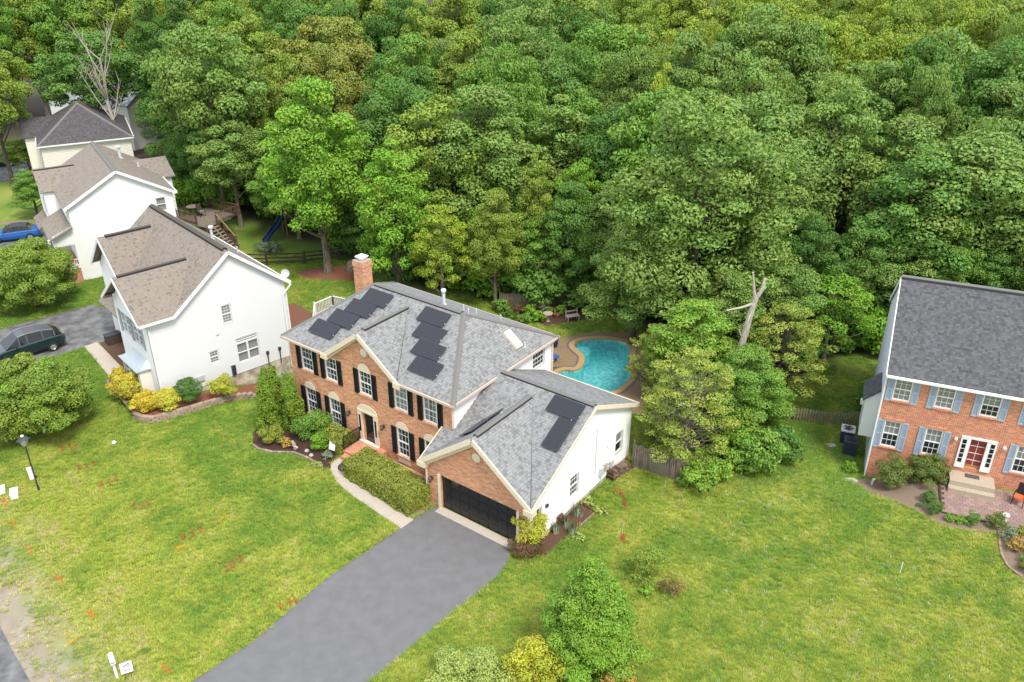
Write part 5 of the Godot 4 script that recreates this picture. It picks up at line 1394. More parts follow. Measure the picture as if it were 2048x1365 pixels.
func pool() -> void:
	var p := Node3D.new(); p.name = "swimming_pool"; add_child(p)
	tag(p, "freeform turquoise swimming pool with tan coping behind the brick house", "pool")
	var pl := pv(POOL)
	if Geometry2D.is_polygon_clockwise(pl): pl.reverse()
	# smooth the outline
	var sm := PackedVector2Array()
	for i in pl.size():
		for k in 3: sm.append(pl[(i + pl.size() - 1) % pl.size()].cubic_interpolate(pl[i], pl[(i + pl.size() - 2) % pl.size()], pl[(i + 1) % pl.size()], k / 3.0))
	var n := sm.size()
	var c := Vector2(6.0, -51.8)
	var off := func(i: int, d: float) -> Vector2:
		var t: Vector2 = (sm[(i + 1) % n] - sm[(i + n - 1) % n]).normalized()
		var o := Vector2(t.y, -t.x)
		if Geometry2D.is_point_in_polygon(sm[i] + o * 0.06, sm): o = -o
		return sm[i] + o * d
	var outer := []
	var b := MB.new()
	for i in n:
		var j := (i + 1) % n
		var a0 := Vector3(sm[i].x, 0, sm[i].y); var a1 := Vector3(sm[j].x, 0, sm[j].y)
		b.quad(a0 - Vector3(0, 1.5, 0), a0, a1, a1 - Vector3(0, 1.5, 0))
	var fl := []
	for q in sm: fl.append([q.x, q.y])
	b.flat(fl, -1.4, 0.05)
	part(p, "basin", b, M.pool_shell)
	b = MB.new(); b.flat(fl, -0.13, 0.001); part(p, "water", b, M.water)
	b = MB.new()
	var b2 := MB.new()
	for i in n:
		var j := (i + 1) % n
		var i0: Vector2 = off.call(i, -0.03); var i1: Vector2 = off.call(j, -0.03); var o0: Vector2 = off.call(i, 0.36); var o1: Vector2 = off.call(j, 0.36); var d0: Vector2 = off.call(i, 0.52); var d1: Vector2 = off.call(j, 0.52)
		b.slab([Vector3(i0.x, 0.07, i0.y), Vector3(i1.x, 0.07, i1.y), Vector3(o1.x, 0.07, o1.y), Vector3(o0.x, 0.07, o0.y)], 0.1)
		b2.slab([Vector3(o0.x, 0.055, o0.y), Vector3(o1.x, 0.055, o1.y), Vector3(d1.x, 0.055, d1.y), Vector3(d0.x, 0.055, d0.y)], 0.1)
		outer.append(d0)
	part(p, "coping", b, M.coping); part(p, "border_band", b2, M.coping_dark)
	b = MB.new()
	for s in [[1.05, -0.32], [0.75, -0.24]]:
		var q := []
		for k in 14:
			var a: float = lerpf(-0.9, 2.0, k / 13.0)
			q.append([4.55 + cos(a) * s[0], -54.2 - sin(a) * -s[0] * 0.9])
		q.append([4.5, -54.4])
		b.flat(q, s[1], 0.8)
	part(p, "pool_step", b, M.pool_shell)
	# deck round the pool, in rings out to its edge
	var dk := MB.new()
	var lim := pv([[2.0, -55.2], [3.3, -55.3], [4.2, -55.7], [5.3, -56.3], [8.8, -56.4], [11.2, -54.5], [11.2, -47.2], [8.5, -44.9], [5.0, -46.0], [1.6, -47.2], [0.6, -50.5]])
	for i in n:
		var j := (i + 1) % n
		var e := []
		for k in [i, j]:
			var q: Vector2 = outer[k]; var dir := (q - c).normalized(); var far := q + dir * 12.0
			var best := far
			for m in lim.size():
				var hit = Geometry2D.segment_intersects_segment(q, far, lim[m], lim[(m + 1) % lim.size()])
				if hit != null: best = hit
			e.append(best)
		dk.slab([Vector3(outer[i].x, 0.05, outer[i].y), Vector3(outer[j].x, 0.05, outer[j].y), Vector3(e[1].x, 0.05, e[1].y), Vector3(e[0].x, 0.05, e[0].y)], 0.12)
	struct("pool_deck", dk, M.pool_deck)
	polys.append([lim, bounds(lim)])

# ---------------------------------------------------------------- fences, decks and small things
func fences() -> void:
	var r := RandomNumberGenerator.new(); r.seed = 41
	# grey board fence from the garage corner
	var f := thing("board_fence", "weathered grey board fence running from the garage corner", "fence")
	var a := Vector2(6.75, -39.85); var c := Vector2(9.7, -38.03)
	plank_run(f, a, c, 0.125, 1.55, r, [M.wood_grey, M.wood_grey2], "board")
	for k in 3:
		var q := a.lerp(c, k * 0.5); pbox(f, "post", hat(q.x + 0.08, q.y - 0.14, 0.8), Vector3(0.1, 1.7, 0.1), M.wood_grey2)
	# fence behind the garden
	f = thing("garden_fence", "tall grey plank fence behind the garden beyond the pool", "fence")
	plank_run(f, Vector2(-1.0, -60.9), Vector2(2.4, -60.4), 0.14, 1.25, r, [M.wood_grey, M.wood_tan], "board")
	plank_run(f, Vector2(2.4, -60.6), Vector2(6.2, -63.2), 0.14, 1.45, r, [M.wood_grey, M.wood_grey2], "board")
	# picket fence by the red brick house
	f = thing("picket_fence", "faded wooden picket fence across the side lawn near the red brick house", "fence")
	a = Vector2(16.6, -45.55); c = Vector2(22.6, -45.95)
	plank_run(f, a, c, 0.19, 1.0, r, [M.wood_tan, M.wood_grey], "picket", 0.095)
	for q in [0.3, 0.78]:
		var b := MB.new()
		for k in 12:
			var p := a.lerp(c, k / 12.0); var p2 := a.lerp(c, (k + 1) / 12.0)
			b.beam(hat(p.x, p.y - 0.05, q), hat(p2.x, p2.y - 0.05, q), 0.04, 0.09)
		part(f, "rail", b, M.wood_grey)
	# split rail fences behind the white houses
	rail_fence("split_rail_fence", "brown split rail fence behind the red mulch tree ring", [[-24.0, -69.3], [-21.2, -69.2], [-18.0, -69.6], [-15.2, -70.6], [-12.2, -71.6], [-9.5, -72.4]])
	rail_fence("split_rail_fence", "grey split rail fence in shade behind the wooden deck", [[-40.0, -85.2], [-37.0, -85.6], [-34.0, -86.0], [-31.0, -86.4], [-28.0, -86.4]])

func plank_run(parent: Node3D, a: Vector2, c: Vector2, step: float, h: float, r: RandomNumberGenerator, ms: Array, called: String, w := -1.0) -> void:
	var d := c - a
	var n := int(d.length() / step)
	var ang := -d.angle()
	var ww := step - 0.012 if w < 0.0 else w
	var key := "plank%s%.2f" % [called, h]
	if not cache.has(key):
		var l := []
		for k in 3:
			var b := MB.new()
			var q := ww * 0.5; var t := 0.011
			var hh := h * (1.0 + (k - 1) * 0.02)
			var pf := [Vector3(-q, 0, t), Vector3(q, 0, t), Vector3(q, hh - q * 0.7, t), Vector3(q * 0.45, hh, t), Vector3(-q * 0.45, hh, t), Vector3(-q, hh - q * 0.7, t)]
			var pb := []
			for e in pf: pb.append(Vector3(e.x, e.y, -t))
			b.poly(pf); pb.reverse(); b.poly(pb); pb.reverse()
			for i in 6: b.quad(pb[i], pb[(i + 1) % 6], pf[(i + 1) % 6], pf[i])
			l.append(b.mesh())
		cache[key] = l
	for k in n:
		var p := a + d * (k + 0.5) / n
		put(parent, called, cache[key][r.randi() % 3], ms[0] if r.randf() < 0.62 else ms[1], Transform3D(Basis(Vector3.UP, ang + r.randf_range(-0.03, 0.03)) * Basis(Vector3(0, 0, 1), r.randf_range(-0.012, 0.012)), hat(p.x, p.y, -0.06)))

func rail_fence(called: String, label: String, pts: Array) -> void:
	var f := thing(called, label, "fence")
	for i in pts.size():
		pbox(f, "post", hat(pts[i][0], pts[i][1], 0.55), Vector3(0.15, 1.3, 0.13), M.wood_dark)
		if i < pts.size() - 1:
			for y in [0.3, 0.65, 1.0]:
				var b := MB.new(); b.beam(hat(pts[i][0], pts[i][1], y + 0.03), hat(pts[i + 1][0], pts[i + 1][1], y - 0.02), 0.07, 0.11); part(f, "rail", b, M.wood_dark)

func railing(parent: Node3D, a: Vector3, c: Vector3, h: float, m: Material, gap := 0.14, w := 0.04) -> void:
	var t := MB.new()
	t.beam(a + Vector3(0, h, 0), c + Vector3(0, h, 0), 0.09, 0.06); part(parent, "hand_rail", t, m)
	t = MB.new(); t.beam(a + Vector3(0, 0.12, 0), c + Vector3(0, 0.12, 0), 0.05, 0.06); part(parent, "bottom_rail", t, m)
	var n := int(a.distance_to(c) / gap)
	for k in range(1, n):
		var p := a.lerp(c, float(k) / n)
		pbox(parent, "baluster", p + Vector3(0, h * 0.5 + 0.05, 0), Vector3(w, h - 0.1, w), m)
	for p in [a, c]: pbox(parent, "rail_post", p + Vector3(0, h * 0.5 + 0.06, 0), Vector3(0.11, h + 0.16, 0.11), m)

func decks() -> void:
	# brown deck with white rail behind the white house
	var d := thing("rear_deck", "reddish brown deck with white railing behind the white house", "deck", LP, LPHI)
	for k in 24: pbox(d, "deck_board", P3(-3.3, 0.9, 10.15 + k * 0.15), Vector3(6.4, 0.04, 0.142), M.deck_board)
	for q in [[-0.2, 13.6], [-6.3, 13.6], [-3.2, 13.6]]: pbox(d, "support_post", P3(q[0], 0.0, q[1]), Vector3(0.14, 1.8, 0.14), M.wood_brown)
	railing(d, P3(-0.15, 0.92, 10.3), P3(-0.15, 0.92, 11.6), 0.95, M.white_vinyl); railing(d, P3(-0.15, 0.92, 11.6), P3(-3.4, 0.92, 13.7), 0.95, M.white_vinyl)
	railing(d, P3(-3.4, 0.92, 13.7), P3(-3.7, 0.92, 15.4), 0.95, M.white_vinyl); railing(d, P3(-3.7, 0.92, 15.4), P3(-2.4, 0.92, 15.9), 0.95, M.white_vinyl); railing(d, P3(-2.4, 0.92, 15.9), P3(-2.0, 0.92, 14.4), 0.95, M.white_vinyl)
	for k in 12: pbox(d, "deck_board", P3(-3.0, 0.89, 13.76 + k * 0.15), Vector3(1.9, 0.04, 0.142), M.deck_board)
	# wooden deck with stairs behind the second house
	var w := thing("wooden_deck", "weathered wooden deck with stairs down to the yard", "deck")
	var y := 2.1
	var c0 := Vector3(-30.9, y, -75.2); var c1 := Vector3(-27.3, y, -73.0); var c2 := Vector3(-26.4, y, -74.9); var c3 := Vector3(-27.3, y, -77.0); var c4 := Vector3(-32.0, y, -78.5)
	var along := (c1 - c0).normalized(); var back := Vector3(along.z, 0, -along.x)
	for k in 26:
		var p := c0 + back * (k * 0.15)
		var ln := 4.2 if k < 20 else 3.6
		pbox(w, "deck_board", p + along * ln * 0.5 - Vector3(0, 0.03, 0), Vector3(ln, 0.04, 0.142), M.wood_grey, Basis(along, Vector3.UP, along.cross(Vector3.UP)))
	for q in [c0, c1, c2, c3]: pbox(w, "support_post", Vector3(q.x, 1.0, q.z), Vector3(0.16, 2.2, 0.16), M.wood_brown)
	var e1 := c0 + along * 4.2; var e2 := e1 + back * 3.9; var e3 := c0 + back * 3.9
	railing(w, c0, c0 + along * 3.0, 0.95, M.wood_brown, 0.16); railing(w, e1 + back * 1.2, e2, 0.95, M.wood_brown, 0.16); railing(w, e2, e3, 0.95, M.wood_brown, 0.16)
	# stairs with open treads
	var s0 := e1 + back * 0.6; var dir := along
	for k in 8: pbox(w, "tread", s0 + dir * (0.2 + k * 0.28) + Vector3(0, -0.2 - k * 0.22, 0), Vector3(0.28, 0.05, 1.1), M.wood_grey, Basis(dir, Vector3.UP, dir.cross(Vector3.UP)))
	for s in [-1, 1]:
		var t := MB.new(); t.beam(s0 + back * s * 0.58 + Vector3(0, -0.1, 0), s0 + back * s * 0.58 + dir * 2.3 + Vector3(0, -1.9, 0), 0.05, 0.25); part(w, "stringer", t, M.wood_brown)
		t = MB.new(); t.beam(s0 + back * s * 0.58 + Vector3(0, 0.95, 0), s0 + back * s * 0.58 + dir * 2.3 + Vector3(0, -0.85, 0), 0.12, 0.06); part(w, "stair_rail", t, M.wood_tan)
		pbox(w, "newel_post", s0 + back * s * 0.58 + dir * 2.3 + Vector3(0, -1.35, 0), Vector3(0.11, 1.2, 0.11), M.wood_brown)
	railing(w, Vector3(-25.1, 0.3, -73.7), Vector3(-26.2, 0.3, -74.9), 0.9, M.wood_brown, 0.16); railing(w, Vector3(-25.1, 0.3, -73.7), Vector3(-26.9, 0.3, -72.6), 0.9, M.wood_brown, 0.16)
	pbox(w, "landing", Vector3(-26.2, 0.25, -73.8), Vector3(2.2, 0.1, 1.9), M.wood_grey, Basis(Vector3.UP, 0.55))
	# patio set on it
	var t := thing("patio_table", "round table standing on the weathered wooden deck", "table", Vector3(-29.6, 2.12, -76.6))
	var b := MB.new(); b.lathe([[0.0, 0.70], [0.6, 0.70], [0.6, 0.74], [0.0, 0.745]], 16); part(t, "table_top", b, M.wood_grey)
	for k in 4: pbox(t, "leg", Vector3(cos(k * PI / 2 + 0.7) * 0.4, 0.35, sin(k * PI / 2 + 0.7) * 0.4), Vector3(0.05, 0.7, 0.05), M.wood_dark)
	for q in [[-28.7, -76.0, 0.9, "deck chair on the stair side of the round table"], [-30.5, -76.0, -1.1, "deck chair on the house side of the round table"]]:
		patio_chair(Vector3(q[0], 2.12, q[1]), q[2], q[3], M.wood_dark, M.wood_grey)

func patio_chair(at: Vector3, turn: float, label: String, fm: Material, sm: Material) -> Node3D:
	var c := thing("patio_chair", label, "chair", at, turn)
	for s in [-1, 1]:
		var b := MB.new(); b.beam(Vector3(s * 0.27, 0, 0.28), Vector3(s * 0.25, 0.42, 0.22), 0.035, 0.035); part(c, "leg", b, fm)
		b = MB.new(); b.beam(Vector3(s * 0.27, 0, -0.32), Vector3(s * 0.25, 0.42, -0.22), 0.035, 0.035); part(c, "leg", b, fm)
		b = MB.new(); b.beam(Vector3(s * 0.28, 0.64, 0.24), Vector3(s * 0.27, 0.66, -0.26), 0.05, 0.03); b.beam(Vector3(s * 0.26, 0.42, 0.22), Vector3(s * 0.28, 0.64, 0.24), 0.03, 0.03); part(c, "arm", b, fm)
	pbox(c, "seat", Vector3(0, 0.45, 0.0), Vector3(0.5, 0.08, 0.48), sm)
	pbox(c, "backrest", Vector3(0, 0.78, -0.29), Vector3(0.5, 0.66, 0.04), fm, Basis(Vector3.RIGHT, -0.22))
	return c

func small_things() -> void:
	var b: MB
	# lamp post in the front lawn
	var lp := thing("lamp_post", "black lamp post with square lantern standing in the front lawn", "lamp post", hat(-25.58, -37.6))
	b = MB.new(); b.lathe([[0.07, 0], [0.06, 0.3], [0.042, 0.34], [0.04, 2.85]], 10); part(lp, "post", b, M.lamp_metal)
	b = MB.new(); b.lathe([[0.05, 2.85], [0.1, 2.88], [0.1, 2.92]], 4); b.lathe([[0.36, 3.27], [0.33, 3.31], [0.1, 3.48], [0.0, 3.48]], 4); part(lp, "lantern_roof", b, M.lamp_metal, Transform3D(Basis(Vector3.UP, 0.6), Vector3.ZERO))
	b = MB.new(); b.lathe([[0.11, 2.92], [0.23, 3.26]], 4); part(lp, "lantern_glass", b, mat(Color(0.55, 0.50, 0.40), 0.4), Transform3D(Basis(Vector3.UP, 0.6), Vector3.ZERO))
	b = MB.new(); b.lathe([[0.07, 3.48], [0.09, 3.53], [0.05, 3.57], [0.0, 3.58]], 8); part(lp, "finial", b, M.white)
	pbox(lp, "outlet_box", Vector3(0.07, 0.9, 0), Vector3(0.08, 0.12, 0.08), M.vent_dark)
	for q in [[-26.43, -38.6, 0.24, 0.75, 0.2, "tall white utility box beside the lamp post"], [-26.62, -37.1, 0.36, 0.32, 0.7, "low white utility cover in front of the lamp post"], [-27.5, -37.4, 0.4, 0.3, 0.5, "low white utility cover at the edge of the lawn"]]:
		var u := thing("utility_box", q[5], "utility box", hat(q[0], q[1]), 0.5)
		pbox(u, "cabinet", Vector3(0, q[3] * 0.5 - 0.03, 0), Vector3(q[2], q[3], q[4]), M.white)
		pbox(u, "lid", Vector3(0, q[3] - 0.02, 0), Vector3(q[2] + 0.04, 0.04, q[4] + 0.04), M.white)
	# yard signs by the street
	var ys := thing("yard_sign", "small white yard sign with blue and red print near the street", "sign", hat(-15.75, -25.0), 0.45)
	b = MB.new(); b.box(Vector3(0, 0.52, 0), Vector3(0.46, 0.46, 0.02)); part(ys, "board", b, M.white, Transform3D(Basis(Vector3.RIGHT, -0.35), Vector3.ZERO))
	b = MB.new(); b.tube([Vector3(-0.12, 0.6, 0.025), Vector3(0.0, 0.63, 0.025), Vector3(0.1, 0.7, 0.025), Vector3(0.14, 0.62, 0.025), Vector3(0.02, 0.55, 0.025)], [0.02, 0.025, 0.025, 0.02, 0.01], 5); part(ys, "blue_print", b, mat(Color(0.05, 0.12, 0.4), 0.6), Transform3D(Basis(Vector3.RIGHT, -0.35), Vector3.ZERO))
	b = MB.new(); b.box(Vector3(-0.06, 0.42, 0.014), Vector3(0.1, 0.04, 0.01)); b.box(Vector3(0.08, 0.40, 0.014), Vector3(0.08, 0.04, 0.01)); part(ys, "red_print", b, mat(Color(0.4, 0.05, 0.05), 0.6), Transform3D(Basis(Vector3.RIGHT, -0.35), Vector3.ZERO))
	for s in [-1, 1]: pbox(ys, "stake", Vector3(s * 0.12, 0.16, 0.0), Vector3(0.015, 0.4, 0.015), M.iron)
	var mb := thing("mailbox", "white mailbox on a post beside the yard sign", "mailbox", hat(-16.25, -25.05), 0.6)
	pbox(mb, "post", Vector3(0, 0.5, 0), Vector3(0.1, 1.0, 0.1), M.white); b = MB.new(); b.box(Vector3(0, 1.08, 0), Vector3(0.2, 0.16, 0.5)); b.tube([Vector3(0, 1.14, -0.25), Vector3(0, 1.14, 0.25)], [0.1, 0.1], 10); part(mb, "box", b, M.white)
	pbox(mb, "flag", Vector3(0.12, 1.2, 0.1), Vector3(0.01, 0.12, 0.06), M.shutter_blue)
	# mulch bed things
	var sg := thing("garden_sign", "small cream sign on legs in the mulch bed by the steps", "sign", hat(-10.3, -41.0, 0.02), -0.5)
	pbox(sg, "board", Vector3(0, 0.55, 0), Vector3(0.42, 0.52, 0.025), M.white, Basis(Vector3.RIGHT, -0.3))
	for s in [-1, 1]: pbox(sg, "leg", Vector3(s * 0.16, 0.18, 0.03), Vector3(0.02, 0.4, 0.02), M.iron)
	b = MB.new(); b.lathe([[0.14, 0], [0.13, 0.08], [0.09, 0.2], [0.12, 0.38], [0.07, 0.5], [0.08, 0.58], [0.0, 0.66]], 10); b.beam(Vector3(-0.1, 0.3, 0), Vector3(0.12, 0.12, 0.18), 0.1, 0.08)
	var stt := one("garden_statue", b, M.concrete, "pale stone garden statue leaning in the brown mulch", "statue"); stt.position = hat(-12.55, -41.5, 0.04); stt.rotation = Vector3(0.1, 0.4, 0.25)
	b = MB.new(); b.lathe([[0.1, 0], [0.15, 0.05], [0.09, 0.14], [0.0, 0.17]], 7)
	for q in [[-11.85, -41.2, "small pale stone beside the round shrub in the mulch"], [-10.55, -41.35, "pale stone beside the cream garden sign"], [-11.5, -40.75, "flat pinkish stone near the curved bed edge"]]:
		var rk := one("garden_stone", b, M.concrete, q[2], "stone"); rk.position = hat(q[0], q[1], 0.03); rk.rotation.y = q[0] * 7.0
	b = MB.new(); b.lathe([[0.13, 0], [0.14, 0.06], [0.09, 0.15], [0.0, 0.18]], 8)
	var ls := one("lawn_stone", b, M.white, "white stone in a dry patch of the front lawn", "stone"); ls.position = hat(-23.36, -42.1, -0.02)
	# door mats
	b = MB.new(); b.box(P3(6.95, 0.452, -0.32), Vector3(0.78, 0.02, 0.5))
	var dm := one("door_mat", b, M.mat_dark, "dark doormat before the black front door", "mat"); dm.position = MP; dm.rotation.y = MPHI
	var hm := MB.new(); var hp := []
	for k in 13: hp.append([-9.28 + cos(2.2 + PI * k / 12.0) * 0.52, -39.7 + sin(2.2 + PI * k / 12.0) * 0.52 * -1.0])
	hm.flat(hp, 0.055, 0.02); one("half_round_mat", hm, M.mat_dark, "half round dark mat on the curved walk below the steps", "mat")
	b = MB.new(); b.box(P3(5.3, 0.562, 0.0), Vector3(0.7, 0.02, 0.36))
	var dm2 := one("door_mat", b, textured(Color(0.30, 0.27, 0.22), noise_tex(91, 0.2, 0.1, 1.0, 2, 128), Vector2(0.5, 0.5), 0.95), "black and cream patterned doormat before the red door", "mat"); dm2.position = RP; dm2.rotation.y = RPHI
	# hose reel by the garage
	var hr := thing("hose_reel", "yellow garden hose on a reel beside the garage corner", "hose reel", wpt(MP, MPHI, 12.1, -0.9, 0.0), MPHI)
	b = MB.new()
	for k in 5:
		var pts := []; var rd := []
		for i in 17: pts.append(Vector3((k - 2) * 0.05, 0.62 + cos(TAU * i / 16.0) * 0.19, sin(TAU * i / 16.0) * 0.19)); rd.append(0.03)
		b.tube(pts, rd, 6, false)
	part(hr, "hose", b, mat(Color(0.75, 0.38, 0.02), 0.5))
	for s in [-1, 1]: pbox(hr, "frame", Vector3(s * 0.18, 0.42, 0), Vector3(0.03, 0.9, 0.05), M.iron)
	pbox(hr, "axle", Vector3(0, 0.62, 0), Vector3(0.4, 0.03, 0.03), M.iron)
	# firewood in a rack beside the gable wall
	var wd := thing("firewood_stack", "stack of split firewood in a metal rack beside the white garage wall", "firewood", Vector3(6.1, -0.1, -39.2), 0.78)
	var r := RandomNumberGenerator.new(); r.seed = 77
	for row in 5:
		for k in 13 - row:
			var g := MB.new() if k == 0 and row == 0 else null
			if g: g.tube([Vector3(0, 0, -0.22), Vector3(0, 0, 0.22)], [0.068, 0.062], 6); cache["log"] = g.mesh()
			put(wd, "log", cache["log"], M.wood_brown if r.randf() < 0.4 else mat_log(r), Transform3D(Basis(Vector3(0, 0, 1), r.randf() * TAU), Vector3(-0.95 + k * 0.145 + (0.07 if row % 2 else 0.0), 0.13 + row * 0.118, r.randf_range(-0.05, 0.05))))
	for s in [-1, 1]:
		b = MB.new(); b.tube([Vector3(s * 1.06, 0, -0.2), Vector3(s * 1.06, 1.15, -0.2), Vector3(s * 1.06, 1.15, 0.2), Vector3(s * 1.06, 0, 0.2)], [0.018, 0.018, 0.018, 0.018], 5); part(wd, "rack", b, M.iron)
	# air conditioners
	for q in [[20.35, -43.05, M.shutter_dark, "dark blue air conditioner nearest the lawn by the brick house wall"], [20.55, -44.2, M.pipe, "pale topped air conditioner behind the dark blue one"]]:
		var ac := thing("air_conditioner", q[3], "air conditioner", hat(q[0], q[1]), RPHI)
		b = MB.new(); b.box(Vector3(0, 0.46, 0), Vector3(0.74, 0.86, 0.74)); part(ac, "cabinet", b, M.shutter_dark)
		b = MB.new(); b.box(Vector3(0, 0.92, 0), Vector3(0.8, 0.08, 0.8)); part(ac, "top", b, q[2])
		for k in 4:
			b = MB.new()
			var pts := []; var rd := []
			for i in 17: pts.append(Vector3(cos(TAU * i / 16.0), 0, sin(TAU * i / 16.0)) * (0.07 + k * 0.075) + Vector3(0, 0.98, 0)); rd.append(0.01)
			b.tube(pts, rd, 4, false); part(ac, "fan_guard", b, M.iron)
		for k in 5: pbox(ac, "fan_blade", Vector3(cos(TAU * k / 5.0) * 0.15, 0.965, sin(TAU * k / 5.0) * 0.15), Vector3(0.26, 0.01, 0.1), M.lamp_metal, Basis(Vector3.UP, -TAU * k / 5.0))
		for k in 9: pbox(ac, "grille_slat", Vector3(0, 0.12 + k * 0.085, 0), Vector3(0.76, 0.02, 0.76), M.shutter_dark)
	# patio of pavers in front of the red brick house
	var pt := Node3D.new(); pt.name = "paver_patio"; pt.set_meta("kind", "structure"); pt.position = RP; pt.rotation.y = RPHI; add_child(pt)
	b = MB.new(); b.box(P3(7.0, -0.3, -1.45), Vector3(6.3, 0.58, 3.4)); part(pt, "bedding", b, M.soil)
	r.seed = 5
	var n := 0
	for i in 21:
		for j in 14:
			var u := 3.98 + i * 0.295 + (0.147 if j % 2 else 0.0); var v := -3.02 + j * 0.232
			if u > 4.15 and u < 6.42 and v > -1.15: continue
			pbox(pt, "paver", P3(u, 0.0, v), Vector3(0.285, 0.06, 0.222), [M.paver_a, M.paver_b, M.paver_c][r.randi() % 3], Basis(Vector3.UP, r.randf_range(-0.015, 0.015)))
			n += 1
	for k in 14: pbox(pt, "edge_rail", P3(3.78, 0.04, -3.1 + k * 0.24), Vector3(0.1, 0.1, 0.22), M.wood_dark)
	for k in 24: pbox(pt, "edge_rail", P3(3.9 + k * 0.26, 0.04, -3.2), Vector3(0.25, 0.1, 0.09), M.wood_dark)
	var pc := wpt(RP, RPHI, 7.55, -0.9, 0.03)
	patio_chair(pc, RPHI - 0.35, "black patio chair with orange cushion on the paver patio", M.iron, mat(Color(0.75, 0.13, 0.035), 0.8))
	pc = wpt(RP, RPHI, 8.6, -1.6, 0.03)
	patio_chair(pc, RPHI - 1.2, "dark patio chair at the end of the paver patio beyond the orange seat", M.iron, M.lamp_metal)
	b = MB.new(); b.lathe([[0.1, 0], [0.13, 0.06], [0.08, 0.2], [0.14, 0.34], [0.2, 0.4], [0.17, 0.44], [0.0, 0.4]], 12)
	var pl := one("white_urn", b, M.white, "white urn at the corner of the paver patio and flower bed", "urn"); pl.position = wpt(RP, RPHI, 6.75, -2.75, 0.03)
	b = MB.new(); b.tube([Vector3(0, 0, 0), Vector3(0, 0.42, 0.05), Vector3(0.02, 0.5, 0.14)], [0.06, 0.06, 0.06], 8)
	var dp := one("drain_pipe", b, M.white, "white drain elbow rising from the bed at the house corner", "pipe"); dp.position = hat(20.1, -39.0)
	b = MB.new(); b.box(Vector3(0, 0.02, 0), Vector3(0.3, 0.02, 0.24)); var wp := one("white_plaque", b, M.white, "white plaque lying in the bed beside the concrete steps", "plaque"); wp.position = wpt(RP, RPHI, 3.35, -0.75, -0.2); wp.rotation = Vector3(0.4, 0, 0)
	for q in [[19.35, -43.6, 0.4, "flat grey stepping stone left of the air conditioners"], [18.95, -39.3, 0.5, "flat grey stepping stone by the brick house corner"]]:
		b = MB.new(); b.lathe([[q[2], 0], [q[2] * 0.95, 0.05], [0.0, 0.06]], 7); var sst := one("stepping_stone", b, M.concrete, q[3], "stone"); sst.position = hat(q[0], q[1]); sst.scale.z = 0.55
	b = MB.new(); b.beam(Vector3(0, 0, 0), Vector3(0.02, 0.7, 0), 0.025, 0.025); var mk := one("marker_stake", b, M.white, "thin white stake standing in the right hand lawn", "stake"); mk.position = hat(18.42, -31.2)
	# pool side things
	var pt2 := thing("blue_planter", "glazed dark blue planter on the pool deck", "planter", Vector3(3.0, 0.05, -54.1))
	b = MB.new(); b.lathe([[0.18, 0.0], [0.26, 0.2], [0.29, 0.52], [0.32, 0.6], [0.28, 0.6], [0.26, 0.54]], 14); part(pt2, "pot", b, mat(Color(0.012, 0.022, 0.11), 0.15)); b = MB.new(); b.lathe([[0.0, 0.53], [0.27, 0.53]], 14); part(pt2, "soil", b, M.mulch_brown)
	var lg := thing("pool_lounger", "blue cushioned lounger on the pool deck by the house corner", "lounger", Vector3(2.3, 0.05, -52.5), MPHI + 1.45)
	pbox(lg, "seat_cushion", Vector3(0, 0.34, 0.45), Vector3(0.62, 0.08, 1.2), mat(Color(0.03, 0.08, 0.3), 0.8)); pbox(lg, "back_cushion", Vector3(0, 0.58, -0.45), Vector3(0.62, 0.08, 0.8), mat(Color(0.03, 0.08, 0.3), 0.8), Basis(Vector3.RIGHT, 0.75))
	for s in [-1, 1]:
		pbox(lg, "side_rail", Vector3(s * 0.33, 0.28, 0.1), Vector3(0.05, 0.06, 1.9), M.white)
		for q in [-0.7, 0.9]: pbox(lg, "leg", Vector3(s * 0.31, 0.13, q), Vector3(0.05, 0.26, 0.05), M.white)
	# curved seat wall beyond the pool
	var sw := thing("seat_wall", "curved brick edged seat wall beside the pool", "wall")
	stones(sw, [[8.7, -51.0], [8.95, -50.35], [9.35, -49.95], [9.9, -49.7], [10.5, -49.75]], 0.24, Vector3(0.23, 0.14, 0.3), [M.paver_a, M.concrete, M.mulch_red], 2, 0.05)
	# garden things beyond the pool
	b = MB.new(); b.lathe([[0.2, 0], [0.12, 0.08], [0.07, 0.4], [0.12, 0.55], [0.36, 0.62], [0.38, 0.68], [0.3, 0.66], [0.0, 0.62]], 14); var bbth := one("bird_bath", b, M.concrete_cream, "stone bird bath in the garden beyond the pool", "bird bath"); bbth.position = hat(2.7, -58.3)
	b = MB.new(); b.lathe([[0.16, 0.0], [0.24, 0.3], [0.26, 0.34], [0.2, 0.34]], 12); var tp := one("terracotta_pot", b, mat(Color(0.34, 0.13, 0.07), 0.8), "terracotta pot behind the bird bath in the garden", "pot"); tp.position = hat(3.4, -58.9)
	var gb := thing("garden_bench", "white painted bench frame at the garden edge beyond the pool", "bench", hat(4.55, -58.4), 0.35)
	for s in [-1, 1]:
		pbox(gb, "leg", Vector3(s * 0.45, 0.42, -0.2), Vector3(0.07, 0.9, 0.07), M.concrete); pbox(gb, "leg", Vector3(s * 0.45, 0.2, 0.22), Vector3(0.07, 0.42, 0.07), M.concrete)
	pbox(gb, "seat", Vector3(0, 0.42, 0), Vector3(1.0, 0.05, 0.45), M.concrete); pbox(gb, "back_rail", Vector3(0, 0.72, -0.2), Vector3(0.9, 0.1, 0.04), M.concrete)
	var bh := thing("bird_house", "bird house on a thin pole behind the roof by the garden fence", "bird house", hat(1.9, -60.9))
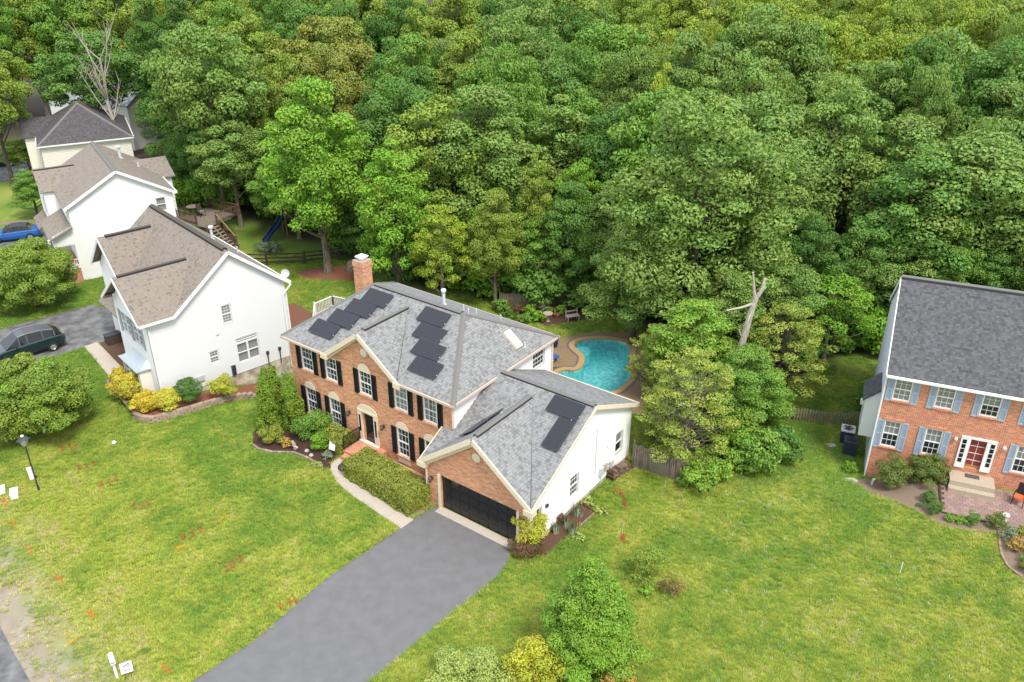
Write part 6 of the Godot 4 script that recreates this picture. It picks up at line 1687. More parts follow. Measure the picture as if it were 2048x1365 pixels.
	b = MB.new(); b.lathe([[0.04, 0], [0.035, 3.2]], 6); part(bh, "pole", b, M.wood_grey2); b = MB.new(); b.box(Vector3(0, 3.35, 0), Vector3(0.26, 0.3, 0.26)); part(bh, "box", b, M.wood_tan); b = MB.new(); b.slab([Vector3(-0.2, 3.5, -0.2), Vector3(0, 3.68, -0.2), Vector3(0, 3.68, 0.2), Vector3(-0.2, 3.5, 0.2)], 0.03); b.slab([Vector3(0.2, 3.5, -0.2), Vector3(0, 3.68, -0.2), Vector3(0, 3.68, 0.2), Vector3(0.2, 3.5, 0.2)], 0.03); part(bh, "roof", b, M.wood_dark)
	# playset with slide
	var ps := thing("playset", "shaded wooden playset with a dark blue slide under the trees", "playset", hat(-20.9, -77.2), 0.55)
	b = MB.new()
	for k in 8:
		var t0 := k / 8.0; var t1 := (k + 1) / 8.0
		var f := func(t): return Vector3(-0.6 - 2.4 * t, 1.75 * (1.0 - t) * (1.0 - 0.15 * sin(t * PI)) + 0.18, 1.4 * t)
		var p0: Vector3 = f.call(t0); var p1: Vector3 = f.call(t1)
		b.slab([p0 + Vector3(0.13, 0, 0.22), p1 + Vector3(0.13, 0, 0.22), p1 - Vector3(0.13, 0, 0.22), p0 - Vector3(0.13, 0, 0.22)], 0.05)
		b.beam(p0 + Vector3(0.13, 0.06, 0.22), p1 + Vector3(0.13, 0.06, 0.22), 0.04, 0.16); b.beam(p0 - Vector3(0.13, -0.06, 0.22), p1 - Vector3(0.13, -0.06, 0.22), 0.04, 0.16)
	part(ps, "slide", b, mat(Color(0.012, 0.03, 0.10), 0.35))
	for q in [[-0.6, -0.6], [0.6, -0.6], [-0.6, 0.6], [0.6, 0.6]]: pbox(ps, "post", Vector3(q[0], 1.3, q[1]), Vector3(0.1, 2.7, 0.1), M.wood_tan)
	pbox(ps, "platform", Vector3(0, 1.75, 0), Vector3(1.3, 0.06, 1.3), M.wood_grey); pbox(ps, "canopy", Vector3(0, 2.75, 0), Vector3(1.6, 0.06, 1.6), M.wood_dark, Basis(Vector3(0, 0, 1), 0.2))
	for k in 4: pbox(ps, "rung", Vector3(0.66, 0.35 + k * 0.38, 0), Vector3(0.05, 0.05, 1.1), M.wood_tan)
	# storage box by the neighbour's garage
	var sb := thing("storage_bin", "dark storage bin standing against the white house by its drive", "bin", wpt(LP, LPHI, -10.9, 1.55), LPHI)
	pbox(sb, "bin", Vector3(0, 0.35, 0), Vector3(0.6, 0.7, 1.0), M.wood_dark); pbox(sb, "lid", Vector3(0, 0.73, 0), Vector3(0.66, 0.06, 1.06), M.mat_dark)

func mat_log(r: RandomNumberGenerator) -> Material:
	var k := r.randi() % 3
	if not cache.has("logm%d" % k): cache["logm%d" % k] = textured([Color(0.46, 0.31, 0.23), Color(0.38, 0.25, 0.18), Color(0.52, 0.38, 0.29)][k], M.wood_grey.albedo_texture, Vector2(0.4, 0.4), 0.95)
	return cache["logm%d" % k]

# ---------------------------------------------------------------- cars
func car(called: String, label: String, at: Vector3, turn: float, paint: Material, top: Material, prof: Array, cab: Array, ln: float, wd: float, rails: bool) -> void:
	var c := thing(called, label, "car", at, turn)
	# body: stations [x along, half width share, low y, shoulder y], cabin: stations [x, y of roof]
	var b := MB.new()
	var hw := wd * 0.5
	for i in prof.size() - 1:
		var p: Array = prof[i]; var q: Array = prof[i + 1]
		var ring := func(s: Array) -> Array:
			var w: float = hw * s[1]
			return [Vector3(s[0], s[2], w * 0.9), Vector3(s[0], s[2] + (s[3] - s[2]) * 0.45, w), Vector3(s[0], s[3] - 0.06, w * 0.97), Vector3(s[0], s[3], w * 0.86), Vector3(s[0], s[3] + 0.02, 0), Vector3(s[0], s[3], -w * 0.86), Vector3(s[0], s[3] - 0.06, -w * 0.97), Vector3(s[0], s[2] + (s[3] - s[2]) * 0.45, -w), Vector3(s[0], s[2], -w * 0.9)]
		var r0: Array = ring.call(p); var r1: Array = ring.call(q)
		for k in 8: b.quad(r0[k], r1[k], r1[k + 1], r0[k + 1])
		if i == 0:
			var e := r0.duplicate(); b.poly(e)
		if i == prof.size() - 2:
			var e2 := r1.duplicate(); e2.reverse(); b.poly(e2)
	part(c, "body", b, paint)
	# cabin: glass sides, painted roof
	var rf := MB.new(); var gs := MB.new()
	for i in cab.size() - 1:
		var p: Array = cab[i]; var q: Array = cab[i + 1]
		var wl := hw * 0.86; var wr := hw * 0.66
		var lo0 := Vector3(p[0], p[2], 0); var lo1 := Vector3(q[0], q[2], 0)
		var w0: float = lerpf(wl, wr, clampf((p[1] - p[2]) / 0.5, 0, 1)); var w1: float = lerpf(wl, wr, clampf((q[1] - q[2]) / 0.5, 0, 1))
		var z0 := Vector3(p[0], p[1], 0); var z1 := Vector3(q[0], q[1], 0)
		var glassy := i == 0 or i == cab.size() - 2
		var t := gs if glassy else rf
		t.quad(z0 + Vector3(0, 0, w0), z1 + Vector3(0, 0, w1), z1 - Vector3(0, 0, w1), z0 - Vector3(0, 0, w0))
		gs.quad(lo0 + Vector3(0, 0, wl), lo1 + Vector3(0, 0, wl), z1 + Vector3(0, 0, w1), z0 + Vector3(0, 0, w0)); gs.quad(lo1 - Vector3(0, 0, wl), lo0 - Vector3(0, 0, wl), z0 - Vector3(0, 0, w0), z1 - Vector3(0, 0, w1))
	part(c, "windows", gs, M.dark_glass); part(c, "roof", rf, top)
	for s in [-1, 1]:
		for i in range(1, cab.size() - 1):
			var p: Array = cab[i]
			var pb := MB.new(); pb.beam(Vector3(p[0], p[2], s * hw * 0.87), Vector3(p[0], p[1], s * hw * 0.67), 0.07, 0.05); part(c, "pillar", pb, paint if top == paint else top)
		if rails:
			var rb := MB.new()
			for i in range(1, cab.size() - 2): rb.beam(Vector3(cab[i][0], cab[i][1] + 0.04, s * hw * 0.64), Vector3(cab[i + 1][0], cab[i + 1][1] + 0.04, s * hw * 0.64), 0.05, 0.05)
			part(c, "roof_rail", rb, M.steel)
		var tl := pbox(c, "tail_light", Vector3(-ln * 0.5 + 0.12, 0.9, s * hw * 0.78), Vector3(0.14, 0.12, 0.26), mat(Color(0.30, 0.012, 0.015), 0.2))
		pbox(c, "headlight", Vector3(ln * 0.5 - 0.18, 0.78, s * hw * 0.68), Vector3(0.26, 0.14, 0.36), M.pipe)
		var hb := MB.new(); hb.box(Vector3(ln * 0.16, 1.02, s * (hw + 0.06)), Vector3(0.12, 0.13, 0.2)); part(c, "mirror", hb, paint)
		for x in [-ln * 0.3, ln * 0.31]:
			var w := MB.new(); w.lathe([[0.2, -0.11], [0.33, -0.11], [0.35, -0.07], [0.35, 0.07], [0.33, 0.11], [0.2, 0.11]], 20)
			var wl2 := part(c, "wheel", w, M.rubber, Transform3D(Basis(Vector3.RIGHT, PI / 2), Vector3(x, 0.35, s * (hw - 0.1))))
			var rm := MB.new(); rm.lathe([[0.0, 0.07], [0.09, 0.075], [0.1, 0.05], [0.19, 0.05], [0.22, 0.1]], 12)
			for k in 5: rm.box(Vector3(cos(TAU * k / 5.0) * 0.13, 0.08, sin(TAU * k / 5.0) * 0.13), Vector3(0.2, 0.03, 0.06), Basis(Vector3.UP, -TAU * k / 5.0))
			part(wl2, "rim", rm, M.steel, Transform3D(Basis(Vector3.RIGHT, 0.0 if s > 0 else PI), Vector3.ZERO))
	pbox(c, "bumper", Vector3(-ln * 0.5 + 0.02, 0.5, 0), Vector3(0.14, 0.2, wd * 0.8), M.steel if rails else paint)
	pbox(c, "bumper", Vector3(ln * 0.5 - 0.02, 0.45, 0), Vector3(0.12, 0.2, wd * 0.78), M.vent_dark)

func cars() -> void:
	var teal := mat(Color(0.012, 0.03, 0.037), 0.25, 0.3); teal.clearcoat_enabled = true; teal.clearcoat = 1.0; teal.clearcoat_roughness = 0.05
	var navy := mat(Color(0.012, 0.018, 0.03), 0.25, 0.3); navy.clearcoat_enabled = true; navy.clearcoat = 1.0
	var blue := mat(Color(0.01, 0.12, 0.42), 0.25, 0.2); blue.clearcoat_enabled = true; blue.clearcoat = 1.0
	var suv := [[-2.4, 0.8, 0.45, 0.95], [-2.25, 0.95, 0.36, 1.05], [-1.4, 1.0, 0.3, 1.08], [0.0, 1.0, 0.28, 1.04], [1.0, 1.0, 0.3, 1.0], [1.6, 0.98, 0.32, 0.95], [2.2, 0.9, 0.36, 0.82], [2.4, 0.76, 0.42, 0.66]]
	var scab := [[-2.22, 1.06, 1.06], [-1.75, 1.46, 1.07], [-1.0, 1.62, 1.06], [0.0, 1.66, 1.03], [0.5, 1.58, 1.01], [1.4, 1.0, 0.98]]
	# turned so that the nose points down the drive to the street
	var grey_top := mat(Color(0.11, 0.11, 0.125), 0.35, 0.2)
	car("parked_car", "dark teal crossover with silver roof rails on the neighbour's drive", Vector3(-33.9, 0.03, -53.2), atan2(-0.673, -0.74) * 1.0, teal, grey_top, suv, scab, 4.8, 1.9, true)
	car("parked_car", "dark navy crossover on the far drive beside the cream house", Vector3(-60.6, 0.03, -99.6), atan2(-0.45, -0.89), navy, navy, suv, scab, 4.7, 1.9, false)
	var cpe := [[-2.25, 0.8, 0.4, 0.85], [-2.1, 0.95, 0.32, 0.92], [-1.3, 1.0, 0.26, 0.95], [0.0, 1.0, 0.24, 0.92], [1.0, 1.0, 0.26, 0.88], [1.6, 0.97, 0.28, 0.82], [2.1, 0.88, 0.32, 0.7], [2.3, 0.74, 0.38, 0.55]]
	var ccab := [[-1.6, 0.95, 0.94], [-1.15, 1.26, 0.94], [-0.6, 1.36, 0.93], [0.05, 1.35, 0.92], [0.3, 1.28, 0.91], [0.95, 0.9, 0.88]]
	car("parked_car", "bright blue convertible with black soft top before the second house", Vector3(-46.2, 0.03, -75.6), atan2(-0.35, -0.93), blue, M.mat_dark, cpe, ccab, 4.5, 1.85, false)

# ---------------------------------------------------------------- garden plants
func plants() -> void:
	# the clipped hedge along the walk, then the one left of the steps
	var hd := thing("clipped_hedge", "long clipped boxwood hedge between the curved walk and brick house", "hedge", Vector3(-6.75, 0, -37.75), MPHI - 0.09)
	put(hd, "foliage", clipped_hedge(Vector3(5.3, 1.25, 1.9), 201, 24000, 0.105, 0.16), M.leaf_hedge)
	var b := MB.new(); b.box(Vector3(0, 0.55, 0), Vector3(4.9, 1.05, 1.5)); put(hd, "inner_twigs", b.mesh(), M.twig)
	hd = thing("clipped_hedge", "short clipped hedge block against the iron railing left of the steps", "hedge", wpt(MP, MPHI, 4.85, -0.65), MPHI)
	put(hd, "foliage", clipped_hedge(Vector3(1.6, 1.15, 1.3), 203, 7000, 0.10, 0.12), M.leaf_hedge)
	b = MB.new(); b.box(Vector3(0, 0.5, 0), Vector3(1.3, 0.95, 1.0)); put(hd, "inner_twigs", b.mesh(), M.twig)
	bush("loose_shrub", "loose mid green shrub under the arched windows behind the mulch bed", wpt(MP, MPHI, 2.9, -0.75), Vector3(1.35, 0.85, 0.85), M.leaf_mid, 210, 0.11, 190.0, 16)
	bush("clipped_shrub", "clipped dark shrub at the end of the mulch bed below the arborvitae", Vector3(-14.0, 0, -42.2), Vector3(0.95, 0.62, 0.8), M.leaf_hedge, 220, 0.10, 200.0, 10)
	bush("round_shrub", "round bright green shrub in the mulch beside the garden sign", Vector3(-11.05, 0, -41.35), Vector3(0.62, 0.62, 0.6), M.leaf_bright, 225, 0.12, 190.0, 10)
	bush("blue_shrub", "small blue grey plant at the mulch bed edge near the walk", Vector3(-10.55, 0, -40.55), Vector3(0.36, 0.22, 0.36), M.leaf_silver, 230, 0.10, 260.0, 8)
	bush("ground_plant", "small tan ornamental grass beside the pale statue", Vector3(-13.1, 0, -41.7), Vector3(0.42, 0.3, 0.4), M.leaf_tan, 233, 0.16, 130.0, 8, 0.4, "", "plant")
	bush("ground_plant", "pale yellow plant spilling over the bed corner onto the lawn", Vector3(-10.95, 0, -39.75), Vector3(0.4, 0.17, 0.3), M.leaf_pale, 236, 0.1, 190.0, 6, 0.5, "", "plant")
	# arborvitae group at the corner of the brick house
	arbor("arborvitae", "tall arborvitae leaning forward, nearest the mulch bed end", -14.45, -43.15, 3.7, 0.72, 240)
	arbor("arborvitae", "arborvitae behind the tallest one, beside the white house foundation", -15.0, -45.4, 3.3, 0.55, 245)
	arbor("arborvitae", "slender arborvitae top between its two taller neighbours", -14.2, -44.4, 3.9, 0.6, 250)
	arbor("arborvitae", "arborvitae with bare brown inner branches beside the brick corner", -13.0, -43.6, 3.2, 0.75, 255)
	# the raised bed
	bush("gold_shrub", "gold leaved shrub at the far end by the neighbour's walk", Vector3(-25.35, 0.3, -48.5), Vector3(0.75, 0.62, 0.6), M.leaf_gold, 260, 0.11, 230.0, 22, 0.3)
	bush("gold_shrub", "broad clipped gold shrub before the bay window", Vector3(-24.2, 0.3, -46.7), Vector3(1.15, 0.85, 1.05), M.leaf_gold2, 263, 0.11, 230.0, 22, 0.3)
	bush("gold_shrub", "brightest yellow shrub at the curve of the block wall", Vector3(-22.5, 0.3, -45.15), Vector3(0.9, 0.7, 0.75), M.leaf_gold, 266, 0.11, 230.0, 22, 0.3)
	bush("gold_shrub", "gold and green shrub in front of the white house corner", Vector3(-21.3, 0.3, -45.35), Vector3(0.9, 0.75, 0.8), M.leaf_gold2, 269, 0.11, 230.0, 22, 0.3)
	bush("green_shrub", "low green plants under the gold shrubs at the bed edge", Vector3(-23.5, 0.2, -45.75), Vector3(0.7, 0.3, 0.45), M.leaf_bright, 272, 0.12, 180.0, 8)
	bush("round_shrub", "dark green ball shaped shrub between two yellow ones", Vector3(-20.2, 0.3, -46.35), Vector3(1.0, 0.85, 0.95), M.leaf_deep, 275, 0.09, 270.0, 16, 0.3)
	bush("lime_shrub", "yellow green ball shaped shrub on the red mulch by the wall", Vector3(-18.35, 0.3, -46.95), Vector3(0.95, 0.72, 0.85), M.leaf_lime, 278, 0.11, 220.0, 14, 0.36)
	# beside the garage
	bush("lime_shrub", "yellow green barberry at the garage corner by the drive", Vector3(1.0, 0.55, -33.0), Vector3(1.0, 0.75, 0.85), M.leaf_lime, 281, 0.10, 230.0, 12, 0.42)
	bush("brown_shrub", "reddish brown leafless looking barberry below the yellow green one", Vector3(0.75, 0, -32.45), Vector3(1.15, 0.52, 0.85), M.leaf_brown, 284, 0.085, 230.0, 14, 0.42)
	for q in [[2.75, -34.6, 0.42, "iris clump nearest the garage corner in the side bed"], [3.4, -35.5, 0.46, "broad blue green iris clump in the middle of the side bed"], [3.05, -34.0, 0.3, "small iris clump at the lawn edge of the side bed"], [2.2, -34.1, 0.3, "iris leaves against the white garage wall"]]:
		blade_plant("iris_plant", q[3], q[0], q[1], q[2], M.leaf_silver, int(q[0] * 100))
	bush("dry_plant", "dried brown perennial stalks against the garage wall", Vector3(2.45, 0, -34.75), Vector3(0.3, 0.4, 0.3), M.leaf_brown, 290, 0.12, 110.0, 7, 0.4, "", "plant")
	for q in [[4.05, -36.5, 0.5, "pale hosta patch by the wall halfway along the garage"], [4.6, -35.7, 0.5, "broad pale leaved weeds beyond the timber edging"], [3.4, -33.6, 0.4, "pale weeds at the lower corner of the side bed"]]:
		bush("weed_patch", q[3], Vector3(q[0], 0, q[1]), Vector3(q[2], 0.14, q[2] * 0.8), M.leaf_pale, int(q[0] * 50), 0.15, 110.0, 8, 0.6, "", "plant")
	b = MB.new(); b.beam(hat(2.9, -33.85, 0.06), hat(4.3, -35.6, 0.06), 0.1, 0.1); one("timber_edging", b, M.wood_tan, "weathered timber edging along the side bed", "edging")
	b = MB.new(); b.beam(hat(3.5, -36.6, 0.06), hat(4.35, -35.75, 0.06), 0.1, 0.1); one("timber_edging", b, M.wood_brown, "short timber across the far end of the side bed", "edging")
	# nearest plants at the bottom of the lawn
	bush("young_holly_tree", "dense bright green conical holly in the near lawn", Vector3(3.15, 0, -25.6), Vector3(2.5, 3.1, 2.3), M.leaf_holly, 300, 0.12, 210.0, 130, 0.2, "", "tree", 1.0)
	bush("lime_shrub", "vivid yellow shrub before the holly at the near edge", Vector3(0.75, 0, -24.4), Vector3(1.4, 1.3, 1.0), M.leaf_lime, 304, 0.11, 200.0, 22, 0.36)
	bush("pale_shrub", "pale variegated spreading shrub beside the drive at the near edge", Vector3(-1.5, 0, -24.3), Vector3(2.1, 1.0, 1.4), M.leaf_pale, 308, 0.10, 200.0, 24, 0.45)
	bush("tan_shrub", "tan tipped shrub at the foot of the holly", Vector3(4.3, 0, -24.0), Vector3(0.75, 0.95, 0.6), M.leaf_tan, 312, 0.11, 200.0, 10)
	bush("scraggly_shrub", "scraggly olive shrub with bare twigs alone in the lawn", Vector3(6.35, 0, -30.9), Vector3(1.05, 0.95, 0.9), M.leaf_olive, 316, 0.11, 95.0, 12, 0.4)
	bush("brown_shrub", "low reddish twiggy plant beside the scraggly olive shrub", Vector3(7.25, 0, -29.9), Vector3(0.75, 0.4, 0.55), M.leaf_brown, 319, 0.1, 90.0, 9)
	bush("weed_patch", "leafy weeds with an orange flower before the scraggly shrub", Vector3(6.2, 0, -29.85), Vector3(0.5, 0.22, 0.4), M.leaf_bright, 322, 0.13, 130.0, 7, 0.5, "", "plant")
	# by the red brick house
	bush("round_shrub", "rounded dark shrub at the brick house corner", hat(21.0, -38.55, -0.05), Vector3(1.0, 0.98, 0.95), M.leaf_olive2, 330, 0.1, 230.0, 16, 0.34)
	bush("round_shrub", "broad rounded shrub beside the concrete steps", hat(22.75, -38.6, -0.1), Vector3(1.3, 0.95, 0.95), M.leaf_olive2, 333, 0.1, 230.0, 18, 0.34)
	for q in [[21.95, -35.7, 0.5, 0.42, "leaf_deep", "dark green shrub at the patio corner, lower of two"], [22.1, -36.6, 0.48, 0.42, "leaf_deep", "dark green shrub at the patio corner, upper of two"], [22.5, -35.0, 0.3, 0.26, "leaf_bright", "small bright green ball along the patio edge, first of two"], [22.95, -34.85, 0.3, 0.26, "leaf_bright", "small bright green ball along the patio edge, second of two"], [23.5, -34.75, 0.42, 0.4, "leaf_dark", "blue green ball shaped shrub in the patio edge bed"], [24.65, -34.6, 0.55, 0.45, "leaf_olive2", "rusty green rounded shrub beside the flower bed"], [21.45, -36.3, 0.2, 0.12, "leaf_deep", "tiny dark seedling in the tan mulch"], [19.45, -40.6, 0.5, 0.4, "leaf_bright", "green plants against the side wall below the air conditioners"]]:
		bush("small_shrub", q[5], hat(q[0], q[1], -0.03), Vector3(q[2], q[3], q[2]), M[q[4]], int(q[0] * 77), 0.085, 260.0, 10, 0.36)
	var r := RandomNumberGenerator.new(); r.seed = 61
	var flowers := [["leaf_silver", "silvery grass clump"], ["leaf_tan", "tan dried flower clump"], ["leaf_mid", "leafy green clump"], ["leaf_orange", "orange flowering clump"]]
	for k in 14:
		var x := 24.7 + (k % 4) * 0.75 + r.randf_range(-0.2, 0.2); var z := -33.7 + int(k / 4.0) * 0.85 + r.randf_range(-0.2, 0.2)
		var f: Array = flowers[(k * 3 + int(k / 4.0)) % 4]
		bush("flower_clump", "%s in the flower bed, %s row from the patio, %s from lawn" % [f[1], ORD[int(k / 4.0)], ORD[k % 4]], Vector3(x, 0, z), Vector3(0.42, r.randf_range(0.25, 0.42), 0.4), M[f[0]], 400 + k * 3, 0.12, 130.0, 8, 0.45, "flower bed plants", "plant")
	stones(thing("flower_bed_edging", "row of reddish edging bricks along the corner flower bed", "edging"), [[24.62, -34.2], [24.22, -33.34], [23.9, -32.51], [23.75, -31.64], [24.1, -30.8]], 0.22, Vector3(0.2, 0.1, 0.1), [M.paver_a, M.block2], 1, 0.0)
	# darker tufts in the lawn
	var tufts := [[19.7, -36.3, 0.55], [18.3, -34.6, 0.5], [20.3, -31.9, 0.42], [22.9, -31.9, 0.45], [17.0, -36.9, 0.35], [-14.1, -28.9, 0.5], [-15.6, -26.5, 0.32], [-10.9, -31.2, 0.6], [-12.6, -40.1, 0.4]]
	for k in tufts.size():
		var q: Array = tufts[k]
		bush("clover_patch", "dark clover patch in the lawn, %s" % ["near the tan mulch slope", "midway down the side lawn", "below the patio corner", "lowest before the flower bed", "nearest the olive tree", "left of the drive near the lawn middle", "near the yard sign", "beside the drive edge", "beside the curved mulch bed"][k], hat(q[0], q[1], -0.04), Vector3(q[2], 0.07, q[2] * 0.55), M.leaf_deep, 500 + k, 0.09, 190.0, 7, 0.75, "clover patches in the lawn", "plant")
	# garden beyond the pool
	for k in 13:
		var q: Array = [[-0.8, -59.9, 0.9, "leaf_mid"], [0.4, -59.5, 0.7, "leaf_brown"], [1.4, -59.3, 0.8, "leaf_bright"], [2.0, -58.2, 0.75, "leaf_bright"], [2.5, -59.9, 0.6, "leaf_silver"], [3.0, -59.5, 0.5, "leaf_mid"], [3.7, -59.6, 0.6, "leaf_bright"], [4.3, -60.6, 0.7, "leaf_mid"], [5.2, -60.3, 0.8, "leaf_yellow"], [5.7, -59.2, 0.6, "leaf_bright"], [6.6, -59.6, 0.9, "leaf_mid"], [1.0, -58.0, 0.7, "leaf_mid"], [-0.2, -58.3, 0.8, "leaf_deep"]][k]
		bush("garden_plant", "leafy %s plant in the garden beyond the pool, %s from the roof corner" % [{"leaf_mid": "green", "leaf_brown": "wine red", "leaf_bright": "bright green", "leaf_silver": "grey green", "leaf_yellow": "yellow", "leaf_deep": "dark"}[q[3]], ORD[k]], Vector3(q[0], 0, q[1]), Vector3(q[2] * 0.8, q[2] * 0.6, q[2] * 0.7), M[q[3]], 600 + k * 3, 0.16, 100.0, 9, 0.45, "plants in the pool garden", "plant")
	# cut branch lying in the back yard
	bush("fallen_branch", "cut leafy branch lying on the grass behind the wooden deck", hat(-21.8, -72.4), Vector3(1.5, 0.5, 0.9), M.leaf_silver, 640, 0.2, 60.0, 9, 0.6, "", "branch")
	bush("sapling", "thin sapling between the white wall and brick corner", wpt(MP, MPHI, -0.9, 0.4), Vector3(0.55, 1.5, 0.5), M.leaf_blue, 644, 0.13, 60.0, 9, 0.5, "", "tree")
	b = MB.new(); b.lathe([[0.55, 0], [0.6, 0.3], [0.42, 0.75], [0.15, 0.95], [0.0, 0.98]], 9); var bo := one("tree_stump", b, M.bark_pale, "rough grey stump behind the leaning trunk", "stump"); bo.position = hat(-13.6, -68.0)

func arbor(called: String, label: String, x: float, z: float, h: float, r: float, sd: int) -> void:
	var t := thing(called, label, "shrub", hat(x, z), 0.0, "arborvitae at the house corner")
	var rr := RandomNumberGenerator.new(); rr.seed = sd
	var cl := []
	for k in 34:
		var y := (k + 0.5) / 34.0
		var a := k * 2.4 + rr.randf()
		var w := r * (1.0 - pow(y, 2.2)) * rr.randf_range(0.45, 0.8)
		cl.append([Vector3(cos(a) * w, 0.25 + y * (h - 0.4), sin(a) * w), Vector3(0.24, 0.42, 0.24) * rr.randf_range(0.8, 1.25) * (r / 0.7)])
	put(t, "foliage", foliage(sd + 1, cl, 190.0, 0.13, 0.06, -0.6, 0.5), M.leaf_spruce)
	put(t, "trunk", trunk_mesh(sd + 2, h, 0.07, cl, Vector3.ZERO, 0.5), M.bark)

func blade_plant(called: String, label: String, x: float, z: float, r: float, m: Material, sd: int) -> void:
	var t := thing(called, label, "plant", hat(x, z))
	var rr := RandomNumberGenerator.new(); rr.seed = sd
	var V := PackedVector3Array(); var N := PackedVector3Array(); var C := PackedColorArray(); var I := PackedInt32Array()
	for k in 60:
		var a := rr.randf() * TAU; var d := Vector3(cos(a), 0, sin(a))
		var p := d * rr.randf() * r * 0.6; var tip := p + d * rr.randf_range(0.05, 0.25) + Vector3(0, rr.randf_range(0.35, 0.75), 0)
		var s := Vector3(-d.z, 0, d.x) * 0.025
		var v0 := V.size(); var g := rr.randf_range(0.6, 1.0)
		V.append_array([p - s, p + s, tip + s * 0.2, tip - s * 0.2])
		for i in 4: N.append((d + Vector3(0, 0.5, 0)).normalized()); C.append(Color(g, g, g))
		I.append_array([v0, v0 + 1, v0 + 2, v0, v0 + 2, v0 + 3])
	var arr := []; arr.resize(Mesh.ARRAY_MAX)
	arr[Mesh.ARRAY_VERTEX] = V; arr[Mesh.ARRAY_NORMAL] = N; arr[Mesh.ARRAY_COLOR] = C; arr[Mesh.ARRAY_INDEX] = I
	var me := ArrayMesh.new(); me.add_surface_from_arrays(Mesh.PRIMITIVE_TRIANGLES, arr)
	put(t, "leaves", me, m)
	var b := MB.new(); b.lathe([[r * 0.4, 0], [r * 0.3, 0.05], [0, 0.06]], 8); part(t, "root_crown", b, M.mulch_brown)

# ---------------------------------------------------------------- trees
func bare_tree(called: String, label: String, x: float, z: float, h: float, r0: float, m: Material, twigs: int, spread: float, sd: int) -> void:
	var t := thing(called, label, "tree", hat(x, z))
	var rr := RandomNumberGenerator.new(); rr.seed = sd
	var b := MB.new()
	var pts := []; var rad := []
	for i in 7: pts.append(Vector3(rr.randf_range(-0.2, 0.2) * i * 0.3, h * 0.7 * i / 6.0, rr.randf_range(-0.2, 0.2) * i * 0.3)); rad.append(r0 * (1.0 - 0.6 * i / 6.0))
	b.tube(pts, rad, 8)
	part(t, "trunk", b, m)
	for k in twigs:
		var i := 3 + rr.randi() % 4
		var a := rr.randf() * TAU
		var e: Vector3 = pts[i] + Vector3(cos(a) * spread * rr.randf_range(0.4, 1.0), h * rr.randf_range(0.12, 0.34), sin(a) * spread * rr.randf_range(0.4, 1.0))
		var l := MB.new()
		var mid: Vector3 = pts[i].lerp(e, 0.5) + Vector3(0, -0.3, 0)
		l.tube([pts[i], mid, e], [rad[i] * 0.55, rad[i] * 0.3, 0.02], 5, false)
		for q in 4:
			var s := mid.lerp(e, rr.randf()); l.tube([s, s + Vector3(rr.randf_range(-1, 1), rr.randf_range(0.3, 1.6), rr.randf_range(-1, 1)) * spread * 0.35], [rad[i] * 0.16, 0.012], 4, false)
		part(t, "limb", l, m)

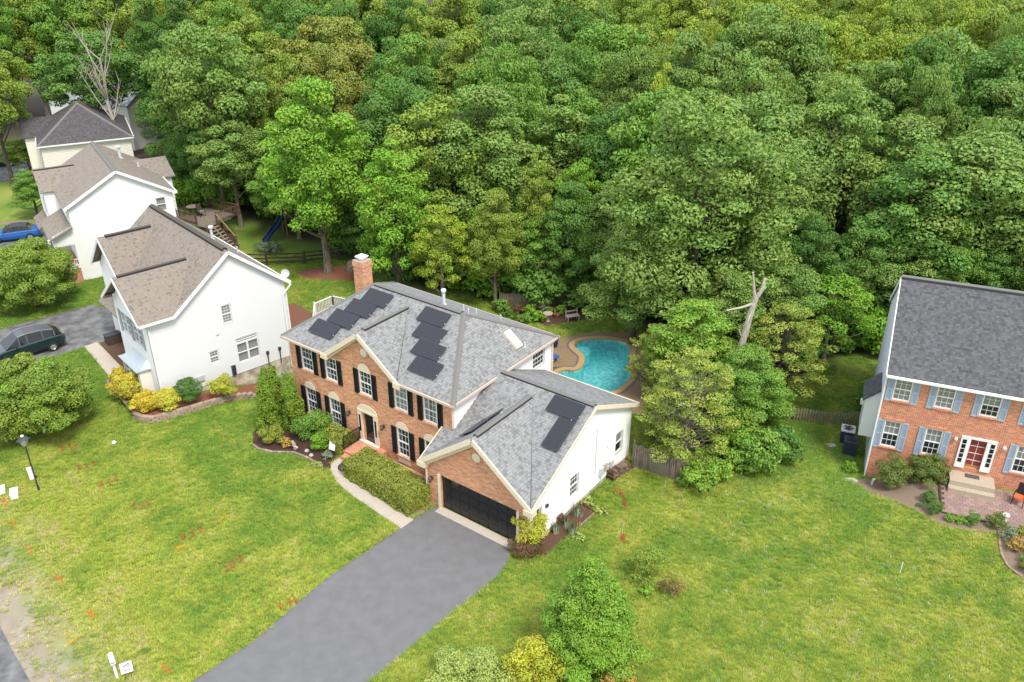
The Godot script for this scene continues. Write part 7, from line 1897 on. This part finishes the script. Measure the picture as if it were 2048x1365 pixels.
func forest() -> void:
	crown_kinds()
	# trees that stand out in the picture
	var named := [
		["leaning_tree", "bright green tree with a pale leaning trunk in the red mulch ring", "tall", -15.6, -67.6, 16.2, 4.9, "leaf_bright"],
		["maple_tree", "bright green egg shaped tree right behind the brick chimney", "tall_b", -8.9, -62.3, 13.0, 3.6, "leaf_bright"],
		["small_tree", "yellow green drooping tree behind the brick house roof", "loose", -5.3, -60.2, 8.8, 2.5, "leaf_yellow"],
		["small_tree", "olive green tree behind the roof, left of the bird house", "tall", -1.3, -60.8, 9.6, 2.5, "leaf_olive"],
		["small_tree", "slender olive topped tree behind the garden fence", "tall_b", 1.9, -63.2, 11.8, 2.2, "leaf_olive"],
		["small_tree", "fresh green tree rising beyond the garden fence corner", "loose", 5.2, -64.2, 11.0, 2.5, "leaf_bright"],
		["oak_tree", "huge spreading grey green tree overhanging the pool", "fine", 12.3, -54.5, 17.8, 6.4, "leaf_blue"],
		["oak_tree", "lower grey green tree reaching over the far pool edge", "fine", 8.6, -54.6, 10.0, 3.8, "leaf_blue"],
		["oak_tree", "broad grey green tree to the right of the pool tree", "fine", 16.8, -57.5, 14.8, 4.8, "leaf_blue"],
		["young_tree", "small bright yellow green tree top deep in the wood", "tall_b", 12.2, -71.5, 17.0, 2.2, "leaf_yellow"],
		["maple_tree", "fresh green maple between the pool and the dead snag", "tall_b", 11.0, -46.2, 7.7, 3.4, "leaf_bright2"],
		["olive_tree", "thin olive yellow tree with visible trunk at the grey board fence", "wispy", 9.7, -40.0, 7.4, 3.0, "leaf_olive3"],
		["small_tree", "rounded green tree right of the thin olive yellow tree", "tall", 13.4, -43.0, 6.2, 2.5, "leaf_mid"],
		["small_tree", "olive tinted small tree hiding the near corner of the pool deck", "wispy", 9.3, -47.4, 5.2, 2.1, "leaf_olive3"],
		["willow_tree", "feathery yellow green tree right of the dead snag", "wispy", 17.2, -48.3, 6.4, 3.1, "leaf_olive3"],
		["small_tree", "bright green tree beside the red brick house's far wall", "loose", 21.8, -53.0, 6.6, 3.0, "leaf_bright"],
		["pale_tree", "tall pale green tree behind the white houses' back yards", "broad", -28.5, -82.0, 18.4, 4.6, "leaf_blue"],
		["small_tree", "spreading lower tree with grey trunk beside the wooden deck", "oak_b", -26.2, -79.0, 10.2, 3.6, "leaf_blue"],
		["ivy_tree", "dark ivy covered tree behind the playset", "tall_b", -22.6, -79.8, 9.5, 2.6, "leaf_deep"],
		["small_tree", "drooping dark green tree over the playset", "oak", -19.8, -75.8, 8.2, 3.4, "leaf_mid"],
		["small_tree", "dark green tree right of the playset behind the rail fence", "oak_b", -16.8, -73.6, 8.0, 2.8, "leaf_dark"],
		["spreading_tree", "dark tiered tree before the farthest grey roofed house", "broad", -47.5, -99.5, 15.2, 4.9, "leaf_dark"],
		["edge_tree", "tall yellow green tree at the far edge beyond the cream house", "oak", -54.5, -91.5, 16.0, 4.0, "leaf_olive"],
		["tan_tree", "tan tinted tree crown, larger of two in the wood", "broad", -19.8, -95.0, 17.4, 4.8, "leaf_orange"],
		["tan_tree", "tan tinted tree crown below the larger tan one", "oak", -18.0, -88.0, 15.2, 3.6, "leaf_orange"],
		["street_tree", "olive green rounded tree before the cream hip roofed house", "oak_b", -54.0, -94.5, 4.6, 2.6, "leaf_olive"],
		["street_tree", "leafy green tree at the front corner of the gabled white house", "tall_b", -47.3, -82.0, 5.0, 2.2, "leaf_mid"],
	]
	for q in named: tree(q[0], q[1], q[2], q[3], q[4], q[5], q[6], M[q[7]], "", -1.0, M.bark_pale if q[0] in ["leaning_tree", "olive_tree", "small_tree", "pale_tree"] else null)
	# two broad low trees on the neighbours' front lawns, leafier than the forest kinds
	bush("lawn_tree", "broad low green tree on the lawn nearest the lamp post", Vector3(-27.9, 0, -43.1), Vector3(3.8, 2.55, 2.9), M.leaf_lawn, 700, 0.16, 120.0, 110, 0.22, "", "tree")
	bush("lawn_tree", "broad low green tree on the lawn before the gabled white house", Vector3(-36.9, 0, -60.6), Vector3(3.6, 2.8, 3.2), M.leaf_lawn, 710, 0.18, 105.0, 110, 0.22, "", "tree")
	# bushes filling the gap below the olive trees
	for q in [[10.3, -38.3, 1.7, 1.0, "leaf_bright2", "leafy green shrub at the foot of the thin olive tree"], [13.6, -39.6, 1.7, 1.3, "leaf_mid", "dense green shrub beside the side lawn"], [15.2, -40.9, 1.4, 1.1, "leaf_deep", "dark shrub at the lawn end of the thicket"], [9.3, -43.2, 1.9, 1.4, "leaf_olive3", "olive shrub behind the grey board fence"], [15.2, -45.2, 2.0, 1.6, "leaf_mid", "green shrub at the end of the picket fence"], [12.5, -41.2, 1.6, 1.5, "leaf_bright2", "bright green shrub in the middle of the thicket"], [23.5, -47.2, 1.3, 1.1, "leaf_deep", "dark shrub beside the bay of the red brick house"]]:
		bush("thicket_shrub", q[5], hat(q[0], q[1], -0.1), Vector3(q[2], q[3], q[2] * 0.9), M[q[4]], int(q[0] * 91), 0.2, 75.0, 18, 0.4)
	# dead trees
	var sn := thing("dead_snag", "bare pale dead trunk with a broken fork among green trees", "tree", hat(12.9, -45.2))
	var sb := MB.new(); sb.tube([Vector3(0, -0.2, 0), Vector3(0.35, 3.0, 0), Vector3(0.75, 5.4, 0.05), Vector3(1.0, 7.2, 0), Vector3(1.2, 8.2, 0)], [0.27, 0.23, 0.2, 0.17, 0.15], 9); part(sn, "trunk", sb, M.dead_wood)
	for q in [[Vector3(1.15, 8.0, 0), Vector3(1.45, 8.7, 0.1), Vector3(1.5, 9.3, 0), 0.15], [Vector3(1.1, 8.0, 0), Vector3(0.95, 8.8, 0), Vector3(0.75, 9.7, 0.1), 0.11], [Vector3(1.05, 7.7, 0), Vector3(0.4, 7.5, 0.1), Vector3(-0.5, 7.35, 0.2), 0.09], [Vector3(0.75, 5.4, 0), Vector3(0.5, 5.8, 0.1), Vector3(0.4, 6.1, 0.1), 0.06]]:
		sb = MB.new(); sb.tube([q[0], q[1], q[2]], [q[3], q[3] * 0.8, q[3] * 0.45], 6); part(sn, "limb", sb, M.dead_wood)
	bare_tree("bare_tree", "leafless grey tree beside the farthest roofs", -43.6, -94.5, 18.6, 0.28, M.dead_wood, 18, 2.8, 803)
	# the wood itself, tree by tree
	var r := RandomNumberGenerator.new(); r.seed = 4242
	var taken_at := []
	for q in named: taken_at.append(Vector3(q[3], q[6], q[4]))
	var spots := []
	var kinds := ["tall", "oak", "tall_b", "oak_b", "tall", "loose", "fine", "broad"]
	var words := {"leaf_mid": "mid green", "leaf_dark": "dark green", "leaf_blue": "grey green", "leaf_olive": "olive green", "leaf_yellow2": "yellow green", "leaf_deep": "deep green", "leaf_bright": "bright green", "leaf_orange": "tan tinted"}
	for j in 13:
		for i in 30:
			var x := -84.0 + i * 5.7 + (2.8 if j % 2 else 0.0) + r.randf_range(-1.7, 1.7)
			var z := -53.0 - j * 5.4 + r.randf_range(-1.7, 1.7)
			if z > edge_z(x) - 2.0: continue
			if absf(x) > (-z * 0.887 + 12.8) * 0.62 + 3.0: continue
			if x < -36.0 and x > -62.0 and z > -103.0: continue
			if x < -44.0 and x > -64.0 and z > -119.0: continue
			var clash := false
			for q in taken_at:
				if Vector2(x - q.x, z - q.z).length() < 2.2 + q.y * 0.55: clash = true
			if clash: continue
			var depth := clampf((edge_z(x) - z) / 30.0, 0.0, 1.0)
			var H := lerpf(12.5, 17.6, pow(depth, 0.6)) + r.randf_range(-2.0, 1.9)
			if z < -97.0: H = r.randf_range(18.0, 19.6)
			var R := r.randf_range(2.9, 5.2)
			# colours drift through the wood: olive and yellow towards the far right, deeper green near
			var w := n1.get_noise_2d(x * 1.7, z * 1.7) + r.randf_range(-0.35, 0.35)
			var m := "leaf_mid"
			if x > 14.0 and z < -82.0: m = "leaf_yellow2" if w > 0.0 else "leaf_olive"
			elif x > 14.0: m = "leaf_blue" if w > -0.2 else "leaf_dark"
			elif w > 0.34: m = "leaf_olive"
			elif w > 0.12: m = "leaf_blue"
			elif w > -0.14: m = "leaf_mid"
			elif w > -0.3: m = "leaf_dark"
			else: m = "leaf_deep"
			if z < -92.0 and r.randf() < 0.35: m = "leaf_olive"
			spots.append({"x": x, "z": z, "H": H, "R": R, "m": m, "j": j, "k": kinds[r.randi() % kinds.size()]})
	for i in 9:
		for j in 2: spots.append({"x": -79.0 + i * 5.0 + j * 2.5 + r.randf_range(-1, 1), "z": -121.5 - j * 5.0 + r.randf_range(-1, 1), "H": r.randf_range(18.5, 20.5), "R": r.randf_range(4.2, 5.0), "m": ["leaf_mid", "leaf_olive", "leaf_blue", "leaf_dark"][r.randi() % 4], "j": 13 + j, "k": kinds[r.randi() % kinds.size()]})
	var rows := {}
	spots.sort_custom(func(a, b): return a.x < b.x)
	for s in spots:
		rows[s.j] = rows.get(s.j, 0) + 1
		tree("forest_tree", "%s broadleaf tree in the wood, row %s, %s from the left" % [words[s.m], ["one", "two", "three", "four", "five", "six", "seven", "eight", "nine", "ten", "eleven", "twelve", "thirteen", "fourteen", "fifteen"][s.j], ORD[rows[s.j] - 1]], s.k, s.x, s.z, s.H, s.R, M[s.m], "trees of the wood behind the houses", -1.0, M.bark_pale if r.randf() < 0.4 else null)
	print("forest ", spots.size())
	# lower trees that close the edge of the wood
	var ux := -33.0
	var uk := 0
	while ux < 50.0:
		var uz := edge_z(ux) - r.randf_range(0.5, 3.0)
		if ux > 6.0 and ux < 14.0: uz = minf(uz, -58.0)
		if ux > 18.0: uz = minf(uz, -55.5)
		if ux < -12.0 and ux > -28.0: uz -= 3.0
		var um: String = ["leaf_mid", "leaf_deep", "leaf_dark", "leaf_blue", "leaf_bright"][r.randi() % 5]
		tree("understory_tree", "low %s tree closing the edge of the wood, %s from the left" % [words[um], ORD[mini(uk, 39)]], ["tall", "oak", "loose", "tall_b"][r.randi() % 4], ux, uz, r.randf_range(7.0, 10.0), r.randf_range(2.3, 3.2), M[um], "low trees along the edge of the wood")
		ux += r.randf_range(2.6, 3.8); uk += 1
	# shrubs and saplings along the edge of the wood
	var n := 0
	var x := -38.0
	while x < 46.0:
		var z := edge_z(x) + r.randf_range(-2.6, 0.4)
		var ok := true
		if x > 5.0 and x < 13.5 and z > -57.5: z = -58.0
		if x > 19.0 and x < 36.0: z = minf(z, -54.0)
		if x < -17.0 and x > -27.0: z -= 2.5
		var e := Vector3(r.randf_range(1.2, 2.0), r.randf_range(1.0, 2.0), r.randf_range(1.2, 1.8))
		var key := "edge%d" % (n % 4)
		if not cache.has(key):
			var cl := clumps_round(900 + n, 18, Vector3(0, 1.5, 0), Vector3(1.5, 1.4, 1.5), 0.5, 0.85)
			cl.append([Vector3(0, 1.4, 0), Vector3(1.1, 1.1, 1.1)]); cache[key] = [foliage(950 + n, cl, 48.0, 0.26, 0.17, 0.2), stems(970 + n, 6, 2.0, 0.9)]
		var t := thing("edge_shrub", "leafy shrub at the edge of the wood, %s from the left" % ORD[mini(n, 39)], "shrub", hat(x, z, -0.1), r.randf() * TAU, "shrubs along the edge of the wood")
		var sc := Transform3D(Basis.from_scale(e / 1.5), Vector3.ZERO)
		put(t, "foliage", cache[key][0], [M.leaf_mid, M.leaf_deep, M.leaf_dark, M.leaf_bright][r.randi() % 4], sc); put(t, "stem", cache[key][1], M.bark, sc)
		n += 1
		x += r.randf_range(1.9, 2.6)

# ---------------------------------------------------------------- the place
func _ready() -> void:
	var cam := Camera3D.new()
	cam.name = "camera"; add_child(cam)
	cam.position = Vector3(0, 28.734, 0)
	cam.rotation = Vector3(-0.4810, 0, 0)
	cam.fov = 43.165
	cam.near = 0.1; cam.far = 1500.0
	cam.current = true
	var we := WorldEnvironment.new(); we.name = "environment"
	var env := Environment.new()
	env.background_mode = Environment.BG_SKY
	var sky := Sky.new()
	var sm := ProceduralSkyMaterial.new()
	sm.sky_top_color = Color(0.82, 0.86, 0.92); sm.sky_horizon_color = Color(0.90, 0.915, 0.93)
	sm.ground_bottom_color = Color(0.30, 0.32, 0.26); sm.ground_horizon_color = Color(0.75, 0.77, 0.76)
	sm.sky_curve = 0.2; sm.sun_angle_max = 0.0
	sm.sky_energy_multiplier = 0.9
	sky.sky_material = sm
	env.sky = sky
	env.tonemap_mode = Environment.TONE_MAPPER_LINEAR
	env.tonemap_exposure = 2.5
	env.sdfgi_enabled = true; env.ssao_enabled = true; env.ssil_enabled = true
	we.environment = env
	add_child(we)
	var sun := DirectionalLight3D.new(); sun.name = "sun"
	sun.light_energy = 0.5; sun.light_angular_distance = 16.0
	sun.light_color = Color(1.0, 0.975, 0.94)
	sun.shadow_enabled = true
	add_child(sun)
	sun.look_at_from_position(Vector3(10, 30, 16), Vector3.ZERO)

	rng.seed = 77
	n1.seed = 3; n1.frequency = 0.055; n1.fractal_octaves = 3
	n2.seed = 4; n2.frequency = 0.32; n2.fractal_octaves = 3
	n3.seed = 6; n3.frequency = 1.5; n3.fractal_octaves = 3
	materials()
	M.shutter_dark = mat(Color(0.045, 0.06, 0.085), 0.45, 0.3)
	M.roof_pale = textured(Color(0.50, 0.53, 0.56), M.wood_grey.albedo_texture, Vector2(4, 4), 0.7)
	var sh := shingle_maps(24, Color(0.33, 0.315, 0.32), 0.12, 0.25); M.shingle_hip = textured(Color(1, 1, 1), sh[0], Vector2(9.3, 4.64), 0.95, sh[1], 0.9)
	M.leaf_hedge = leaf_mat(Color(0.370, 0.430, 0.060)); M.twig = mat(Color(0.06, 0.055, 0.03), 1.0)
	M.leaf_gold2 = leaf_mat(Color(0.860, 0.760, 0.090)); M.leaf_olive2 = leaf_mat(Color(0.220, 0.300, 0.060)); M.leaf_olive3 = leaf_mat(Color(0.410, 0.500, 0.080)); M.leaf_bright2 = leaf_mat(Color(0.290, 0.500, 0.055)); M.leaf_yellow2 = leaf_mat(Color(0.380, 0.500, 0.045)); M.leaf_lawn = leaf_mat(Color(0.300, 0.440, 0.055))
	build_ground()
	for p in [DRIVE, BED_M, BED_G, BED_L, BED_S, BED_R, BED_F, MULCH, SIDEWALK_L, SWBED, DRIVE_L, STREET, GARDEN]:
		var q := pv(p); polys.append([q, bounds(q)])
	var walk := WALK_L.duplicate(); var back := WALK_R.duplicate(); back.reverse(); walk.append_array(back)
	for p in [walk, house_poly(MP, MPHI, [[0.3, 0.2], [5.7, 0.2], [5.7, -1.5], [7.8, -1.5], [7.8, 0.2], [12.2, 0.2], [12.4, -1.4], [18.9, -1.4], [18.9, 8.4], [12.8, 8.4], [12.8, 9.3], [0.3, 9.3]]), house_poly(LP, LPHI, [[-12, 0.7], [-0.3, 0.7], [-0.3, 10], [-12, 10]]), house_poly(RP, RPHI, [[3.75, -3.25], [10.2, -3.25], [14, 0.3], [14, 10], [0.1, 10], [0.1, 0.3], [3.75, 0.3]])]:
		var q := pv(p); polys.append([q, bounds(q)])
	hardscape()
	pool()
	main_house()
	left_house()
	right_house()
	far_houses()
	print("houses")
	forest()
	print("forest done")
	fences()
	decks()
	cars()
	plants()
	small_things()
	build_grass()
	print("done")
